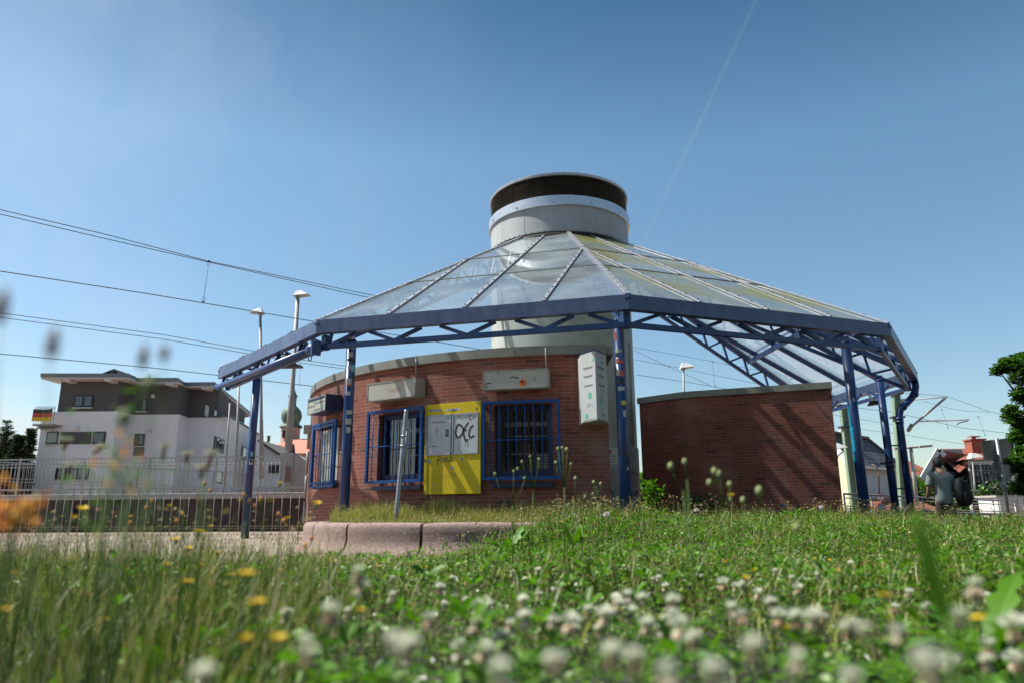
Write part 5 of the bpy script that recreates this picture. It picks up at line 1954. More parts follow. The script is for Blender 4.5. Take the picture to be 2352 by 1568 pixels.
mb = MB(); mb.prism(upp, ZB, ZR); mb.build('upper_wall', M['render_grey'], ap)
rf = [(at_y(93, 860, 58.6).x, 58.6), (at_y(293, 875, 58.9).x, 58.9), (at_y(318, 884, 61.2).x, 61.0), (at_y(407, 885, 61).x, 61.0), (at_y(420, 892, 63).x, 63.2), (at_y(492, 896, 63.2).x, 63.2), (at_y(576, 948, 83).x, 83.0), (at_y(93, 860, 58.6).x, 92)]
mb = MB(); mb.prism(rf, ZR + 0.14, ZR + 0.46, mt=0); roofo = mb.build('roof', M['zinc'], ap)
mb = MB(); mb.prism([(x_ + 0.06, y_ + 0.08) for x_, y_ in rf], ZR, ZR + 0.138); 
for (x_, y_) in ((rf[0][0] + 2, 59.5), (xA1 - 0.5, 59.5), (xB1 - 0.6, 61.6), (xC1 - 2.0, 63.8)):
    mb.box((x_, y_, ZR - 0.09), (0.55, 1.2, 0.18))
mb.build('soffit', M['soffit'], ap)
mb = MB()
for j in range(22):
    t_ = j / 21
    mb.box((rf[5][0] + (rf[6][0] - rf[5][0]) * t_ - 0.7, 63.6 + 19 * t_, ZR - 0.06), (1.2, 0.16, 0.12))
mb.build('rafter_tail', M['soffit'], ap)


def hwin(u0, v0, u1, v1, Y, parts=1, shut=False, panel=None):
    a, b = at_y(u0, v1, Y - 0.03), at_y(u1, v0, Y - 0.03)
    w, h = b.x - a.x, b.z - a.z
    c = Vector(((a.x + b.x) / 2, Y - 0.03, (a.z + b.z) / 2))
    mb = MB()
    mb.box(c, (w, 0.10, h))
    o = mb.build('window', M['frame_dark'], ap)
    for i in range(parts):
        pw = w / parts - 0.22
        cx_ = a.x + w * (i + 0.5) / parts
        mb = MB()
        mb.box((cx_, Y - 0.095, c.z + 0.03), (pw, 0.03, h - 0.26))
        mb.build('shutter' if shut else 'pane', M['shutter' if shut else 'winglass'], o)
    mb = MB()
    mb.box((c.x, Y - 0.14, a.z - 0.05), (w + 0.12, 0.22, 0.07))
    mb.build('sill', M['white'], o)
    return o


def zz(x, y): return ((60 + x / 3.92) * 0.91875, (880 + y / 3.92) * 0.91875)


def hw2(x0, y0, x1, y1, Y, **k):
    u0, v0 = zz(x0, y0)
    u1, v1 = zz(x1, y1)
    hwin(u0, v0, u1, v1, Y, **k)


hw2(490, 420, 685, 540, YA, parts=2)
hw2(212, 775, 345, 900, YA, shut=True)
hw2(668, 775, 805, 898, YA)
hw2(1108, 457, 1213, 575, YB)
hw2(1075, 797, 1187, 916, YB)
hw2(300, 1130, 640, 1245, YA, parts=3)
for (x0, y0, x1, y1, Y, mt) in ((347, 777, 666, 898, YA, 'render_grey'), (1068, 926, 1178, 1010, YB, 'rust'), (1251, 412, 1283, 445, YB, 'white'), (1217, 752, 1252, 785, YB, 'white'), (497, 728, 538, 764, YA, 'white')):
    a, b = at_y(*zz(x0, y1), Y - 0.05), at_y(*zz(x1, y0), Y - 0.05)
    mb = MB()
    mb.box(((a.x + b.x) / 2, Y - 0.03, (a.z + b.z) / 2), (b.x - a.x, 0.08 if mt != 'white' else 0.3, b.z - a.z))
    mb.build('wall_panel' if mt != 'white' else 'vent_box', M[mt], ap)
# side facade windows
dD = (D1 - D0).normalized()
nD = Vector((dD.y, -dD.x, 0))


def side(x0, y0, x1, y1, off=0.04, mt='frame_dark', nm='window', up=False):
    base = D0 if not up else Vector((upp[5][0], upp[5][1], 0))
    dd_ = dD if not up else Vector((upp[7][0] - upp[5][0], upp[7][1] - upp[5][1], 0)).normalized()
    a, b = at_plane(*zz(x0, y1), base, dd_), at_plane(*zz(x1, y0), base, dd_)
    za, zb = at_plane(*zz((x0 + x1) / 2, y1), base, dd_).z, at_plane(*zz((x0 + x1) / 2, y0), base, dd_).z
    A, B = Vector((a.x, a.y, 0)), Vector((b.x, b.y, 0))
    c = (A + B) / 2
    c.z = (za + zb) / 2
    mb = MB()
    mb.box(c, ((B - A).length, off * 2.5, zb - za), rz=atan2(dd_.y, dd_.x))
    o = mb.build(nm, M[mt], ap)
    if nm == 'window':
        mb = MB()
        mb.box(c + nD * off * 1.3, ((B - A).length * 0.62, 0.05, (zb - za) * 0.8), rz=atan2(dd_.y, dd_.x))
        mb.build('pane', M['winglass'], o)


side(1855, 835, 1965, 975)
side(2125, 925, 2185, 1035)
side(1775, 520, 1808, 625, mt='shutter', nm='door', up=True)
side(1850, 565, 1888, 630, up=True)
side(1925, 615, 1980, 670, up=True)
side(2068, 590, 2095, 720, up=True)
side(2110, 690, 2138, 738, up=True)
side(1860, 1160, 1945, 1280)
side(2085, 910, 2100, 960)
mb = MB()
A, B = Vector((upp[5][0] - 0.2, YC - 0.1, ZB + 0.08)), Vector((D1.x, D1.y, ZB + 0.08))
mb.bar(A, A + Vector((xC1 - upp[5][0], 0, 0)), 0.3, 0.1)
mb.bar(D0 + Vector((0, 0, ZB + 0.08)), B, 0.3, 0.12)
mb.build('parapet', M['zinc'], ap)
# balcony with flag
bl0, bl1 = at_y(84, 944, 59.0), at_y(128, 944, 59.0)
mb = MB()
zb0 = at_y(100, 975, 59).z
mb.box(((bl0.x + bl1.x) / 2, 59.6, zb0), (bl1.x - bl0.x + 0.1, 1.6, 0.14))
for j in range(4):
    x_ = bl0.x + (bl1.x - bl0.x) * (j + 0.2) / 3.6
    mb.bar((x_, 59.0, zb0 - 0.35), (x_, 59.9, zb0), 0.1, 0.12)
mb.build('balcony', M['lampgrey'], ap)
mb = MB()
zt1 = at_y(100, 934, 59).z
for z_ in (zt1, zt1 - 0.15): mb.bar((bl0.x, 58.85, z_), (bl1.x, 58.85, z_), 0.05, 0.04)
for j in range(9):
    x_ = bl0.x + (bl1.x - bl0.x) * j / 8
    mb.bar((x_, 58.85, zb0), (x_, 58.85, zt1), 0.03, 0.03, up=(0, 1, 0))
mb.build('balcony_railing', M['rail'], ap)
zf0, zf1 = at_y(100, 965, 58.7).z, at_y(100, 938, 58.7).z
mb = MB()
nxf, H3 = 14, (zf1 - zf0) / 3
for b_ in range(3):
    vs = []
    for i in range(nxf + 1):
        x_ = bl0.x - 0.1 + (bl1.x - bl0.x) * i / nxf
        for z_ in (zf1 - H3 * b_, zf1 - H3 * (b_ + 1)):
            vs.append((x_ + 0.02 * sin(z_ * 3), 58.70 + 0.07 * sin(i * 1.3) * (0.4 + 0.3 * b_), z_ - 0.05 * sin(i / nxf * pi)))
    mb.add(vs, [(2 * i, 2 * i + 1, 2 * i + 3, 2 * i + 2) for i in range(nxf)], b_)
fo = solo(mb, 'flag', [M['flagk'], M['flagr'], M['flagy']], 'black red and gold flag hung over the balcony rail of the apartment house', 'flag')
sf = fo.modifiers.new('thick', 'SOLIDIFY'); sf.thickness = 0.02
# roof furniture
mb = MB()
p0, p2 = at_y(212, 866, 60.6), at_y(300, 878, 60.6)
pk_ = at_y(262, 847, 60.6)
mb.bar(p0, pk_, 0.10, 0.06)
mb.bar(pk_, p2, 0.10, 0.06)
q_ = Vector((0, 3.5, 0))
mb.bar(p0 + q_, pk_ + q_, 0.10, 0.06)
mb.bar(pk_, pk_ + q_, 0.1, 0.06)
for t_ in (0.05, 0.3, 0.55, 0.8): mb.bar(pk_.lerp(p2, t_), p0.lerp(p2, 0.4 + t_ * 0.5), 0.05, 0.05)
mb.bar(pk_, p0.lerp(p2, 0.35), 0.05, 0.05)
mb.add([pk_, p2, p2 + q_, pk_ + q_], [(0, 1, 2, 3)], 1)
mb.add([p0, pk_, pk_ + q_, p0 + q_], [(0, 1, 2, 3)], 1)
mb.build('roof_rack', [M['zinc'], M['solar']], ap)
mb = MB()
c = at_y(343, 870, 64)
vs = []
Rm = Matrix.Rotation(radians(18), 3, 'Z') @ Matrix.Rotation(radians(70), 3, 'Y')
for j in range(5):
    r_ = 0.5 * j / 4
    for i in range(18): vs.append(c + Rm @ Vector((r_ * cos(i * pi / 9), r_ * sin(i * pi / 9), 0.35 * r_ * r_)))
mb.add(vs, [(j * 18 + i, j * 18 + (i + 1) % 18, (j + 1) * 18 + (i + 1) % 18, (j + 1) * 18 + i) for j in range(4) for i in range(18)], smooth=True)
mb.tube(c, c + Vector((0.05, 0, -0.9)), 0.04, n=6)
mb.bar(c + Vector((0, 0, -0.3)), c + Vector((-0.9, 0, -0.35)), 0.05, 0.05)
mb.build('satellite_dish', M['signcase'], ap)
mb = MB()
c = at_y(423, 893, 65)
mb.tube(c + Vector((0, 0, -0.4)), c + Vector((0, 0, 0.45)), 0.09, n=8)
mb.tube(c + Vector((0, 0, 0.3)), c + Vector((0, 0, 0.5)), 0.13, n=8)
mb.build('chimney', M['bolt'], ap)

# grey pitched house and garage between apartment house and church
gh_ = empty('grey_house', at_y(625, 1050, 70), 'low house with a dark grey pitched roof left of the lamp block', 'building')
a, b, c_, d_ = at_y(603, 1015, 70), at_y(655, 1052, 70), at_y(603, 1180, 70), at_y(720, 1180, 70)
mb = MB()
mb.add([(a.x, 70, 0), (d_.x, 70, 0), (d_.x, 70, b.z - 0.3), (b.x, 70, b.z - 0.1), (a.x, 70, a.z - 0.1), (a.x, 78, 0), (d_.x, 78, 0), (d_.x, 78, b.z - 0.3), (b.x, 78, b.z - 0.1), (a.x, 78, a.z - 0.1)],
       [(0, 1, 2, 3, 4), (3, 8, 9, 4), (2, 7, 8, 3), (1, 6, 7, 2)])
mb.build('wall', M['render_white'], gh_)
mb = MB()
mb.bar(Vector((a.x - 0.3, 74, a.z + 0.15)), Vector((b.x + 0.5, 74, b.z - 0.2)), 9, 0.22)
mb.build('roof', M['render_grey'], gh_)
a, b = at_y(618, 1067, 69.9), at_y(640, 1085, 69.9)
mb = MB()
mb.box(((a.x + b.x) / 2, 69.95, (a.z + b.z) / 2), (b.x - a.x, 0.12, a.z - b.z))
mb.build('window', M['frame_dark'], gh_)

# ------------------------------------------------------------------ church
YCH = 150.0
cx_ = at_y(667, 1000, YCH).x
ch = empty('church', (cx_, YCH, 0), 'distant church with a green onion dome tower and pink red roof', 'church')
s_ = lambda px: px / FPX * YCH
zt = lambda v: at_y(667, v, YCH).z
mb = MB()
n8 = 8
mb.lathe([(s_(21), 0), (s_(21), zt(982))], (cx_, YCH, 0), n=8, a0=pi / 8, a1=2 * pi + pi / 8)
for f_ in mb.sm: pass
mb.sm = [False] * len(mb.sm)
tw = mb.build('tower', M['pinkstone'], ch)
mb = MB()
prof = [(25, 981), (24, 977), (17, 973), (19, 968), (22, 960), (22.5, 952), (20, 943), (14, 936), (8.5, 931), (8, 927), (8.5, 912), (11, 910), (10, 908), (7.5, 904), (4, 896), (1.8, 885), (0.6, 868), (0, 860)]
mb.lathe([(s_(r_ * 1.03), zt(v_)) for r_, v_ in prof], (cx_, YCH, 0), n=16)
mb.build('onion_dome', M['copper'], ch)
mb = MB()
for du in (-9, 9):
    x_ = cx_ + s_(du)
    mb.box((x_, YCH - s_(19.5), (zt(990) + zt(1006)) / 2), (s_(4.5), 1.0, zt(990) - zt(1006)))
mb.build('belfry_opening', M['black'], ch)
x0_, x1_ = at_y(609, 1030, YCH - 14).x, at_y(760, 1030, YCH - 14).x
zr1, ze1 = at_y(650, 1009, YCH).z, at_y(650, 1052, YCH).z
mb = MB()
mb.prism([(x0_ - 2, YCH - 12), (x1_, YCH - 12), (x1_, YCH + 12), (x0_ - 2, YCH + 12)], 0, ze1)
mb.build('nave_wall', M['pinkstone'], ch)
mb = MB()
mb.add([(x0_ - 3, YCH - 13, ze1), (x1_, YCH - 13, ze1), (x1_, YCH - 2, zr1), (x0_ + 1.5, YCH - 2, zr1), (x0_ - 3, YCH + 13, ze1), (x1_, YCH + 13, ze1)],
       [(0, 1, 2, 3), (0, 3, 4), (3, 2, 5, 4), (1, 5, 2)])
mb.build('roof', M['tile_pink'], ch)
mb = MB()
c = at_y(617, 1008, YCH - 3)
mb.box(c, (s_(5), s_(5), s_(12)))
mb.box(c + Vector((0, 0, s_(7))), (s_(7), s_(6), s_(2)))
c = at_y(645, 1026, YCH - 8)
mb.box(c, (s_(8), 3, s_(5)))
mb.build('dormer', M['render_grey'], ch)


# ------------------------------------------------------------------ houses on the right
def roof_uv(mb, vs, m=0):
    a = (Vector(vs[1]) - Vector(vs[0])).normalized()
    n = (Vector(vs[1]) - Vector(vs[0])).cross(Vector(vs[2]) - Vector(vs[0])).normalized()
    b = n.cross(a)
    mb.add(vs, [tuple(range(len(vs)))], m, [[((Vector(v_) - Vector(vs[0])).dot(a), (Vector(v_) - Vector(vs[0])).dot(b)) for v_ in vs]])


yh = empty('tiled_house', at_y(1990, 1150, 40), 'cream and grey house with a dark tiled roof behind the blue column', 'building')
c0 = at_y(1946, 1065, 36.0)
cR = at_y(2062, 1062, 41.0)
cL = at_y(1880, 1065, 39.0)
zev = at_y(1946, 1064, 36).z
zrd = at_y(1945, 1003, 40).z
bk = cL + (cR - c0)
mb = MB()
mb.add([(c0.x, c0.y, -1), (cR.x, cR.y, -1), (cR.x, cR.y, zev), (c0.x, c0.y, zev)], [(0, 1, 2, 3)], 1)
mb.add([(cL.x, cL.y, -1), (c0.x, c0.y, -1), (c0.x, c0.y, zev), ((cL.x + c0.x) / 2, (cL.y + c0.y) / 2, zrd - 0.15), (cL.x, cL.y, zev)], [(0, 1, 2, 3, 4)], 0)
mb.add([(cR.x, cR.y, -1), (bk.x, bk.y, -1), (bk.x, bk.y, zev), (cR.x, cR.y, zev)], [(0, 1, 2, 3)], 1)
mb.build('wall', [M['cream'], M['greyrender']], yh)
rA = Vector(((cL.x + c0.x) / 2, (cL.y + c0.y) / 2, zrd))
rB = rA + (cR - c0) * 0.72
rB.z = zrd
ov = (c0 - cL).normalized() * 0.5
dn_ = (cR - c0).normalized() * 0.4
mb = MB()
e0_ = Vector((c0.x, c0.y, zev - 0.1)) + ov - dn_
e1_ = Vector((cR.x, cR.y, zev - 0.1)) + ov + dn_
e2_ = Vector((bk.x, bk.y, zev - 0.1)) - ov + dn_
e3_ = Vector((cL.x, cL.y, zev - 0.1)) - ov - dn_
roof_uv(mb, [e0_, e1_, rB, rA - dn_])
roof_uv(mb, [e1_, e2_, rB])
roof_uv(mb, [e2_, e3_, rA - dn_, rB])
ro_ = mb.build('roof', M['tile_dark'], yh)
mb = MB()
mb.bar(e0_, rA - dn_, 0.08, 0.3)
mb.bar(rA - dn_, e3_, 0.08, 0.3)
mb.bar(e0_ + ov * 0.2, e1_ + ov * 0.2, 0.14, 0.12)
mb.build('roof_edge', M['white'], yh)
mb = MB()
mb.bar(rA - dn_ + Vector((0, 0, 0.04)), rB + Vector((0, 0, 0.04)), 0.3, 0.14)
mb.bar(rB + Vector((0, 0, 0.04)), e1_ + Vector((0, 0, 0.06)), 0.26, 0.12)
mb.build('ridge', M['render_grey'], yh)
mb = MB()
c = at_y(1942, 1003, 38.5)
mb.box(c, (0.5, 0.4, 0.8))
mb.build('chimney', M['greyrender'], yh)
mb = MB()
pts = [at_y(u, v, 35.4) for u, v in ((1926, 1165), (1921, 1060), (1924, 1046), (1934, 1037))]
mb.path(pts, 0.05, n=6)
mb.build('rain_pipe', M['lampgrey'], yh)
mb = MB()
pts = [at_y(u, v, 36.6) for u, v in ((2021, 1150), (2018, 1085), (2014, 1070), (2003, 1066))]
mb.path(pts, 0.035, n=6)
mb.build('cable_arc', M['rust'], yh)
mb = MB()
c = at_y(1939, 998, 38)
for j in range(4): mb.bar(c + Vector((-0.2, 0, 0.1 * j)), c + Vector((0.2, 0, 0.1 * j)), 0.03, 0.02)
mb.bar(c + Vector((0, 0, -0.4)), c + Vector((0, 0, 0.5)), 0.03, 0.03, up=(0, 1, 0))
mb.build('antenna', M['bolt'], yh)
mb = MB()
c = at_y(1948, 997, 38)
vs = [c + Vector((0.10 * cos(t_), 0, 0.33 * sin(t_))) for t_ in np.linspace(0, 2 * pi, 17)[:-1]]
mb.add(vs + [v_ + Vector((0.05, 0.08, 0)) for v_ in vs], [tuple(range(16))[::-1], tuple(range(16, 32))] + [(i, (i + 1) % 16, 16 + (i + 1) % 16, 16 + i) for i in range(16)])
mb.build('satellite_dish', M['chimneyred'], yh)

# far low houses closing the gap
for (u0, u1, v0, v1, Y, mt, rm, lab) in ((2040, 2072, 1075, 1180, 60, 'render_white', 'tile_dark', 'distant white house with a satellite dish between the blue columns'),
                                        (2075, 2140, 1090, 1180, 75, 'greyrender', 'tile_red', 'distant low house left of the red roofed house')):
    r_ = empty('distant_house', at_y((u0 + u1) / 2, 1180, Y), lab, 'building')
    a, b = at_y(u0, v0, Y), at_y(u1, v0, Y)
    mb = MB(); mb.prism([(a.x, Y), (b.x, Y), (b.x, Y + 9), (a.x, Y + 9)], -1, a.z); mb.build('wall', M[mt], r_)
    mb = MB()
    zr_ = a.z + 1.7
    A, B, C_, D_ = Vector((a.x - .4, Y - .5, a.z - .1)), Vector((b.x + .4, Y - .5, a.z - .1)), Vector((b.x + .4, Y + 4.5, zr_)), Vector((a.x - .4, Y + 4.5, zr_))
    roof_uv(mb, [A, B, C_, D_])
    roof_uv(mb, [D_, C_, Vector((b.x + .4, Y + 9.5, a.z - .1)), Vector((a.x - .4, Y + 9.5, a.z - .1))])
    mb.build('roof', M[rm], r_)
    for i in range(3):
        mb = MB()
        c = at_y(u0 + (u1 - u0) * (i + 0.5) / 3.2, v0 + 22, Y - 0.05)
        mb.box(c, (0.9, 0.12, 1.2))
        mb.build('window', M['frame_dark'], r_)

rh = empty('red_roof_house', at_y(2200, 1150, 45), 'house with red tiled roof, solar panels and tall white framed windows', 'building')


def z7(x, y, Y): return at_y(2060 * 0.91875 + x / 3.555, 860 * 0.91875 + y / 3.555, Y)


# main body
a, b = z7(900, 965, 46), z7(1700, 965, 46)
ze_ = z7(1200, 965, 46).z
zr_ = z7(1100, 850, 52).z
mb = MB()
mb.prism([(a.x + 1.5, 46), (b.x, 46), (b.x + 5, 58), (a.x + 6.5, 58)], -1, ze_)
mb.build('wall', M['cream'], rh)
# gable wing to the left
g0_, g1_, gp = z7(800, 1085, 44), z7(1105, 1045, 44), z7(893, 862, 44)
gp = z7(893, 862, 44)
SW = gp.x / 44 * 10.5 * 1.75
mb = MB()
mb.add([(g0_.x, 44, -1), (z7(1000, 900, 44).x, 44, -1), (z7(1000, 900, 44).x, 44, g1_.z), (gp.x, 44, gp.z - 0.2), (g0_.x, 44, g0_.z), (g0_.x + SW, 54, -1), (g0_.x + SW, 54, g0_.z), (gp.x + SW, 54, gp.z - 0.2), (z7(1000, 900, 44).x + SW, 54, g1_.z)],
       [(0, 1, 2, 3, 4), (5, 0, 4, 6), (4, 3, 7, 6)])
mb.build('gable_wall', M['cream'], rh)
mb = MB()
rr0, rr1 = Vector((gp.x, 43.5, gp.z)), Vector((gp.x + SW * 1.1, 55, gp.z))
el0 = Vector((z7(798, 1090, 43.5).x, 43.5, z7(798, 1090, 43.5).z))
er0 = Vector((z7(1110, 1048, 43.5).x, 43.5, z7(1110, 1048, 43.5).z))
roof_uv(mb, [el0, rr0, rr1, Vector((el0.x + SW * 1.1, 55, el0.z))])
mb.build('gable_roof', M['tile_red'], rh)
mb = MB()
mb.bar(el0 + Vector((0, -0.05, 0)), rr0 + Vector((0, -0.05, 0)), 0.12, 0.28)
mb.bar(rr0 + Vector((0, -0.05, 0)), rr0.lerp(er0, 0.28) + Vector((0, -0.05, 0)), 0.12, 0.28)
mb.build('barge_board', M['white'], rh)
mb = MB()
q4 = [z7(*p_, 43.93) for p_ in ((850, 980), (895, 890), (935, 930), (935, 1110), (865, 1110))]
mb.add(q4, [tuple(range(5))[::-1]])
o = mb.build('gable_window', M['winglass'], rh)
mb = MB()
for A_1, B_1 in ((q4[0], q4[1]), (q4[1], q4[2]), (q4[2], q4[3]), (q4[3], q4[4]), (q4[4], q4[0])): mb.bar(A_1, B_1, 0.08, 0.12)
mb.bar(z7(895, 890, 43.9), z7(900, 1110, 43.9), 0.06, 0.08, up=(0, 1, 0))
mb.build('frame', M['frame_dark'], o)
# main roof
A, B = Vector((z7(905, 850, 52).x, 52, zr_)), Vector((b.x + 2, 52, zr_))
C_, D_ = Vector((b.x + 2, 45.4, ze_)), Vector((z7(1030, 965, 45.4).x, 45.4, ze_))
mb = MB()
roof_uv(mb, [Vector((a.x + 1.0, 45.4, ze_)), C_, B, A])
roof_uv(mb, [A, B, Vector((b.x + 6, 58.6, ze_)), Vector((a.x + 6.5, 58.6, ze_))])
ro_ = mb.build('roof', M['tile_red'], rh)
nrf = (C_ - D_).cross(A - D_).normalized()
if nrf.z < 0: nrf = -nrf
mb = MB()
sp_ = [z7(*p_, 50) for p_ in ((945, 860), (1118, 855), (1118, 895), (1040, 905), (1060, 945), (1000, 945))]


def on_roof(x, y, off=0.08):
    r_ = z7(x, y, 50) - O
    t_ = (nrf.dot(D_ - O) + off) / nrf.dot(r_)
    return O + r_ * t_


mb.add([on_roof(*p_) for p_ in ((925, 858), (1118, 854), (1122, 896), (1030, 900), (1052, 945), (985, 945))], [tuple(range(6))[::-1]])
mb.build('solar_panel', M['solar'], ro_)
mb = MB()
roof_uv(mb, [on_roof(*p_, 0.0) for p_ in ((1108, 1048), (1190, 975), (1190, 940), (940, 868), (925, 905))])
mb.build('roof_slope', M['tile_red'], rh)
mb = MB()
cch = z7(1240, 865, 50)
mb.box(cch + Vector((0, 0, -0.4)), (0.95, 0.8, 2.2))
mb.box(cch + Vector((0, 0, 0.72)), (1.1, 0.95, 0.1))
mb.bar(cch + Vector((-0.35, 0, 0.95)), cch + Vector((0.35, 0, 0.95)), 0.4, 0.06)
mb.tube(cch + Vector((0, 0, 0.7)), cch + Vector((0, 0, 1.0)), 0.12, n=8)
mb.build('chimney', M['chimneyred'], ro_)
# bay with hipped roof and tall windows
by0, by1 = z7(1095, 965, 43.5), z7(1395, 965, 43.5)
bx_ = [(z7(1095, 960, 45.5).x, 45.8), (z7(1195, 960, 43).x, 43.2), (z7(1400, 960, 43).x, 43.2), (z7(1430, 960, 46).x, 46.3)]
mb = MB(); mb.prism(bx_, -1, ze_ - 0.05); mb.build('bay', M['white'], rh)
mb = MB()
pk2 = Vector((z7(1235, 895, 46).x, 46.5, z7(1235, 893, 46.5).z))
eb = [Vector((x_ * 1.0, y_, ze_)) for x_, y_ in offs([(x, y) for x, y in bx_], 0.35)]
for i in range(3): roof_uv(mb, [eb[i], eb[i + 1], pk2])
mb.build('bay_roof', M['tile_red'], rh)


def wp2(A, B, x0, x1, z0, z1, nm='window', mt='winglass'):
    A, B = Vector((A[0], A[1], 0)), Vector((B[0], B[1], 0))
    d = (B - A)
    n = Vector((d.y, -d.x, 0)).normalized()
    p0, p1 = A + d * x0, A + d * x1
    c = (p0 + p1) / 2
    c.z = (z0 + z1) / 2
    mb = MB(); mb.box(c, ((p1 - p0).length, 0.08, z1 - z0), rz=atan2(d.y, d.x))
    o = mb.build(nm, M[mt], rh)
    mb = MB()
    nb = 2
    fm_ = frame_map(c, d.normalized(), (0, 0, 1), n)
    w, h = (p1 - p0).length / 2, (z1 - z0) / 2
    for (u_, v_, w_, h_) in ((-w, 0, 0.06, 2 * h), (w, 0, 0.06, 2 * h), (0, 0, 0.05, 2 * h), (0, h, 2 * w, 0.06), (0, -h, 2 * w, 0.06), (0, h * 0.3, 2 * w, 0.04), (0, -h * 0.35, 2 * w, 0.04)):
        mb.box(fm_(u_, v_, 0.05), (w_, 0.05, h_), rz=atan2(d.y, d.x))
    mb.build('window_frame', M['frame_dark'], o)


zA, zB_, zC, zD = z7(1250, 985, 43.2).z, z7(1250, 1020, 43.2).z, z7(1250, 1035, 43.2).z, z7(1250, 1175, 43.2).z
zE2, zF = z7(1250, 1190, 43.2).z, z7(1250, 1275, 43.2).z
for x0, x1 in ((0.08, 0.37), (0.52, 0.82)):
    wp2(bx_[1], bx_[2], x0, x1, zB_, zA)
    wp2(bx_[1], bx_[2], x0, x1, zD, zC)
    wp2(bx_[1], bx_[2], x0, x1, zF, zE2)
for x0, x1 in ((0.10, 0.45), (0.58, 0.92)):
    wp2(bx_[0], bx_[1], x0, x1, zB_, zA)
    wp2(bx_[0], bx_[1], x0, x1, zD, zC)
    wp2(bx_[0], bx_[1], x0, x1, zF, zE2)
wp2((b.x - 8, 45.97), (b.x, 45.97), 0.1, 0.35, z7(1450, 1230, 46).z, z7(1450, 1150, 46).z)

# low brown roofed shed and white cabinet
sh = empty('shed', at_y(2085, 1150, 34), 'low red brown shed roof behind the railings', 'shed')
a, b = z7(395, 1265, 34), z7(945, 1250, 34)
mb = MB(); mb.prism([(a.x, 34), (b.x, 34), (b.x, 37), (a.x, 37)], -1, a.z - 0.5); mb.build('wall', M['greyrender'], sh)
mb = MB()
roof_uv(mb, [Vector((a.x, 33.6, a.z - 0.55)), Vector((b.x, 33.6, a.z - 0.55)), Vector((b.x, 36.5, a.z + 0.1)), Vector((a.x, 36.5, a.z + 0.1))])
mb.build('roof', M['tile_red'], sh)
cbx = empty('switch_cabinet', z7(1530, 1350, 24), 'white switch cabinet by the railings near the right edge', 'cabinet')
a, b = z7(1430, 1370, 24), z7(1625, 1245, 24)
mb = MB(); mb.prism([(a.x, 24), (b.x, 24), (b.x, 25), (a.x, 25)], -0.4, b.z); mb.build('body', M['white'], cbx, bevel=0.02)
mb = MB(); mb.prism([(a.x - .05, 23.95), (b.x + .05, 23.95), (b.x + .05, 25.05), (a.x - .05, 25.05)], b.z + 0.002, b.z + 0.06); mb.build('lid', M['signcase'], cbx)
mb = MB()
for x0, x1 in ((0.06, 0.47), (0.53, 0.94)):
    mb.box((a.x + (b.x - a.x) * (x0 + x1) / 2, 23.985, (a.z + b.z) / 2 - 0.05), ((b.x - a.x) * (x1 - x0), 0.02, (b.z - a.z) * 0.85))
mb.build('door', M['greyrender'], cbx)

# railings on the right


def rail2(px, Y0, Y1, label, zbase, n=7, bars=True):
    A, B = at_y(*px[0], Y0), at_y(*px[1], Y1)
    root = empty('pedestrian_railing', (A.x, A.y, zbase), label, 'railing', 'grey railings behind the lawn on the right')
    mb = MB(); mb.path([A, B], 0.024, n=8); mb.build('top_rail', M['rail'], root)
    for dz_ in (0.10, 0.30, 0.36):
        mb = MB(); mb.path([A - Vector((0, 0, dz_)), B - Vector((0, 0, dz_))], 0.013, n=6); mb.build('rail', M['rail'], root)
    for i in range(n + 1):
        p_ = A.lerp(B, i / n)
        mb = MB(); mb.tube((p_.x, p_.y, zbase), p_, 0.022, n=8); mb.build('post', M['rail'], root)
    if bars:
        mb = MB()
        for i in range(n * 10):
            p_ = A.lerp(B, i / (n * 10))
            mb.tube((p_.x, p_.y, zbase + 0.05), p_ - Vector((0, 0, 0.36)), 0.006, n=5)
        mb.build('bar_panel', M['rail'], root)


rail2([(1938, 1133), (2330, 1150)], 18.5, 21.0, 'grey railing starting at the brick wall end and passing behind the columns', -0.3)
rail2([(2120, 1172), (2440, 1190)], 17.0, 17.6, 'lower grey railing at the far right behind the leaves', -0.7, 6)
rail2([(2230, 1140), (2480, 1146)], 26.0, 27.0, 'farther grey railing beside the white cabinet', -0.3, 5, False)

# traffic signs seen from behind
tsn = empty('traffic_sign', z7(1490, 1430, 15.5), 'backs of a square and a round traffic sign on one post at the right edge', 'traffic sign')
YT = 15.5
mb = MB()
P0_, P1_ = z7(1510, 1440, YT), z7(1408, 765, YT)
mb.path([Vector((P0_.x + 0.02, YT, -0.4)), P1_], 0.035, n=12)
mb.build('post', M['steel'], tsn)
cR_ = [z7(*p_, YT + 0.06) for p_ in ((1283, 792), (1530, 765), (1558, 925), (1308, 945))]
mb = MB()
mb.add(cR_ + [p_ + Vector((0, 0.02, 0)) for p_ in cR_], [(3, 2, 1, 0), (4, 5, 6, 7), (0, 1, 5, 4), (1, 2, 6, 5), (2, 3, 7, 6), (3, 0, 4, 7)])
mb.build('square_plate', M['signgrey'], tsn, bevel=0.004)
mb = MB()
for i in range(4): mb.bar(cR_[i] + Vector((0, -0.01, 0)), cR_[(i + 1) % 4] + Vector((0, -0.01, 0)), 0.03, 0.02)
mb.build('plate_rim', M['steel'], tsn)
c = z7(1455, 1030, YT + 0.06)
r_ = (z7(1545, 1030, YT).x - z7(1365, 1030, YT).x) / 2
fmt = frame_map(c, (1, 0, 0), (0, 0, 1), (0, -1, 0))
mb = MB()
disc(mb, fmt, 0, 0, r_, 0.0, n=36)
disc(mb, fmt, 0, 0, r_, -0.015, n=36)
disc(mb, fmt, 0, 0, r_, 0.006, n=36, r2=r_ * 0.96, m=1)
mb.build('round_plate', [M['signgrey'], M['steel']], tsn)
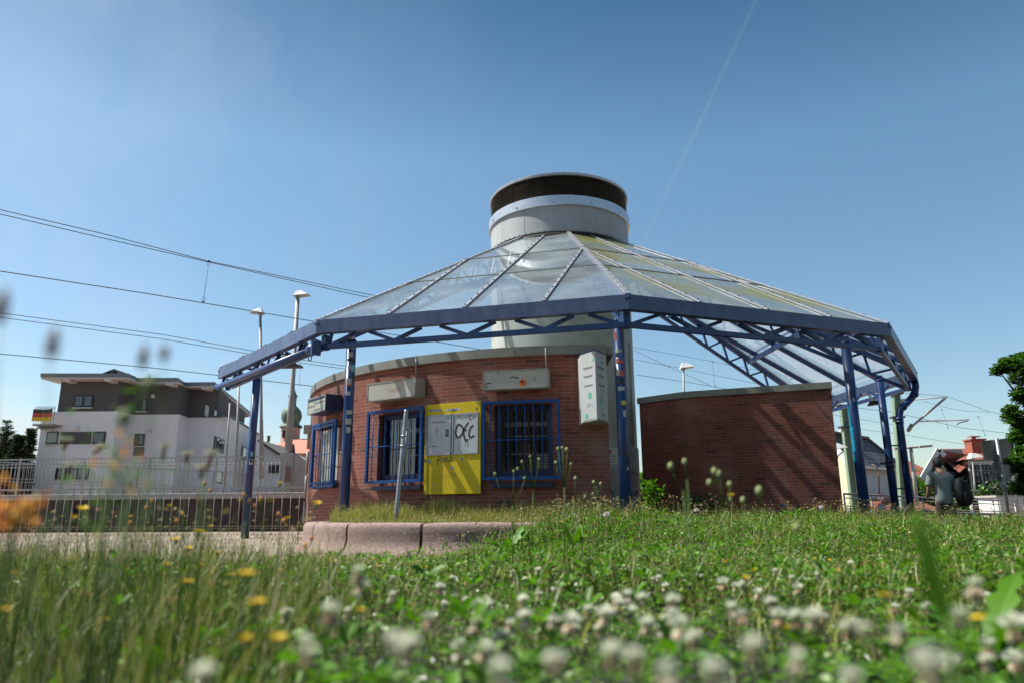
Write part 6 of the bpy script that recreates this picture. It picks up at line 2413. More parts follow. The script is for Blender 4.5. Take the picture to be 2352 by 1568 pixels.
mb = MB()
rect(mb, fmt, -r_ * 0.85, -0.12, -r_ * 0.55, 0.02, 0.008, 0)
f_r = frame_map(c + Vector((-0.20, 0, -0.10)), (0.6, 0, 0.8), (-0.8, 0, 0.6), (0, -1, 0))
rect(mb, f_r, -0.13, -0.045, 0.13, 0.045, 0.010, 0)
put_text(mb, "OFC", 0.07, f_r, 0, 0, 0.012, 1)
rect(mb, fmt, r_ * 0.25, -0.20, r_ * 0.5, -0.16, 0.008, 0)
mb.build('sticker', [M['paper'], M['ink']], tsn)
ts2 = empty('traffic_sign', z7(460, 1370, 25), 'small round red and white no stopping sign in front of the grey house wall', 'traffic sign')
c = z7(462, 1248, 25)
fmt = frame_map(c, (1, 0, 0), (0, 0, 1), (0, -1, 0))
mb = MB(); mb.tube((c.x, 25.03, -0.3), (c.x, 25.03, c.z + 0.1), 0.025, n=8); mb.build('post', M['rust'], ts2)
mb = MB()
disc(mb, fmt, 0, 0, 0.15, 0.0, 0, n=24); disc(mb, fmt, 0, 0, 0.15, 0.005, 1, n=24, r2=0.11)
disc(mb, fmt, 0, -0.33, 0.15, 0.0, 2, n=24); disc(mb, fmt, 0, -0.33, 0.15, 0.005, 1, n=24, r2=0.12)
stroke(mb, fmt, [(-0.09, -0.24), (0.09, -0.42)], 0.03, 0.006, 1)
put_text(mb, "30", 0.10, fmt, 0, 0, 0.006, 3)
mb.build('sign_plate', [M['white'], M['redink'], M['bluespray'], M['ink']], ts2)
ts3 = empty('traffic_sign', z7(1570, 1370, 20), 'thin post of another sign behind the two grey sign backs', 'traffic sign')
mb = MB(); mb.path([z7(1590, 1380, 20), z7(1545, 1060, 20), z7(1540, 780, 20), z7(1528, 765, 20)], 0.03, n=8); mb.build('post', M['steel'], ts3)

# ------------------------------------------------------------------ vegetation
def in_lawn(x, y):
    yend = 7.0 + 20.0 * sst(x, -3.0, -1.7) - (20 - 7.2) * sst(x, 6.2, 7.6)
    m = (y < yend + 0.1) & (x > -9.2)
    # outside the planter
    t = np.interp(x, [-3.3, -2.8, -2.06, -1.06, 0, 1.05, 2.1, 3.1], [12, 9.55, 9.0, 8.7, 8.56, 8.6, 8.75, 9.1])
    m &= ~((y > t) & (x > -3.4) & (x < 1.6))
    # outside pavilion, tower, wall
    m &= ((x - WX) ** 2 + (y - WY) ** 2 > (WR + 0.03) ** 2) | (x > wpt(AE, 0).x + 0.1)
    m &= ((x - CX) ** 2 + (y - CY) ** 2 > 1.9 ** 2)
    # in front of the right wall
    ywall = np.interp(x, [rw[0].x, rw[1].x, rw[2].x, rw[2].x + 0.01], [rw[0].y, rw[1].y, rw[2].y, 99])
    m &= (y < ywall - 0.03) | (x < rw[0].x)
    return m


def in_planter(x, y):
    t = np.interp(x, [-2.70, -2.62, -2.35, -1.9, -1.0, 0, 1.05, 2.1, 3.1], [11.5, 10.5, 9.8, 9.3, 9.0, 8.88, 8.9, 9.05, 9.4])
    return (y > t) & (x > -2.68) & (x < 1.9) & (((x - WX) ** 2 + (y - WY) ** 2) > (WR + 0.02) ** 2) & (y < 12.8)


def scatter(n, x0, x1, y0, y1, ok, clump=0.0, fan=True):
    """random points in the part of the ground that the view and a step to either side can see"""
    x = RNG.uniform(x0, x1, n)
    y = RNG.uniform(y0, y1, n)
    m = ok(x, y)
    if fan: m &= (np.abs(x) < 0.80 * y + 1.0)
    if clump:
        c = np.sin(x * 3.1 + np.sin(y * 2.3) * 1.5) * np.sin(y * 3.7 + np.sin(x * 1.9) * 1.3) + 0.5 * np.sin(x * 9.1 + 1) * np.sin(y * 8.3)
        m &= RNG.random(n) < (1 - clump) + clump * np.clip(0.5 + 0.7 * c, 0, 1)
    return x[m], y[m]


def blade_mesh(name, x, y, z, h, w, lean, mat, seg=3, kind='stuff', label=None, cat=None):
    n = len(x)
    az = RNG.uniform(0, 2 * pi, n)
    fa = az + RNG.uniform(-0.7, 0.7, n) + pi / 2
    ts = np.linspace(0, 1, seg + 1)
    V = []
    for i, t in enumerate(ts):
        bend = lean * t ** 1.8
        px = x + np.cos(az) * h * bend
        py = y + np.sin(az) * h * bend
        pz = z + h * t * np.sqrt(np.clip(1 - (bend * 0.75) ** 2, 0.15, 1))
        hw_ = w * 0.5 * (1 - t) ** 0.6 * (0.75 + 0.5 * t)
        if i < seg:
            V.append(np.stack([px - np.cos(fa) * hw_, py - np.sin(fa) * hw_, pz], 1))
            V.append(np.stack([px + np.cos(fa) * hw_, py + np.sin(fa) * hw_, pz], 1))
        else:
            V.append(np.stack([px, py, pz], 1))
    k = 2 * seg + 1
    verts = np.stack(V, 1).reshape(-1, 3)
    base = np.arange(n)[:, None] * k
    quads = np.concatenate([base + np.array([2 * i, 2 * i + 1, 2 * i + 3, 2 * i + 2]) for i in range(seg - 1)], 0) if seg > 1 else np.zeros((0, 4), int)
    tris = base + np.array([2 * seg - 2, 2 * seg - 1, 2 * seg])
    return raw_mesh(name, verts, quads, tris, mat, kind, label, cat)


def raw_mesh(name, verts, quads, tris, mat, kind=None, label=None, cat=None):
    me = bpy.data.meshes.new(name)
    nv, nq, nt_ = len(verts), len(quads), len(tris)
    me.vertices.add(nv)
    me.vertices.foreach_set('co', verts.astype(np.float32).ravel())
    loops = np.concatenate([quads.ravel(), tris.ravel()]).astype(np.int32)
    me.loops.add(len(loops))
    me.loops.foreach_set('vertex_index', loops)
    me.polygons.add(nq + nt_)
    st = np.concatenate([np.arange(nq) * 4, nq * 4 + np.arange(nt_) * 3]).astype(np.int32)
    me.polygons.foreach_set('loop_start', st)
    me.update(calc_edges=True)
    me.materials.append(mat)
    o = bpy.data.objects.new(name, me)
    COL.objects.link(o)
    return tag(o, label, cat, None, kind)


def leaf_mesh(name, x, y, z, size, tilt, mat, per=3, aspect=0.8, kind='stuff', fold=0.12, spread=0.55, label=None, cat=None, asym=False):
    """clusters of `per` leaflets; a leaflet is two quads folded along its midrib"""
    n = len(x)
    X, Y, Z, S = (np.repeat(a, per) for a in (x, y, z, size))
    N_ = n * per
    k0 = np.tile(np.arange(per), n)
    az = np.repeat(RNG.uniform(0, 2 * pi, n), per) + k0 * 2 * pi / per + RNG.uniform(-0.25, 0.25, N_)
    el = RNG.uniform(-0.2, 1.0, N_) * tilt
    roll = RNG.normal(0, 0.35, N_)
    d = np.stack([np.cos(az) * np.cos(el), np.sin(az) * np.cos(el), np.sin(el)], 1)
    s_ = np.stack([-np.sin(az), np.cos(az), np.zeros(N_)], 1)
    up = np.cross(d, s_)
    s2 = s_ * np.cos(roll)[:, None] + up * np.sin(roll)[:, None]
    up2 = np.cross(d, s2)
    B = np.stack([X, Y, Z], 1) + d * (S * 0.08)[:, None]
    S = S[:, None]

    def P(a, b, c): return B + d * S * a + s2 * S * aspect * b + up2 * S * c
    V = np.stack([P(0, 0, 0), P(0.35, 0.42, fold), P(0.78, 0.40, fold), P(1, 0, -0.05), P(0.78, -0.40, fold), P(0.35, -0.42, fold)], 1).reshape(-1, 3)
    base = np.arange(N_)[:, None] * 6
    quads = np.concatenate([base + np.array([0, 3, 2, 1]), base + np.array([0, 5, 4, 3])], 0)
    return raw_mesh(name, V, quads, np.zeros((0, 3), int), mat, kind, label, cat)


def zl(x, y): return lawn_h(x, y)


def hn(x, y):
    """uneven growth: low and tall patches"""
    a = np.sin(x * 2.7 + np.sin(y * 1.9) * 1.4) * np.sin(y * 2.3 + np.sin(x * 2.2)) + 0.6 * np.sin(x * 6.1 + 2 * np.sin(y * 2.7)) * np.sin(y * 5.2 + 1)
    return np.clip(0.95 + 0.55 * a, 0.35, 1.9) * (1 - 0.55 * sst(y, 4.0, 6.2) * (1 - sst(x, -0.7, 0.3)))


# grass blades
x, y = scatter(46000, -3.6, 3.8, 0.32, 3.2, in_lawn, 0.45)
leftish = 0.5 + 0.9 * sst(-x, 0.1, 1.3)
blade_mesh('grass', x, y, zl(x, y) - 0.01, RNG.uniform(0.035, 0.125, len(x)) * leftish * hn(x, y), RNG.uniform(0.0022, 0.0045, len(x)), RNG.uniform(0.1, 0.9, len(x)), M['grass'])
x, y = scatter(95000, -6.5, 7.0, 3.0, 8.0, in_lawn, 0.5)
leftish = 0.55 + 0.75 * sst(-x, 0.6, 2.4)
blade_mesh('grass', x, y, zl(x, y) - 0.01, RNG.uniform(0.03, 0.15, len(x)) * leftish * hn(x, y), RNG.uniform(0.003, 0.006, len(x)), RNG.uniform(0.1, 1.0, len(x)), M['grass'])
x, y = scatter(120000, -1.6, 11.0, 7.8, 17.3, in_lawn, 0.55)
blade_mesh('grass', x, y, zl(x, y) - 0.01, RNG.uniform(0.04, 0.19, len(x)) * hn(x, y) * 0.8, RNG.uniform(0.004, 0.009, len(x)), RNG.uniform(0.1, 0.9, len(x)), M['grass'], seg=2)
x, y = scatter(16000, -1.0, 11.0, 4.5, 15.5, in_lawn, 0.8)
blade_mesh('grass', x, y, zl(x, y) - 0.01, RNG.uniform(0.10, 0.24, len(x)), RNG.uniform(0.003, 0.007, len(x)), RNG.uniform(0.1, 0.8, len(x)), M['grass'])
x, y = scatter(26000, -2.5, 6.0, 1.6, 7.5, in_lawn, 0.75)
blade_mesh('grass', x, y, zl(x, y) - 0.01, RNG.uniform(0.07, 0.19, len(x)) * hn(x, y), RNG.uniform(0.0025, 0.006, len(x)), RNG.uniform(0.1, 1.1, len(x)), M['grass'], seg=4)
# tall thin grass on the left
x, y = scatter(52000, -5.5, -0.30, 0.8, 6.9, in_lawn, 0.6)
keep = RNG.random(len(x)) < sst(-x / np.maximum(y, 0.5), 0.12, 0.34)
x, y = x[keep], y[keep]
blade_mesh('grass', x, y, zl(x, y) - 0.01, RNG.uniform(0.08, 0.30, len(x)) * (0.6 + 0.4 * hn(x, y)) * (1 - 0.5 * sst(y, 4.0, 6.2) * sst(x, -3.4, -2.4)), RNG.uniform(0.0022, 0.0048, len(x)), RNG.uniform(0.05, 0.6, len(x)), M['grass'], seg=4)
wx, wy = scatter(5200, -5.5, -0.35, 1.0, 6.9, in_lawn, 0.7)
keep = RNG.random(len(wx)) < sst(-wx / np.maximum(wy, 0.5), 0.16, 0.36)
wx, wy = wx[keep], wy[keep]
wh = RNG.uniform(0.22, 0.42, len(wx))
blade_mesh('grass', wx, wy, zl(wx, wy) - 0.01, wh, RNG.uniform(0.0014, 0.0026, len(wx)), RNG.uniform(0.05, 0.5, len(wx)), M['grass'], seg=5)
ks = RNG.random(len(wx)) < 0.35
leaf_mesh('tiny_blooms', wx[ks], wy[ks], zl(wx[ks], wy[ks]) + wh[ks] * 0.9, RNG.uniform(0.006, 0.012, ks.sum()), 1.4, M['speck'], per=4, aspect=0.6)
hx, hy = x[:900], y[:900]
leaf_mesh('tiny_blooms', hx, hy, zl(hx, hy) + RNG.uniform(0.15, 0.30, len(hx)), RNG.uniform(0.004, 0.009, len(hx)), 1.3, M['speck'], per=3, aspect=0.7)
# tall patch before the right end of the planter
x = np.concatenate([RNG.normal(0.45, 0.35, 2600), RNG.normal(1.5, 0.8, 2400), RNG.uniform(-1.5, 4.5, 2500), RNG.normal(2.3, 0.5, 1200)]); y = np.concatenate([RNG.normal(4.4, 0.7, 2600), RNG.normal(6.5, 1.2, 2400), RNG.uniform(2.2, 6.5, 2500), RNG.normal(2.7, 0.4, 1200)])
ok_ = in_lawn(x, y); x, y = x[ok_], y[ok_]
tx = np.concatenate([RNG.normal(0.6, 0.55, 1700), RNG.uniform(0.5, 9.5, 1900)]); ty = np.concatenate([RNG.normal(7.6, 0.55, 1700), RNG.uniform(9.0, 12.5, 1900)])
ok_ = in_lawn(tx, ty); tx, ty = tx[ok_], ty[ok_]
th_ = RNG.uniform(0.14, 0.42, len(tx)) * np.where(ty > 8.8, 0.75, 1.0)
blade_mesh('tall_grass', tx, ty, zl(tx, ty), th_, RNG.uniform(0.003, 0.006, len(tx)), RNG.uniform(0.05, 0.6, len(tx)), M['grass'], seg=4)
leaf_mesh('tiny_blooms', tx[::3], ty[::3], zl(tx[::3], ty[::3]) + th_[::3] * 0.93, RNG.uniform(0.010, 0.020, len(tx[::3])), 1.4, M['speck'], per=3, aspect=0.8)
leaf_mesh('weed_leaves', tx[::4], ty[::4], zl(tx[::4], ty[::4]) + th_[::4] * 0.45, RNG.uniform(0.03, 0.07, len(tx[::4])), 1.2, M['weed'], per=3, aspect=0.35)
blade_mesh('grass', x, y, zl(x, y) - 0.01, RNG.uniform(0.08, 0.24, len(x)), RNG.uniform(0.003, 0.007, len(x)), RNG.uniform(0.05, 0.8, len(x)), M['grass'], seg=4)
leaf_mesh('weed_leaves', x[::3], y[::3], zl(x[::3], y[::3]) + RNG.uniform(0.03, 0.17, len(x[::3])), RNG.uniform(0.015, 0.045, len(x[::3])), 1.1, M['weed'], per=3, aspect=0.4)
# clover leaves and ground herbs
x, y = scatter(30000, -3.6, 3.8, 0.35, 3.4, in_lawn, 0.5)
dens = RNG.random(len(x)) < (0.25 + 0.75 * sst(x, -1.0, 0.4))
x, y = x[dens], y[dens]
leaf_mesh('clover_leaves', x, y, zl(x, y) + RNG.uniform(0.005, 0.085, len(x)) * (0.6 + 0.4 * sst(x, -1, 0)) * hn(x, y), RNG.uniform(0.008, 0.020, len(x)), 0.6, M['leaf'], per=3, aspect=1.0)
x, y = scatter(62000, -6.5, 7.2, 3.1, 8.6, in_lawn, 0.55)
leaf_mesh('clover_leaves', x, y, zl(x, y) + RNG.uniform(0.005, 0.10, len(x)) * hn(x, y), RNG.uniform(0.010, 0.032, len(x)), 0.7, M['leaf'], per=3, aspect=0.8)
x, y = scatter(24000, -1.6, 11.0, 8.4, 17.3, in_lawn, 0.6)
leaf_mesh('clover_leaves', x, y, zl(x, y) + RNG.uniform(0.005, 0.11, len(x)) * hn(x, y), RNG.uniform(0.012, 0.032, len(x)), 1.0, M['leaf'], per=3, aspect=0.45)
# broader weed leaves
x, y = scatter(6500, -3.6, 7.5, 0.9, 9.5, in_lawn, 0.8)
leaf_mesh('weed_leaves', x, y, zl(x, y) + RNG.uniform(0.02, 0.12, len(x)) * hn(x, y), RNG.uniform(0.018, 0.055, len(x)), 1.1, M['weed'], per=4, aspect=0.55)
x, y = scatter(3800, -1.0, 11.0, 8.0, 15.5, in_lawn, 0.5)
hs_ = RNG.uniform(0.12, 0.30, len(x))
blade_mesh('dry_grass', x, y, zl(x, y), hs_, RNG.uniform(0.004, 0.007, len(x)), RNG.uniform(0.02, 0.35, len(x)), M['dryweed'])
leaf_mesh('tiny_blooms', x, y, zl(x, y) + hs_ * 0.97, RNG.uniform(0.008, 0.015, len(x)), 1.4, M['speck'], per=3, aspect=0.9)
# dry stalks and tiny blooms on the lawn
x, y = scatter(38000, -4.0, 10.5, 2.5, 17.0, in_lawn, 0.7)
leaf_mesh('tiny_blooms', x, y, zl(x, y) + RNG.uniform(0.06, 0.17, len(x)), RNG.uniform(0.005, 0.011, len(x)), 1.2, M['speck'], per=2, aspect=0.9)
x, y = scatter(42000, -1.5, 10.0, 1.6, 12.0, in_lawn, 0.8)
keep = RNG.random(len(x)) < 0.25 + 0.75 * sst(x / y, 0.10, 0.32) * (1 - sst(x / y, 0.5, 0.7))
x, y = x[keep], y[keep]
blade_mesh('dry_grass', x, y, zl(x, y) + RNG.uniform(0, 0.06, len(x)), RNG.uniform(0.04, 0.15, len(x)), RNG.uniform(0.002, 0.005, len(x)), RNG.uniform(0.8, 1.3, len(x)), M['dryweed'])
# planter growth
zp = lambda x, y: planter_h(x, y)
x, y = scatter(42000, -3.2, 2.1, 8.8, 12.8, in_planter, 0.35, fan=False)
hh_ = (0.07 + 0.20 * sst(y, 9.2, 11.6)) * RNG.uniform(0.35, 1.4, len(x)) * (0.8 + 0.35 * np.sin(x * 4.3) * np.sin(x * 1.7 + y * 3))
blade_mesh('planter_weeds', x, y, zp(x, y), hh_, RNG.uniform(0.003, 0.006, len(x)), RNG.uniform(0.05, 0.5, len(x)), M['dryweed'])
keep = RNG.random(len(x)) < 0.42
leaf_mesh('planter_blooms', x[keep], y[keep], zp(x[keep], y[keep]) + hh_[keep] * RNG.uniform(0.5, 1.0, keep.sum()), RNG.uniform(0.006, 0.016, keep.sum()), 1.2, M['speck'], per=2, aspect=0.9)
keep = RNG.random(len(x)) < 0.5
leaf_mesh('planter_leaves', x[keep], y[keep], zp(x[keep], y[keep]) + hh_[keep] * RNG.uniform(0.1, 0.9, keep.sum()), RNG.uniform(0.008, 0.02, keep.sum()), 1.1, M['grass'], per=2, aspect=0.35)
x, y = scatter(1300, -3.2, 1.9, 10.2, 12.6, in_planter, 0.5, fan=False)
blade_mesh('planter_weeds', x, y, zp(x, y), RNG.uniform(0.18, 0.36, len(x)), RNG.uniform(0.004, 0.007, len(x)), RNG.uniform(0.02, 0.3, len(x)), M['dryweed'])
# moss and weeds in the paving joints and along the fence
x = RNG.uniform(-12, -2.8, 26000); y = 7.0 + 11.4 * RNG.uniform(0, 1, 26000) ** 1.6
kp_ = (np.sin(x * 2.2 + y) * np.sin(y * 3.1 - x) > 0.45) | ((np.abs(y - 18.1) < 0.3) & (RNG.random(26000) < 0.7)) | (np.sin(x * 5.1 + y * 2) * np.sin(y * 6.1 - x * 3) > 0.55)
x, y = x[kp_], y[kp_]
blade_mesh('paving_weeds', x, y, x * 0 + 0.0, RNG.uniform(0.02, 0.10, len(x)), RNG.uniform(0.006, 0.012, len(x)), RNG.uniform(0.2, 0.9, len(x)), M['grass'], seg=2)


# ---- single flowers
def small_mesh(name, parts):
    """parts: list of (verts, faces, matindex); returns mesh"""
    return parts


def clover_flower_mb(seed, old=0.3):
    rs = random.Random(seed)
    head, stem = MB(), MB()
    n = 120
    for i in range(n):
        f_ = (i + 0.5) / n
        pol = math.acos(1 - 1.75 * f_)
        az_ = i * 2.39996
        d = Vector((sin(pol) * cos(az_), sin(pol) * sin(az_), cos(pol)))
        droop = pol > (1.75 - old)
        tipd = (d + Vector((0, 0, 0.55 if not droop else -1.2))).normalized()
        L = rs.uniform(0.0080, 0.0135)
        w = rs.uniform(0.0014, 0.0024)
        sd = tipd.orthogonal().normalized()
        b0 = d * 0.002
        p1, p2 = b0 + tipd * L * 0.6, b0 + tipd * L
        head.add([b0, p1 + sd * w, p2, p1 - sd * w], [(0, 1, 2, 3)], 1 if droop and rs.random() < 0.7 else 0)
    return head


def stem_mb(h, bend, r=0.0012, segs=5):
    mb = MB()
    pts = [Vector((bend * (t * t) * h * 0.0 + bend * h * (t * t - 1), 0, h * (t - 1))) for t in np.linspace(0, 1, segs)]
    mb.path(pts, r, n=5, caps=False)
    return mb


def proto(name, head_mb, stem, mats, label, cat, group, headname='flower_head'):
    o = empty(name, (0, 0, 0), label, cat, group)
    head_mb.build(headname, mats, o)
    stem.build('stem', M['stem'], o)
    return o


def place(protos, spots, used):
    for (x_, y_, z_, sc) in spots:
        p_ = random.choice(protos)
        if p_.name not in used:
            used.add(p_.name)
            o = p_
        else:
            o = copy_tree(p_)
        o.location = (x_, y_, z_)
        o.rotation_euler = (random.uniform(-0.2, 0.2), random.uniform(-0.2, 0.2), random.uniform(0, 6.28))
        o.scale = (sc, sc, sc)


CL = 'white clover flower heads in the lawn'
cp = [proto('clover_flower', clover_flower_mb(i, o_), stem_mb(0.13, b_), [M['petal_white'], M['petal_brown']], 'white clover flower head standing in the green lawn', 'flower', CL)
      for i, (o_, b_) in enumerate(((0.0, 0.1), (0.25, -0.15), (0.6, 0.2)))]
used = set()
spots = []
# (u, v, distance) of the flower heads seen best, then random ones around them
vis = [(823, 1318, 1.05), (760, 1410, 0.85), (905, 1472, 0.62), (935, 1490, 0.56), (826, 1345, 1.2), (1098, 1395, 1.5), (1122, 1395, 1.5), (1092, 1437, 1.2), (985, 1425, 1.25), (1205, 1420, 1.15), (1200, 1380, 1.6),
       (1440, 1370, 1.5), (1475, 1375, 1.5), (1418, 1392, 1.4), (1310, 1430, 1.1), (1390, 1415, 1.2), (1450, 1405, 1.4), (1545, 1382, 1.3), (1545, 1420, 1.1), (1560, 1440, 1.0), (1592, 1470, 0.95), (1680, 1400, 1.3), (1770, 1385, 1.5),
       (1730, 1490, 0.58), (1830, 1520, 0.60), (1868, 1420, 1.0), (1985, 1450, 0.7), (2060, 1455, 0.75), (2135, 1530, 0.40), (2240, 1350, 0.95), (2205, 1415, 0.70), (2240, 1372, 1.1), (1405, 1500, 0.62), (1455, 1515, 0.58), (1270, 1520, 0.62), (1285, 1515, 0.7),
       (1535, 1555, 0.5), (1640, 1545, 0.55), (710, 1510, 0.62), (700, 1480, 0.75), (1150, 1550, 0.5), (465, 1555, 0.55), (1010, 1350, 1.9), (900, 1370, 1.7), (1235, 1310, 2.6), (1660, 1340, 1.9), (1705, 1345, 1.9), (2330, 1440, 0.9), (2345, 1520, 0.7), (1955, 1560, 0.55)]
for (u, v, Y) in vis:
    p_ = at_y(u, v, Y)
    spots.append((p_.x, p_.y, p_.z, random.uniform(1.0, 1.35) * (0.66 if Y < 0.8 else 1.05)))
for _ in range(60):
    Y = random.uniform(0.9, 3.2)
    X = random.uniform(-0.25 * Y - 0.1, 0.72 * Y)
    spots.append((X, Y, float(lawn_h(X, Y)) + random.uniform(0.09, 0.14), random.uniform(1.0, 1.45)))
place(cp, spots, used)


def daisy_mb(seed, R=0.014, cup=0.35, n=26):
    rs = random.Random(seed)
    mb = MB()
    for ring in range(2):
        for i in range(n if ring == 0 else n // 2):
            a = 2 * pi * i / (n if ring == 0 else n // 2) + rs.uniform(-0.1, 0.1)
            r1 = R * rs.uniform(0.85, 1.1) * (1 if ring == 0 else 0.62)
            w = 0.17 * r1
            el = cup + ring * 0.4 + rs.uniform(-0.12, 0.12)
            d = Vector((cos(a) * cos(el), sin(a) * cos(el), sin(el)))
            s1 = Vector((-sin(a), cos(a), 0))
            mb.add([d * 0.001, d * r1 * 0.6 + s1 * w, d * r1, d * r1 * 0.6 - s1 * w], [(0, 1, 2, 3)], 0)
    mb.lathe([(0.0, -0.010), (0.0045, -0.008), (0.0052, -0.002), (0.003, 0.001)], (0, 0, 0), n=8, m=1)
    return mb


YG = 'small yellow flowers scattered through the grass'
yp = [proto('yellow_flower', daisy_mb(i, R_, c_), stem_mb(0.16, b_, 0.0010), [M['petal_yellow'], M['bud']], 'small yellow dandelion-like flower standing in the grass', 'flower', YG)
      for i, (R_, c_, b_) in enumerate(((0.014, 0.25, 0.1), (0.013, 0.75, -0.2), (0.015, 0.5, 0.3)))]
used = set()
spots = []
visy = [(566, 1318, 1.0, 1.3), (588, 1385, 0.9, 1.4), (457, 1222, 1.7, 1.4), (404, 1240, 2.2, 1.3), (562, 1474, 0.85, 1.2), (638, 1470, 0.85, 1.1), (2033, 1368, 1.1, 1.3), (827, 1400, 1.2, 1.0), (380, 1297, 1.8, 1.0), (430, 1338, 1.5, 1.1), (240, 1425, 1.4, 1.0),
        (432, 1258, 2.2, 1.2), (500, 1268, 2.6, 1.1), (660, 1190, 2.8, 1.2), (642, 1110, 2.6, 1.1), (727, 1157, 1.9, 1.2), (190, 1170, 1.8, 1.3), (170, 1190, 1.8, 1.0), (1679, 1140, 2.3, 1.4), (720, 1268, 3.0, 1.0), (485, 1207, 3.0, 0.9), (1712, 1328, 1.6, 0.9),
        (1888, 1440, 1.0, 1.0), (1810, 1440, 1.2, 0.9), (1668, 1290, 2.2, 0.9), (1925, 1310, 2.2, 0.8), (1730, 1310, 2.4, 0.9), (300, 1185, 3.0, 1.0), (560, 1140, 2.3, 1.0), (598, 1150, 2.6, 0.9), (390, 1160, 2.5, 0.9), (850, 1185, 4.2, 1.0), (10, 1400, 1.1, 1.1),
        (645, 1310, 3.0, 1.0), (460, 1300, 2.2, 1.0), (2245, 1420, 0.9, 1.0), (870, 1300, 3.5, 0.9), (1475, 1155, 6.0, 1.0), (1462, 1160, 6.5, 1.0), (1280, 1135, 6.0, 0.9)]
for (u, v, Y, sc) in visy:
    p_ = at_y(u, v, Y)
    spots.append((p_.x, p_.y, p_.z, sc * (0.72 if Y < 1.3 else 0.85)))
for _ in range(110):
    Y = random.uniform(2.5, 9.5)
    X = random.uniform(-0.62 * Y, 0.62 * Y if random.random() < 0.6 else -0.1 * Y)
    if in_lawn(np.array([X]), np.array([Y]))[0]:
        spots.append((X, Y, float(lawn_h(X, Y)) + random.uniform(0.09, 0.16), random.uniform(0.7, 1.0)))
place(yp, spots, used)


# ---- branching stalks with buds
def stalk(pts_heads, base, mid, label, head='bud', rs=0.0012, group=None, hr=0.0065, name='hawksbeard_plant'):
    root = empty(name, base, label, 'plant', group)
    mb = MB()
    mb.path([base, base.lerp(mid, 0.5) + Vector((random.uniform(-.004, .004), 0, 0)), mid], [rs * 1.35, rs * 1.2, rs], n=6)
    for h_ in pts_heads:
        c = mid.lerp(h_, 0.55) + Vector(((h_.x - mid.x) * 0.18, 0, -0.0))
        mb.path([mid, c, h_], [rs, rs * 0.8, rs * 0.6], n=6)
    mb.build('stem', M['stem'], root)
    for h_ in pts_heads:
        mb = MB()
        q_ = hr * random.uniform(0.8, 1.15)
        mb.lathe([(0, -q_ * 1.3), (q_ * 0.75, -q_ * 0.7), (q_, 0), (q_ * 0.8, q_ * 0.8), (q_ * 0.35, q_ * 1.3), (0, q_ * 1.35)], h_, n=10)
        mb.build('bud', M[head], root)
    return root


def stalk_px(heads, mid, base, Y, label, **k):
    b = at_y(*base, Y)
    b.z = float(lawn_h(b.x, b.y))
    return stalk([at_y(u, v, Y + random.uniform(-0.03, 0.03)) for u, v in heads], b, at_y(*mid, Y), label, **k)


BG = 'tall bud stalks rising from the lawn in front of the walls'
stalk_px([(1282, 1030), (1292, 1028), (1277, 1062), (1312, 1065), (1302, 1032)], (1296, 1118), (1290, 1230), 3.6, 'tallest branching bud stalk in front of the right barred window', hr=0.0085, group=BG, rs=0.0022)
stalk_px([(1199, 1060), (1189, 1076), (1218, 1048), (1238, 1054)], (1225, 1120), (1215, 1230), 3.5, 'cluster of bud stalks before the middle of the right barred window', hr=0.0075, group=BG, rs=0.002)
stalk_px([(1137, 1088), (1180, 1082), (1205, 1098)], (1176, 1160), (1180, 1230), 3.6, 'thin bud stalk left of the window cluster with pale tips', hr=0.0075, group=BG, rs=0.002)
stalk_px([(1322, 1098)], (1318, 1140), (1310, 1230), 3.8, 'single curved bud stalk just right of the tallest one', hr=0.008, group=BG, rs=0.0022)
stalk_px([(1380, 1110), (1364, 1107), (1371, 1118)], (1374, 1150), (1372, 1230), 3.8, 'forked bud stalk left of the middle blue column', hr=0.008, group=BG, rs=0.0022)
stalk_px([(1345, 1140), (1362, 1133)], (1352, 1165), (1352, 1230), 3.8, 'short forked bud stalk near the foot of the middle blue column', hr=0.007, group=BG, rs=0.002)
stalk_px([(1541, 1070)], (1569, 1125), (1592, 1260), 1.75, 'left leaning bud stalk before the dark left part of the right wall', hr=0.0072, group=BG)
stalk_px([(1573, 1060)], (1578, 1100), (1592, 1260), 1.8, 'upright bud stalk before the left part of the right wall', hr=0.0072, group=BG)
stalk_px([(1641, 1082), (1652, 1088), (1630, 1108), (1676, 1112)], (1665, 1165), (1672, 1290), 1.75, 'four headed bud stalk before the middle of the right wall', hr=0.0072, group=BG)
stalk_px([(1744, 1127)], (1752, 1165), (1760, 1270), 1.6, 'thick single bud stalk before the lit part of the right wall', hr=0.0085, group=BG, rs=0.0016)
stalk_px([(1707, 1148)], (1704, 1180), (1708, 1270), 1.9, 'thin single bud stalk right of the yellow flower', hr=0.007, group=BG)
stalk_px([(1830, 1212)], (1824, 1240), (1820, 1300), 1.3, 'low pale bud between the grass tops on the right', hr=0.006, group=BG)
LG = 'slender flower stalks rising from the left foreground'
for i, (u, v, Y, lab) in enumerate(((470, 1110, 2.3, 'tallest orange bud stalk rising before the ramp wall'), (560, 1135, 2.2, 'orange bud stalk just left of the leftmost blue column'), (600, 1145, 2.4, 'orange bud stalk just right of the leftmost blue column'), (640, 1180, 2.3, 'orange bud stalk halfway between the leftmost column and the kerb'), (420, 1180, 2.3, 'low orange bud stalk left of the tallest one'), (300, 1200, 2.4, 'orange bud stalk low before the fence on the far left'), (715, 1235, 2.2, 'orange bud stalk at the left corner of the stone kerb'), (350, 1150, 2.5, 'orange bud stalk below the widest plantain spike'))):
    stalk_px([(u, v), (u + random.choice((-14, 12)), v + 16)], (u + 3, v + 60), (u + random.randint(-20, 10), v + 130), Y, lab, head='budorange', hr=0.0065, group=LG, rs=0.0012, name='orange_bud_plant')


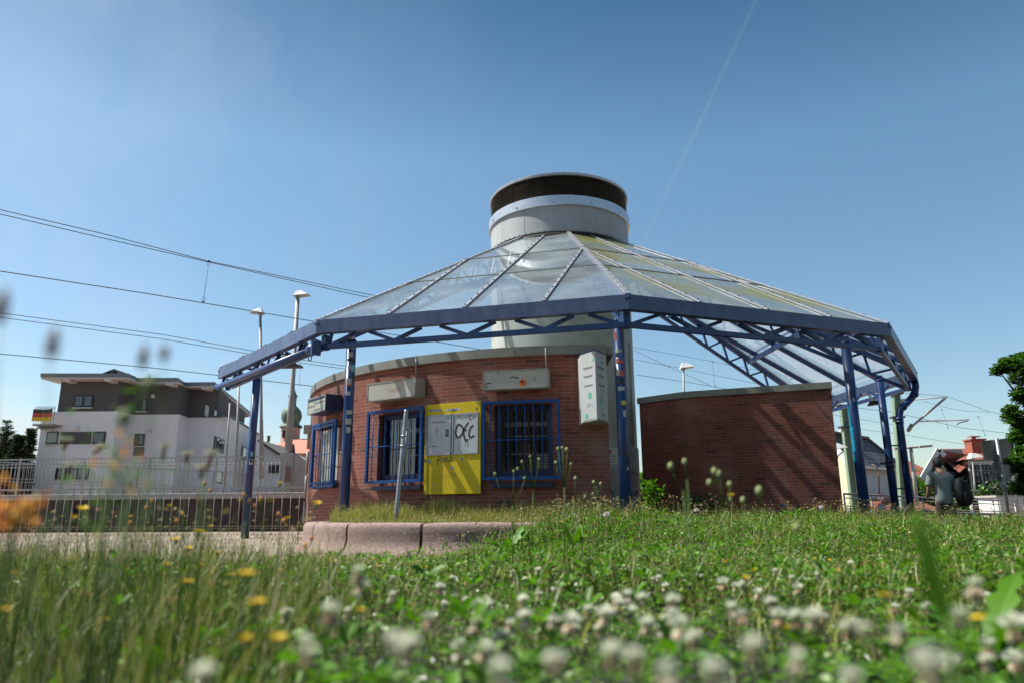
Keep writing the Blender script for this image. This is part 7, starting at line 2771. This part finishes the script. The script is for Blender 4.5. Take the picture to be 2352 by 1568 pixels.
# plantain spikes
def plantain(u, v, Y, base, L, tilt, label, bloom=True, group='plantain flower spikes on the left'):
    top = at_y(u, v, Y)
    b = at_y(*base, Y)
    b.z = float(lawn_h(b.x, b.y))
    root = empty('plantain', b, label, 'plant', group)
    d = Vector((sin(tilt), 0, cos(tilt)))
    mb = MB()
    c0_ = top - d * L * 0.5
    mb.path([b, b.lerp(c0_, 0.5) + Vector((0.005, 0, 0)), c0_], 0.0011 if Y > 0.8 else 0.0005, n=6)
    mb.build('stem', M['stem'], root)
    mb = MB()
    w = 0.0038
    mb.path([c0_, c0_ + d * L * 0.15, c0_ + d * L * 0.6, c0_ + d * L], [w * 0.5, w, w * 0.9, w * 0.25], n=10)
    mb.build('flower_spike', M['spike'], root)
    if bloom:
        mb = MB()
        zc_ = 0.80
        for i in range(22):
            a = i * 2 * pi / 22
            cc_ = c0_ + d * L * (zc_ + 0.06 * sin(i * 2.3)) * 1.0
            o_ = Vector((cos(a), sin(a), 0)) * random.uniform(0.008, 0.012) + Vector((0, 0, random.uniform(-0.002, 0.004)))
            mb.path([cc_, cc_ + o_], [0.0004, 0.0004], n=3, caps=False)
            mb.box(cc_ + o_, (0.0032, 0.0032, 0.0026), rz=a, m=0)
        mb.build('stamens', M['petal_white'], root)


plantain(395, 872, 1.0, (360, 1300), 0.022, 0.05, 'plantain spike with pale ring before the apartment house left window', True) if False else None
plantain(150, 1018, 1.35, (130, 1330), 0.026, 0.1, 'plantain spike before the far left end of the railing')
plantain(228, 1030, 1.4, (200, 1330), 0.028, 0.9, 'plantain spike bending right over the railing')
plantain(377, 1035, 1.3, (360, 1330), 0.030, 0.0, 'upright plantain spike with the widest pale ring')
plantain(430, 1048, 1.5, (415, 1330), 0.024, 0.0, 'dark tipped plantain spike right of the widest one')
plantain(482, 1055, 1.25, (430, 1330), 0.042, 0.25, 'long plantain spike leaning right near the blue column')
plantain(463, 1080, 1.3, (420, 1330), 0.026, -0.05, 'brown plantain spike close beside the long one')
plantain(160, 1075, 1.4, (160, 1330), 0.024, 0.0, 'low plantain spike over the lower railing')
plantain(300, 1110, 1.6, (270, 1330), 0.024, 0.0, 'small plantain spike low before the fence', False)
# very near spikes that blur against the sky
NG = 'blurred seed heads close to the lens against the sky'
for (u, v, Y, L, lab) in ((5, 700, 0.42, 0.022, 'dark blurred seed head at the far left edge of the sky'), (122, 785, 0.45, 0.020, 'pale blurred seed head left in the sky'), (330, 815, 0.55, 0.018, 'brown blurred seed head above the apartment roof'), (378, 808, 0.55, 0.012, 'faint blurred seed head beside the brown one')):
    plantain(u, v, Y, (u - 15, 1500), L, 0.05, lab, False, NG)
for (u, v, Y, lab) in ((285, 960, 0.62, 'blurred green bud before the apartment house'), (345, 880, 0.60, 'blurred pale green bud under the satellite dish')):
    stalk_px([(u, v)], (u - 2, v + 200), (u - 20, 1480), Y, lab, hr=0.0055, rs=0.0008)


# near blurred clumps: sorrel on the left, broad blade and big leaves on the right
def clump(name, cen, n, size, spread, mat, label, cat, per=3, aspect=0.5, stems=14, tilt=1.2):
    cen = Vector(cen)
    gz = float(lawn_h(cen.x, cen.y))
    root = empty(name, (cen.x, cen.y, gz), label, cat)
    mb = MB()
    for i in range(stems):
        e_ = cen + Vector((random.gauss(0, spread[0]), random.gauss(0, spread[1]), random.gauss(0, spread[2] * 0.6)))
        b_ = Vector((cen.x + random.gauss(0, spread[0] * 0.3), cen.y + random.gauss(0, spread[1] * 0.3), gz))
        mb.path([b_, b_.lerp(e_, 0.5) + Vector((0, 0, 0.01)), e_], [0.0014, 0.0011, 0.0007], n=5)
    mb.build('stem', M['stem'], root)
    x = RNG.normal(cen.x, spread[0], n); y = RNG.normal(cen.y, spread[1], n); z = RNG.normal(cen.z, spread[2], n)
    z = np.maximum(z, gz + 0.01)
    o = leaf_mesh('leaves', x - cen.x, y - cen.y, z - gz, RNG.uniform(0.6, 1.2, n) * size, tilt, mat, per=per, aspect=aspect, kind=None)
    o.parent = root
    return root


p_ = at_y(26, 1185, 0.75)
clump('sorrel_plant', p_, 70, 0.0075, (0.013, 0.013, 0.014), M['sorrel'], 'blurred orange red sorrel close to the lens at the left edge', 'plant', aspect=0.8)
p_ = at_y(235, 1120, 0.9)
clump('herb_plant', p_, 60, 0.008, (0.03, 0.02, 0.05), M['weed'], 'thin green herb rising before the railing on the left', 'plant', stems=3)
p_ = at_y(275, 1060, 0.75)
clump('sorrel_plant', p_, 12, 0.006, (0.018, 0.02, 0.014), M['sorrel'], 'faint orange blurred sorrel before the ramp railing', 'plant', aspect=0.8, stems=6)
# broad blade at right
root = empty('broad_blade', at_y(2130, 1400, 0.5), 'blurred broad green blade standing close to the lens on the right', 'plant')
pts = [at_y(u, v, 0.5) for u, v in ((2175, 1420), (2150, 1330), (2125, 1240), (2108, 1165))]
ws = (0.0065, 0.0075, 0.006, 0.0015)
mb = MB()
vs = []
for p_, w in zip(pts, ws): vs += [p_ + Vector((-w, 0.002, 0)), p_ + Vector((0, -0.001, 0)), p_ + Vector((w, 0.002, 0))]
mb.add(vs, [(3 * i + k, 3 * i + k + 1, 3 * i + k + 4, 3 * i + k + 3) for i in range(3) for k in range(2)], 0)
mb.build('blade', M['weed'], root)
mb = MB()
bz = pts[0].copy(); bz.z = float(lawn_h(bz.x, bz.y)) + 0.0
mb.path([bz, pts[0]], 0.002, n=6)
mb.build('stem', M['stem'], root)


def leafy(name, base, n, L, w, mat, label, rise=(0.5, 1.3), cat='plant', curl=0.5, lobes=True):
    """rosette of long lobed leaves"""
    base = Vector(base)
    root = empty(name, base, label, cat)
    for i in range(n):
        a = 2 * pi * i / n + random.uniform(-0.3, 0.3)
        el = random.uniform(*rise)
        l_ = L * random.uniform(0.7, 1.15)
        mb = MB()
        vs = []
        K = 9
        for j in range(K + 1):
            t = j / K
            e2 = el - curl * t
            c = base + Vector((cos(a) * l_ * t * cos(e2), sin(a) * l_ * t * cos(e2), l_ * t * sin(max(e2, -0.2)) + 0.0))
            ww = w * (sin(pi * min(1, t * 0.92 + 0.06)) ** 0.8) * (1 + (0.35 * (1 if j % 2 else -1) if lobes else 0))
            s1 = Vector((-sin(a), cos(a), 0))
            vs += [c - s1 * ww + Vector((0, 0, ww * 0.25)), c, c + s1 * ww + Vector((0, 0, ww * 0.25))]
        mb.add(vs, [(3 * j + k, 3 * j + k + 1, 3 * j + k + 4, 3 * j + k + 3) for j in range(K) for k in range(2)], 0)
        mb.build('leaf', mat, root)
    return root


def lz(u, v, Y):
    p_ = at_y(u, v, Y)
    p_.z = float(lawn_h(p_.x, p_.y))
    return p_


leafy('dandelion_plant', lz(1175, 1260, 6.6), 20, 0.36, 0.042, M['weed'], 'bright green leafy rosette in front of the middle of the stone kerb', (0.5, 1.5))
leafy('dandelion_plant', lz(885, 1280, 6.9), 14, 0.26, 0.034, M['weed'], 'small leafy plant in front of the left part of the stone kerb', (0.4, 1.3))
leafy('dandelion_plant', lz(1090, 1280, 6.2), 14, 0.26, 0.022, M['weed'], 'low leafy rosette just left of the bright green one', (0.3, 1.2))
leafy('dock_plant', lz(1322, 1240, 6.0), 5, 0.30, 0.045, M['weed'], 'pair of broad upright leaves before the right end of the planter', (1.25, 1.5), curl=0.1, lobes=False)
leafy('dandelion_plant', lz(712, 1280, 6.8), 12, 0.24, 0.028, M['weed'], 'leafy plant at the left corner of the stone kerb', (0.5, 1.3))
leafy('thistle_plant', lz(2250, 1330, 1.7), 15, 0.30, 0.030, M['weed'], 'large dark leafed plant in the right foreground', (0.2, 1.2))
leafy('thistle_plant', lz(2335, 1400, 1.0), 12, 0.24, 0.024, M['weed'], 'blurred leafy plant at the lower right edge', (0.1, 0.9))
leafy('thistle_plant', lz(2080, 1330, 1.5), 12, 0.20, 0.018, M['weed'], 'leafy plant beside the broad blurred blade', (0.1, 0.8))
leafy('dock_plant', lz(1810, 1200, 8.5), 7, 0.16, 0.03, M['weed'], 'small leafy plant at the foot of the right brick wall', (0.5, 1.4), lobes=False)
leafy('thistle_plant', lz(1300, 1270, 6.4), 16, 0.32, 0.032, M['weed'], 'leafy plant right of the planter end', (0.3, 1.2))


# upright weed and ivy bush by the wall
def bushy_weed(u, Y, h, label):
    b = at_y(u, 1185, Y)
    b.z = float(lawn_h(b.x, b.y))
    root = empty('tall_weed', b, label, 'plant')
    tips = []
    mb = MB()
    for i in range(4):
        t_ = b + Vector((random.uniform(-0.16, 0.2), random.uniform(-0.1, 0.1), h * random.uniform(0.65, 1.0)))
        mb.path([b, b.lerp(t_, 0.5) + Vector((random.uniform(-.03, .03), 0, 0.03)), t_], [0.006, 0.004, 0.002], n=6)
        tips.append(t_)
    mb.build('stem', M['stem'], root)
    P = []
    for t_ in tips:
        for j in range(26): P.append(b.lerp(t_, random.uniform(0.25, 1.03)) - b)
    x, y, z = (np.array([p_[i] for p_ in P]) for i in range(3))
    o = leaf_mesh('leaves', x, y, z, RNG.uniform(0.05, 0.11, len(x)), 1.0, M['weed'], per=2, aspect=0.28, kind=None)
    o.parent = root


bushy_weed(1490, 9.6, 0.55, 'upright bright green weed between the middle column and the right wall')


def shell_bush(name, c, r, n, size, mat, label, cat='bush', per=3, aspect=0.8):
    c = Vector(c)
    root = empty(name, c, label, cat)
    u_ = RNG.uniform(0, 1, n) ** 0.4
    th = RNG.uniform(0, 2 * pi, n); ph = np.arccos(RNG.uniform(-0.1, 1, n))
    lump = 1 + 0.16 * np.sin(th * 3 + 1) * np.sin(ph * 4) + 0.1 * np.sin(th * 7)
    x = r[0] * u_ * lump * np.sin(ph) * np.cos(th); y = r[1] * u_ * lump * np.sin(ph) * np.sin(th); z = r[2] * u_ * lump * np.cos(ph)
    z = np.maximum(z, 0.01)
    o = leaf_mesh('foliage', x, y, z, RNG.uniform(0.6, 1.2, n) * size, 1.1, mat, per=per, aspect=aspect, kind=None)
    o.parent = root
    mb = MB()
    for i in range(9):
        e_ = c + Vector((random.uniform(-.7, .7) * r[0], random.uniform(-.7, .7) * r[1], random.uniform(.4, .9) * r[2]))
        mb.path([c, c.lerp(e_, 0.5) + Vector((0, 0, 0.05 * r[2])), e_], [0.02 * r[2], 0.014 * r[2], 0.006 * r[2]], n=5)
    mb.build('branch', M['bark'], root)
    return root


b = at_y(1600, 1185, 11.2); b.z = float(lawn_h(b.x, b.y))
shell_bush('ivy_bush', b, (0.36, 0.30, 0.42), 900, 0.045, M['ivy'], 'round ivy bush at the foot of the right brick wall')
# dandelion clocks
for (u, v, Y, lab) in ((1886, 1163, 9.0, 'dandelion clock standing before the right end of the brick wall'), (1600, 1170, 8.5, 'dandelion clock in front of the ivy bush'), (1393, 1180, 6.0, 'pale seed puff near the foot of the middle blue column')):
    p_ = at_y(u, v, Y)
    b = Vector((p_.x + 0.02, p_.y, float(lawn_h(p_.x, p_.y))))
    root = empty('dandelion_clock', b, lab, 'plant')
    mb = MB(); mb.path([b, b.lerp(p_, 0.5) + Vector((-0.01, 0, 0)), p_], 0.0022, n=6); mb.build('stem', M['spike'], root)
    mb = MB()
    for i in range(160):
        pol = math.acos(1 - 2 * (i + .5) / 160); a = i * 2.39996
        d = Vector((sin(pol) * cos(a), sin(pol) * sin(a), cos(pol)))
        mb.path([p_, p_ + d * 0.022], [0.0004, 0.0006], n=3, caps=False)
        t_ = d.orthogonal().normalized()
        mb.add([p_ + d * 0.024 + t_ * 0.004, p_ + d * 0.024 - t_ * 0.004, p_ + d * 0.026], [(0, 1, 2)])
    mb.build('seed_head', M['seedpuff'], root)


# ---- trees
def tree(name, base, h, crown, n, size, mat, label, per=5, aspect=0.7, trunk=0.12, blobs=None, cat='tree', tilt=0.9):
    base = Vector(base)
    root = empty(name, base, label, cat)
    blobs = blobs or []
    if not blobs:
        for i in range(26):
            f_ = random.random()
            a = random.uniform(0, 2 * pi)
            rr = random.uniform(0.3, 1.0)
            blobs.append((Vector((crown[0] * rr * cos(a) * (1 - 0.4 * f_), crown[1] * rr * sin(a) * (1 - 0.4 * f_), h - crown[2] + crown[2] * 2 * (f_ - 0.5) * 0.5 + crown[2] * 0.4)), random.uniform(0.25, 0.5) * min(crown)))
    mb = MB()
    top = Vector((0, 0, h * 0.8))
    mb.path([base, base + Vector((0.05, 0, h * 0.35)), base + top], [trunk, trunk * 0.75, trunk * 0.25], n=10)
    for c, r_ in blobs:
        s0 = base + Vector((0, 0, min(c.z * 0.8, h * 0.7) * random.uniform(0.55, 0.95)))
        e_ = base + c
        mb.path([s0, s0.lerp(e_, 0.5) + Vector((0, 0, 0.05 * h)), e_], [trunk * 0.4, trunk * 0.22, trunk * 0.06], n=6)
    mb.build('trunk', M['bark'], root)
    X = []
    w_ = np.array([r_ ** 2 for _, r_ in blobs]); w_ /= w_.sum()
    cnt = RNG.multinomial(n, w_)
    for (c, r_), k in zip(blobs, cnt):
        d = RNG.normal(0, 1, (k, 3)); d /= np.linalg.norm(d, axis=1)[:, None]
        X.append(np.array(c)[None] + d * (r_ * RNG.uniform(0.25, 1.0, k) ** 0.5)[:, None] * np.array([1, 1, 0.7]))
    X = np.concatenate(X)
    o = leaf_mesh('crown', X[:, 0], X[:, 1], X[:, 2], RNG.uniform(0.6, 1.2, len(X)) * size, tilt, mat, per=per, aspect=aspect, kind=None, fold=0.08)
    o.parent = root
    return root


# maple at the right edge: boughs reach into the picture
YM2 = 14.0
tb_ = at_y(2440, 1180, YM2); tb_.z = -0.4
bl = []
for (u, v, r_, k) in ((2318, 838, 0.22, 0), (2345, 830, 0.26, 0), (2295, 852, 0.15, 0), (2350, 865, 0.28, .2), (2375, 840, 0.35, 0), (2340, 905, 0.16, 0), (2362, 915, 0.28, .2), (2325, 945, 0.17, 0), (2318, 962, 0.13, 0), (2345, 965, 0.25, .2), (2370, 985, 0.35, 0), (2340, 1005, 0.20, 0),
                      (2352, 1045, 0.24, 0.2), (2330, 1060, 0.14, 0), (2322, 1062, 0.12, 0), (2350, 1075, 0.2, 0), (2375, 1090, 0.35, 0), (2400, 900, 0.5, .5), (2400, 1020, 0.5, .5), (2430, 850, 0.6, .4), (2460, 960, 0.7, 0), (2500, 880, 0.7, .3), (2450, 800, 0.5, 0), (2350, 1120, 0.25, 1.0)):
    c = at_y(u, v, YM2 + k + random.uniform(-0.3, 0.3)) - tb_
    bl.append((c, r_))
tree('maple_tree', tb_, 5.2, (1, 1, 1), 9500, 0.072, M['maple'], 'maple tree with bright green lobed leaves at the right edge', per=5, aspect=0.62, trunk=0.13, blobs=bl)
# dark conifers on the left
for (u, v, Y, w, lab) in ((18, 965, 62, 3.4, 'tall dark pine at the left edge behind the railing'), (72, 985, 66, 1.7, 'slim dark conifer next to the white apartment house'), (-60, 950, 70, 4.0, 'dark conifer just beyond the left edge'), (45, 1000, 58, 2.0, 'low dark conifer between the two others')):
    top = at_y(u, v, Y)
    b_ = Vector((top.x, Y, 0))
    H = top.z
    bl = []
    for i in range(26):
        f_ = i / 25
        rr = w * (1 - f_) ** 0.8
        for k in range(3):
            a = random.uniform(0, 2 * pi)
            bl.append((Vector((cos(a) * rr * 0.55, sin(a) * rr * 0.55, H * (0.12 + 0.86 * f_))), max(0.25, rr * 0.42)))
    tree('pine_tree', b_, H, (1, 1, 1), 5200, 0.34, M['conifer'], lab, per=4, aspect=0.25, trunk=0.25, blobs=bl, tilt=0.5)
# shrubs and distant greenery on the right
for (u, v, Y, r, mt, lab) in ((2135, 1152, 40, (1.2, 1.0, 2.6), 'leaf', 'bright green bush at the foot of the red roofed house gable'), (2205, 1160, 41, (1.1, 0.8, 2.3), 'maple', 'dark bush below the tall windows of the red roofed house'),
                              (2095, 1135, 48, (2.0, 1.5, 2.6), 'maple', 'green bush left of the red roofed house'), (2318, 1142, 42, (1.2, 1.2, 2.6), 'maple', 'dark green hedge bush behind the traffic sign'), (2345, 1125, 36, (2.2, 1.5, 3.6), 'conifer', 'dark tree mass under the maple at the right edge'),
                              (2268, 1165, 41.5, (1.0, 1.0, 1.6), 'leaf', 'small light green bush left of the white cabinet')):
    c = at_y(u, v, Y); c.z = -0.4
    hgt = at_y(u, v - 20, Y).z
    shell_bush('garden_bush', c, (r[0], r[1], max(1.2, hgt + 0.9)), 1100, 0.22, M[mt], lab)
# far tree line closing the horizon
x = np.concatenate([RNG.uniform(-260, 420, 2600)])
y = np.full(len(x), 0.0) + 260 + RNG.normal(0, 14, len(x))
z = RNG.uniform(0, 1, len(x)) ** 0.8 * (6 + 3 * np.sin(x * 0.05) + 2 * np.sin(x * 0.17))
leaf_mesh('far_trees', x, y, z, RNG.uniform(3, 6, len(x)), 1.2, M['maple'], per=3, aspect=0.9)

# ------------------------------------------------------------------ person walking away on the right
def skin_body(name, joints, edges, parent, mat, sub=2):
    me = bpy.data.meshes.new(name)
    me.from_pydata([j[0] for j in joints], edges, [])
    o = bpy.data.objects.new(name, me)
    COL.objects.link(o)
    sk = o.modifiers.new('skin', 'SKIN')
    sk.use_smooth_shade = True
    for i, j in enumerate(joints):
        sv = me.skin_vertices[0].data[i]
        sv.radius = j[1] if isinstance(j[1], tuple) else (j[1], j[1])
        sv.use_root = (i == 0)
    ss = o.modifiers.new('sub', 'SUBSURF')
    ss.levels = ss.render_levels = sub
    bpy.context.view_layer.update()
    dg = bpy.context.evaluated_depsgraph_get()
    m2 = bpy.data.meshes.new_from_object(o.evaluated_get(dg))
    bpy.data.objects.remove(o)
    m2.materials.clear()
    m2.materials.append(mat)
    m2.polygons.foreach_set('use_smooth', [True] * len(m2.polygons))
    m2.name = name
    o = bpy.data.objects.new(name, m2)
    COL.objects.link(o)
    o.parent = parent
    return o


YP = 14.3
pbase = at_y(2172, 1170, YP)
pz = at_y(2168, 1050, YP).z - 1.76
per = empty('person', (pbase.x, YP, pz), 'person in a grey t-shirt seen from behind with head bowed, carrying a black bag', 'person')
B = [((0, 0, 0.98), 0.12), ((0, 0, 1.12), (0.13, 0.095)), ((0, 0.01, 1.30), (0.155, 0.10)), ((0, 0.0, 1.43), (0.13, 0.075)), ((0.0, 0.015, 1.52), 0.055), ((-0.005, 0.03, 1.57), 0.055),
     ((-0.01, 0.045, 1.635), (0.078, 0.092)), ((-0.012, 0.06, 1.70), (0.066, 0.085)),
     ((-0.19, 0, 1.43), 0.058), ((-0.245, 0.02, 1.20), 0.045), ((-0.22, 0.16, 1.02), 0.036), ((-0.17, 0.24, 1.04), 0.030),
     ((0.19, 0, 1.43), 0.058), ((0.25, 0.03, 1.20), 0.045), ((0.21, 0.17, 1.04), 0.036), ((0.16, 0.24, 1.06), 0.030),
     ((-0.09, 0, 0.92), 0.09), ((-0.11, 0.05, 0.52), 0.062), ((-0.12, -0.02, 0.10), 0.042), ((-0.13, 0.12, 0.04), 0.035),
     ((0.09, 0, 0.92), 0.09), ((0.11, -0.02, 0.52), 0.062), ((0.12, -0.10, 0.10), 0.042), ((0.13, 0.04, 0.04), 0.035)]
E_ = [(0, 1), (1, 2), (2, 3), (3, 4), (4, 5), (5, 6), (6, 7), (3, 8), (8, 9), (9, 10), (10, 11), (3, 12), (12, 13), (13, 14), (14, 15), (0, 16), (16, 17), (17, 18), (18, 19), (0, 20), (20, 21), (21, 22), (22, 23)]
skin_body('body', B, E_, per, M['skin'])
S = [((0, 0, 0.80), (0.185, 0.15)), ((0, 0, 1.06), (0.180, 0.14)), ((0, 0.01, 1.28), (0.195, 0.135)), ((0, 0.0, 1.43), (0.165, 0.105)), ((0, 0.01, 1.485), (0.075, 0.07)),
     ((-0.20, 0, 1.42), 0.078), ((-0.245, 0.012, 1.27), 0.066), ((-0.25, 0.02, 1.20), 0.064), ((0.20, 0, 1.42), 0.078), ((0.25, 0.015, 1.27), 0.066), ((0.255, 0.025, 1.20), 0.064)]
skin_body('shirt', S, [(0, 1), (1, 2), (2, 3), (3, 4), (3, 5), (5, 6), (6, 7), (3, 8), (8, 9), (9, 10)], per, M['tee'])
T_ = [((0, 0, 0.99), (0.16, 0.12)), ((0, 0, 0.90), (0.165, 0.125)), ((-0.095, 0, 0.84), 0.105), ((-0.112, 0.05, 0.52), 0.078), ((-0.12, -0.02, 0.12), 0.062), ((0.095, 0, 0.84), 0.105), ((0.112, -0.02, 0.52), 0.078), ((0.12, -0.10, 0.12), 0.062)]
skin_body('trousers', T_, [(0, 1), (1, 2), (2, 3), (3, 4), (1, 5), (5, 6), (6, 7)], per, M['trouser'])
mb = MB()
cH = Vector((pbase.x - 0.012, YP + 0.035, pz + 1.675))
vs, K1, K2 = [], 18, 12
for j in range(K2 + 1):
    ph = pi * 0.80 * j / K2
    for i in range(K1):
        a = 2 * pi * i / K1
        rr = 1 + 0.03 * random.uniform(-1, 1)
        p2 = ph * (1 - 0.36 * max(0.0, min(1.0, 0.5 + sin(a) * 1.2)))
        vs.append(cH + Vector((0.086 * rr * sin(p2) * cos(a), 0.104 * rr * sin(p2) * sin(a), 0.112 * rr * cos(p2) - 0.01)))
mb.add(vs, [(j * K1 + i, j * K1 + (i + 1) % K1, (j + 1) * K1 + (i + 1) % K1, (j + 1) * K1 + i) for j in range(K2) for i in range(K1)], 0, smooth=True)
mb.build('hair', M['hair'], per)
mb = MB()
for s1 in (-1, 1):
    mb.lathe([(0, -0.03), (0.012, -0.02), (0.014, 0.01), (0, 0.03)], (pbase.x - 0.012 + s1 * 0.088, YP + 0.05, pz + 1.635), n=8)
mb.build('ear', M['skin'], per)
mb = MB()
for (sx_, fy) in ((-0.13, 0.10), (0.13, 0.02)):
    mb.box((pbase.x + sx_, YP + fy, pz + 0.04), (0.10, 0.27, 0.08))
mb.build('shoe', M['bag'], per, bevel=0.03)
# black bag hanging at the right side
bgc = at_y(2210, 1127, YP - 0.14)
bag = empty('black_bag', (bgc.x, YP - 0.12, bgc.z), 'big black sports bag hanging from the shoulder of the person', 'bag')
mb = MB()
Rb = Matrix.Rotation(radians(-9), 3, 'Y') @ Matrix.Rotation(radians(12), 3, 'Z')
lv = [(-0.27, 0.09, 0.07), (-0.22, 0.125, 0.095), (-0.08, 0.145, 0.11), (0.08, 0.135, 0.105), (0.18, 0.105, 0.085), (0.25, 0.05, 0.05)]
vs = []
for z_, rx, ry in lv:
    for i in range(20):
        a = 2 * pi * i / 20
        ca, sa = cos(a), sin(a)
        k_ = 1 / (abs(ca) ** 3.2 + abs(sa) ** 3.2) ** (1 / 3.2)
        w_ = 1 + 0.05 * sin(3 * a + z_ * 20)
        vs.append(bgc + Rb @ Vector((rx * k_ * ca * w_ + 0.05 * z_, ry * k_ * sa * w_, z_ + 0.012 * sin(2 * a))))
mb.add(vs, [(j_ * 20 + i, j_ * 20 + (i + 1) % 20, (j_ + 1) * 20 + (i + 1) % 20, (j_ + 1) * 20 + i) for j_ in range(5) for i in range(20)] + [tuple(range(20))[::-1], tuple(range(100, 120))], smooth=True)
mb.build('bag_body', M['bag'], bag)
mb = MB()
mb.box(bgc + Rb @ Vector((0.0, -0.115, -0.10)), (0.17, 0.05, 0.17), M=Rb)
mb.box(bgc + Rb @ Vector((0.13, -0.02, -0.10)), (0.05, 0.12, 0.18), M=Rb)
mb.build('pocket', M['bag'], bag, bevel=0.025)
mb = MB()
mb.path([bgc + Rb @ Vector((-0.10, -0.13, 0.20)), bgc + Rb @ Vector((-0.02, -0.17, 0.27)), bgc + Rb @ Vector((0.08, -0.13, 0.20))], 0.012, n=8)
mb.build('handle', M['bag'], bag)
mb = MB()
sh_ = Vector((pbase.x + 0.12, YP - 0.02, pz + 1.50))
mb.path([bgc + Vector((-0.05, 0.1, 0.25)), sh_ + Vector((0.10, -0.10, -0.06)), sh_, sh_ + Vector((0.05, 0.14, -0.1)), bgc + Vector((0.0, 0.25, 0.2))], 0.018, n=8)
mb.build('strap', M['bag'], bag)

# ------------------------------------------------------------------ houses and a tree behind the camera, mirrored in the windows
M['brownhouse'] = plain('brown_render', (0.16, 0.12, 0.09), 0.9, var=0.1)
for (x0, x1, y_, h_, lab) in ((-30, -9, -26, 12.0, 'long brown house across the street mirrored in the window panes'), (-2.5, 16, -24, 10.5, 'brown house across the street mirrored in the right barred window'), (18, 44, -30, 12.0, 'third brown house across the street behind the lawn')):
    r_ = empty('street_house', ((x0 + x1) / 2, y_, 0), lab, 'building')
    mb = MB(); mb.prism([(x0, y_ - 9), (x1, y_ - 9), (x1, y_), (x0, y_)], 0, h_ - 2.5); mb.build('wall', M['brownhouse'], r_)
    mb = MB()
    A, B, C_, D_ = Vector((x0 - .4, y_ + .5, h_ - 2.6)), Vector((x1 + .4, y_ + .5, h_ - 2.6)), Vector((x1 + .4, y_ - 4.5, h_)), Vector((x0 - .4, y_ - 4.5, h_))
    roof_uv(mb, [A, B, C_, D_])
    roof_uv(mb, [Vector((x0 - .4, y_ - 9.5, h_ - 2.6)), Vector((x1 + .4, y_ - 9.5, h_ - 2.6)), C_, D_])
    mb.build('roof', M['tile_dark'], r_)
    for fl in range(2):
        for i in range(int((x1 - x0) / 3)):
            mb = MB(); mb.box((x0 + 1.8 + i * 3, y_ + 0.03, 2.2 + fl * 3.0), (1.2, 0.1, 1.4)); mb.build('window', M['frame_dark'], r_)
tree('street_tree', (-4.8, -15, 0), 8.5, (2.6, 2.6, 3.0), 2600, 0.30, M['maple'], 'tree behind the camera mirrored in the right barred window', per=4)
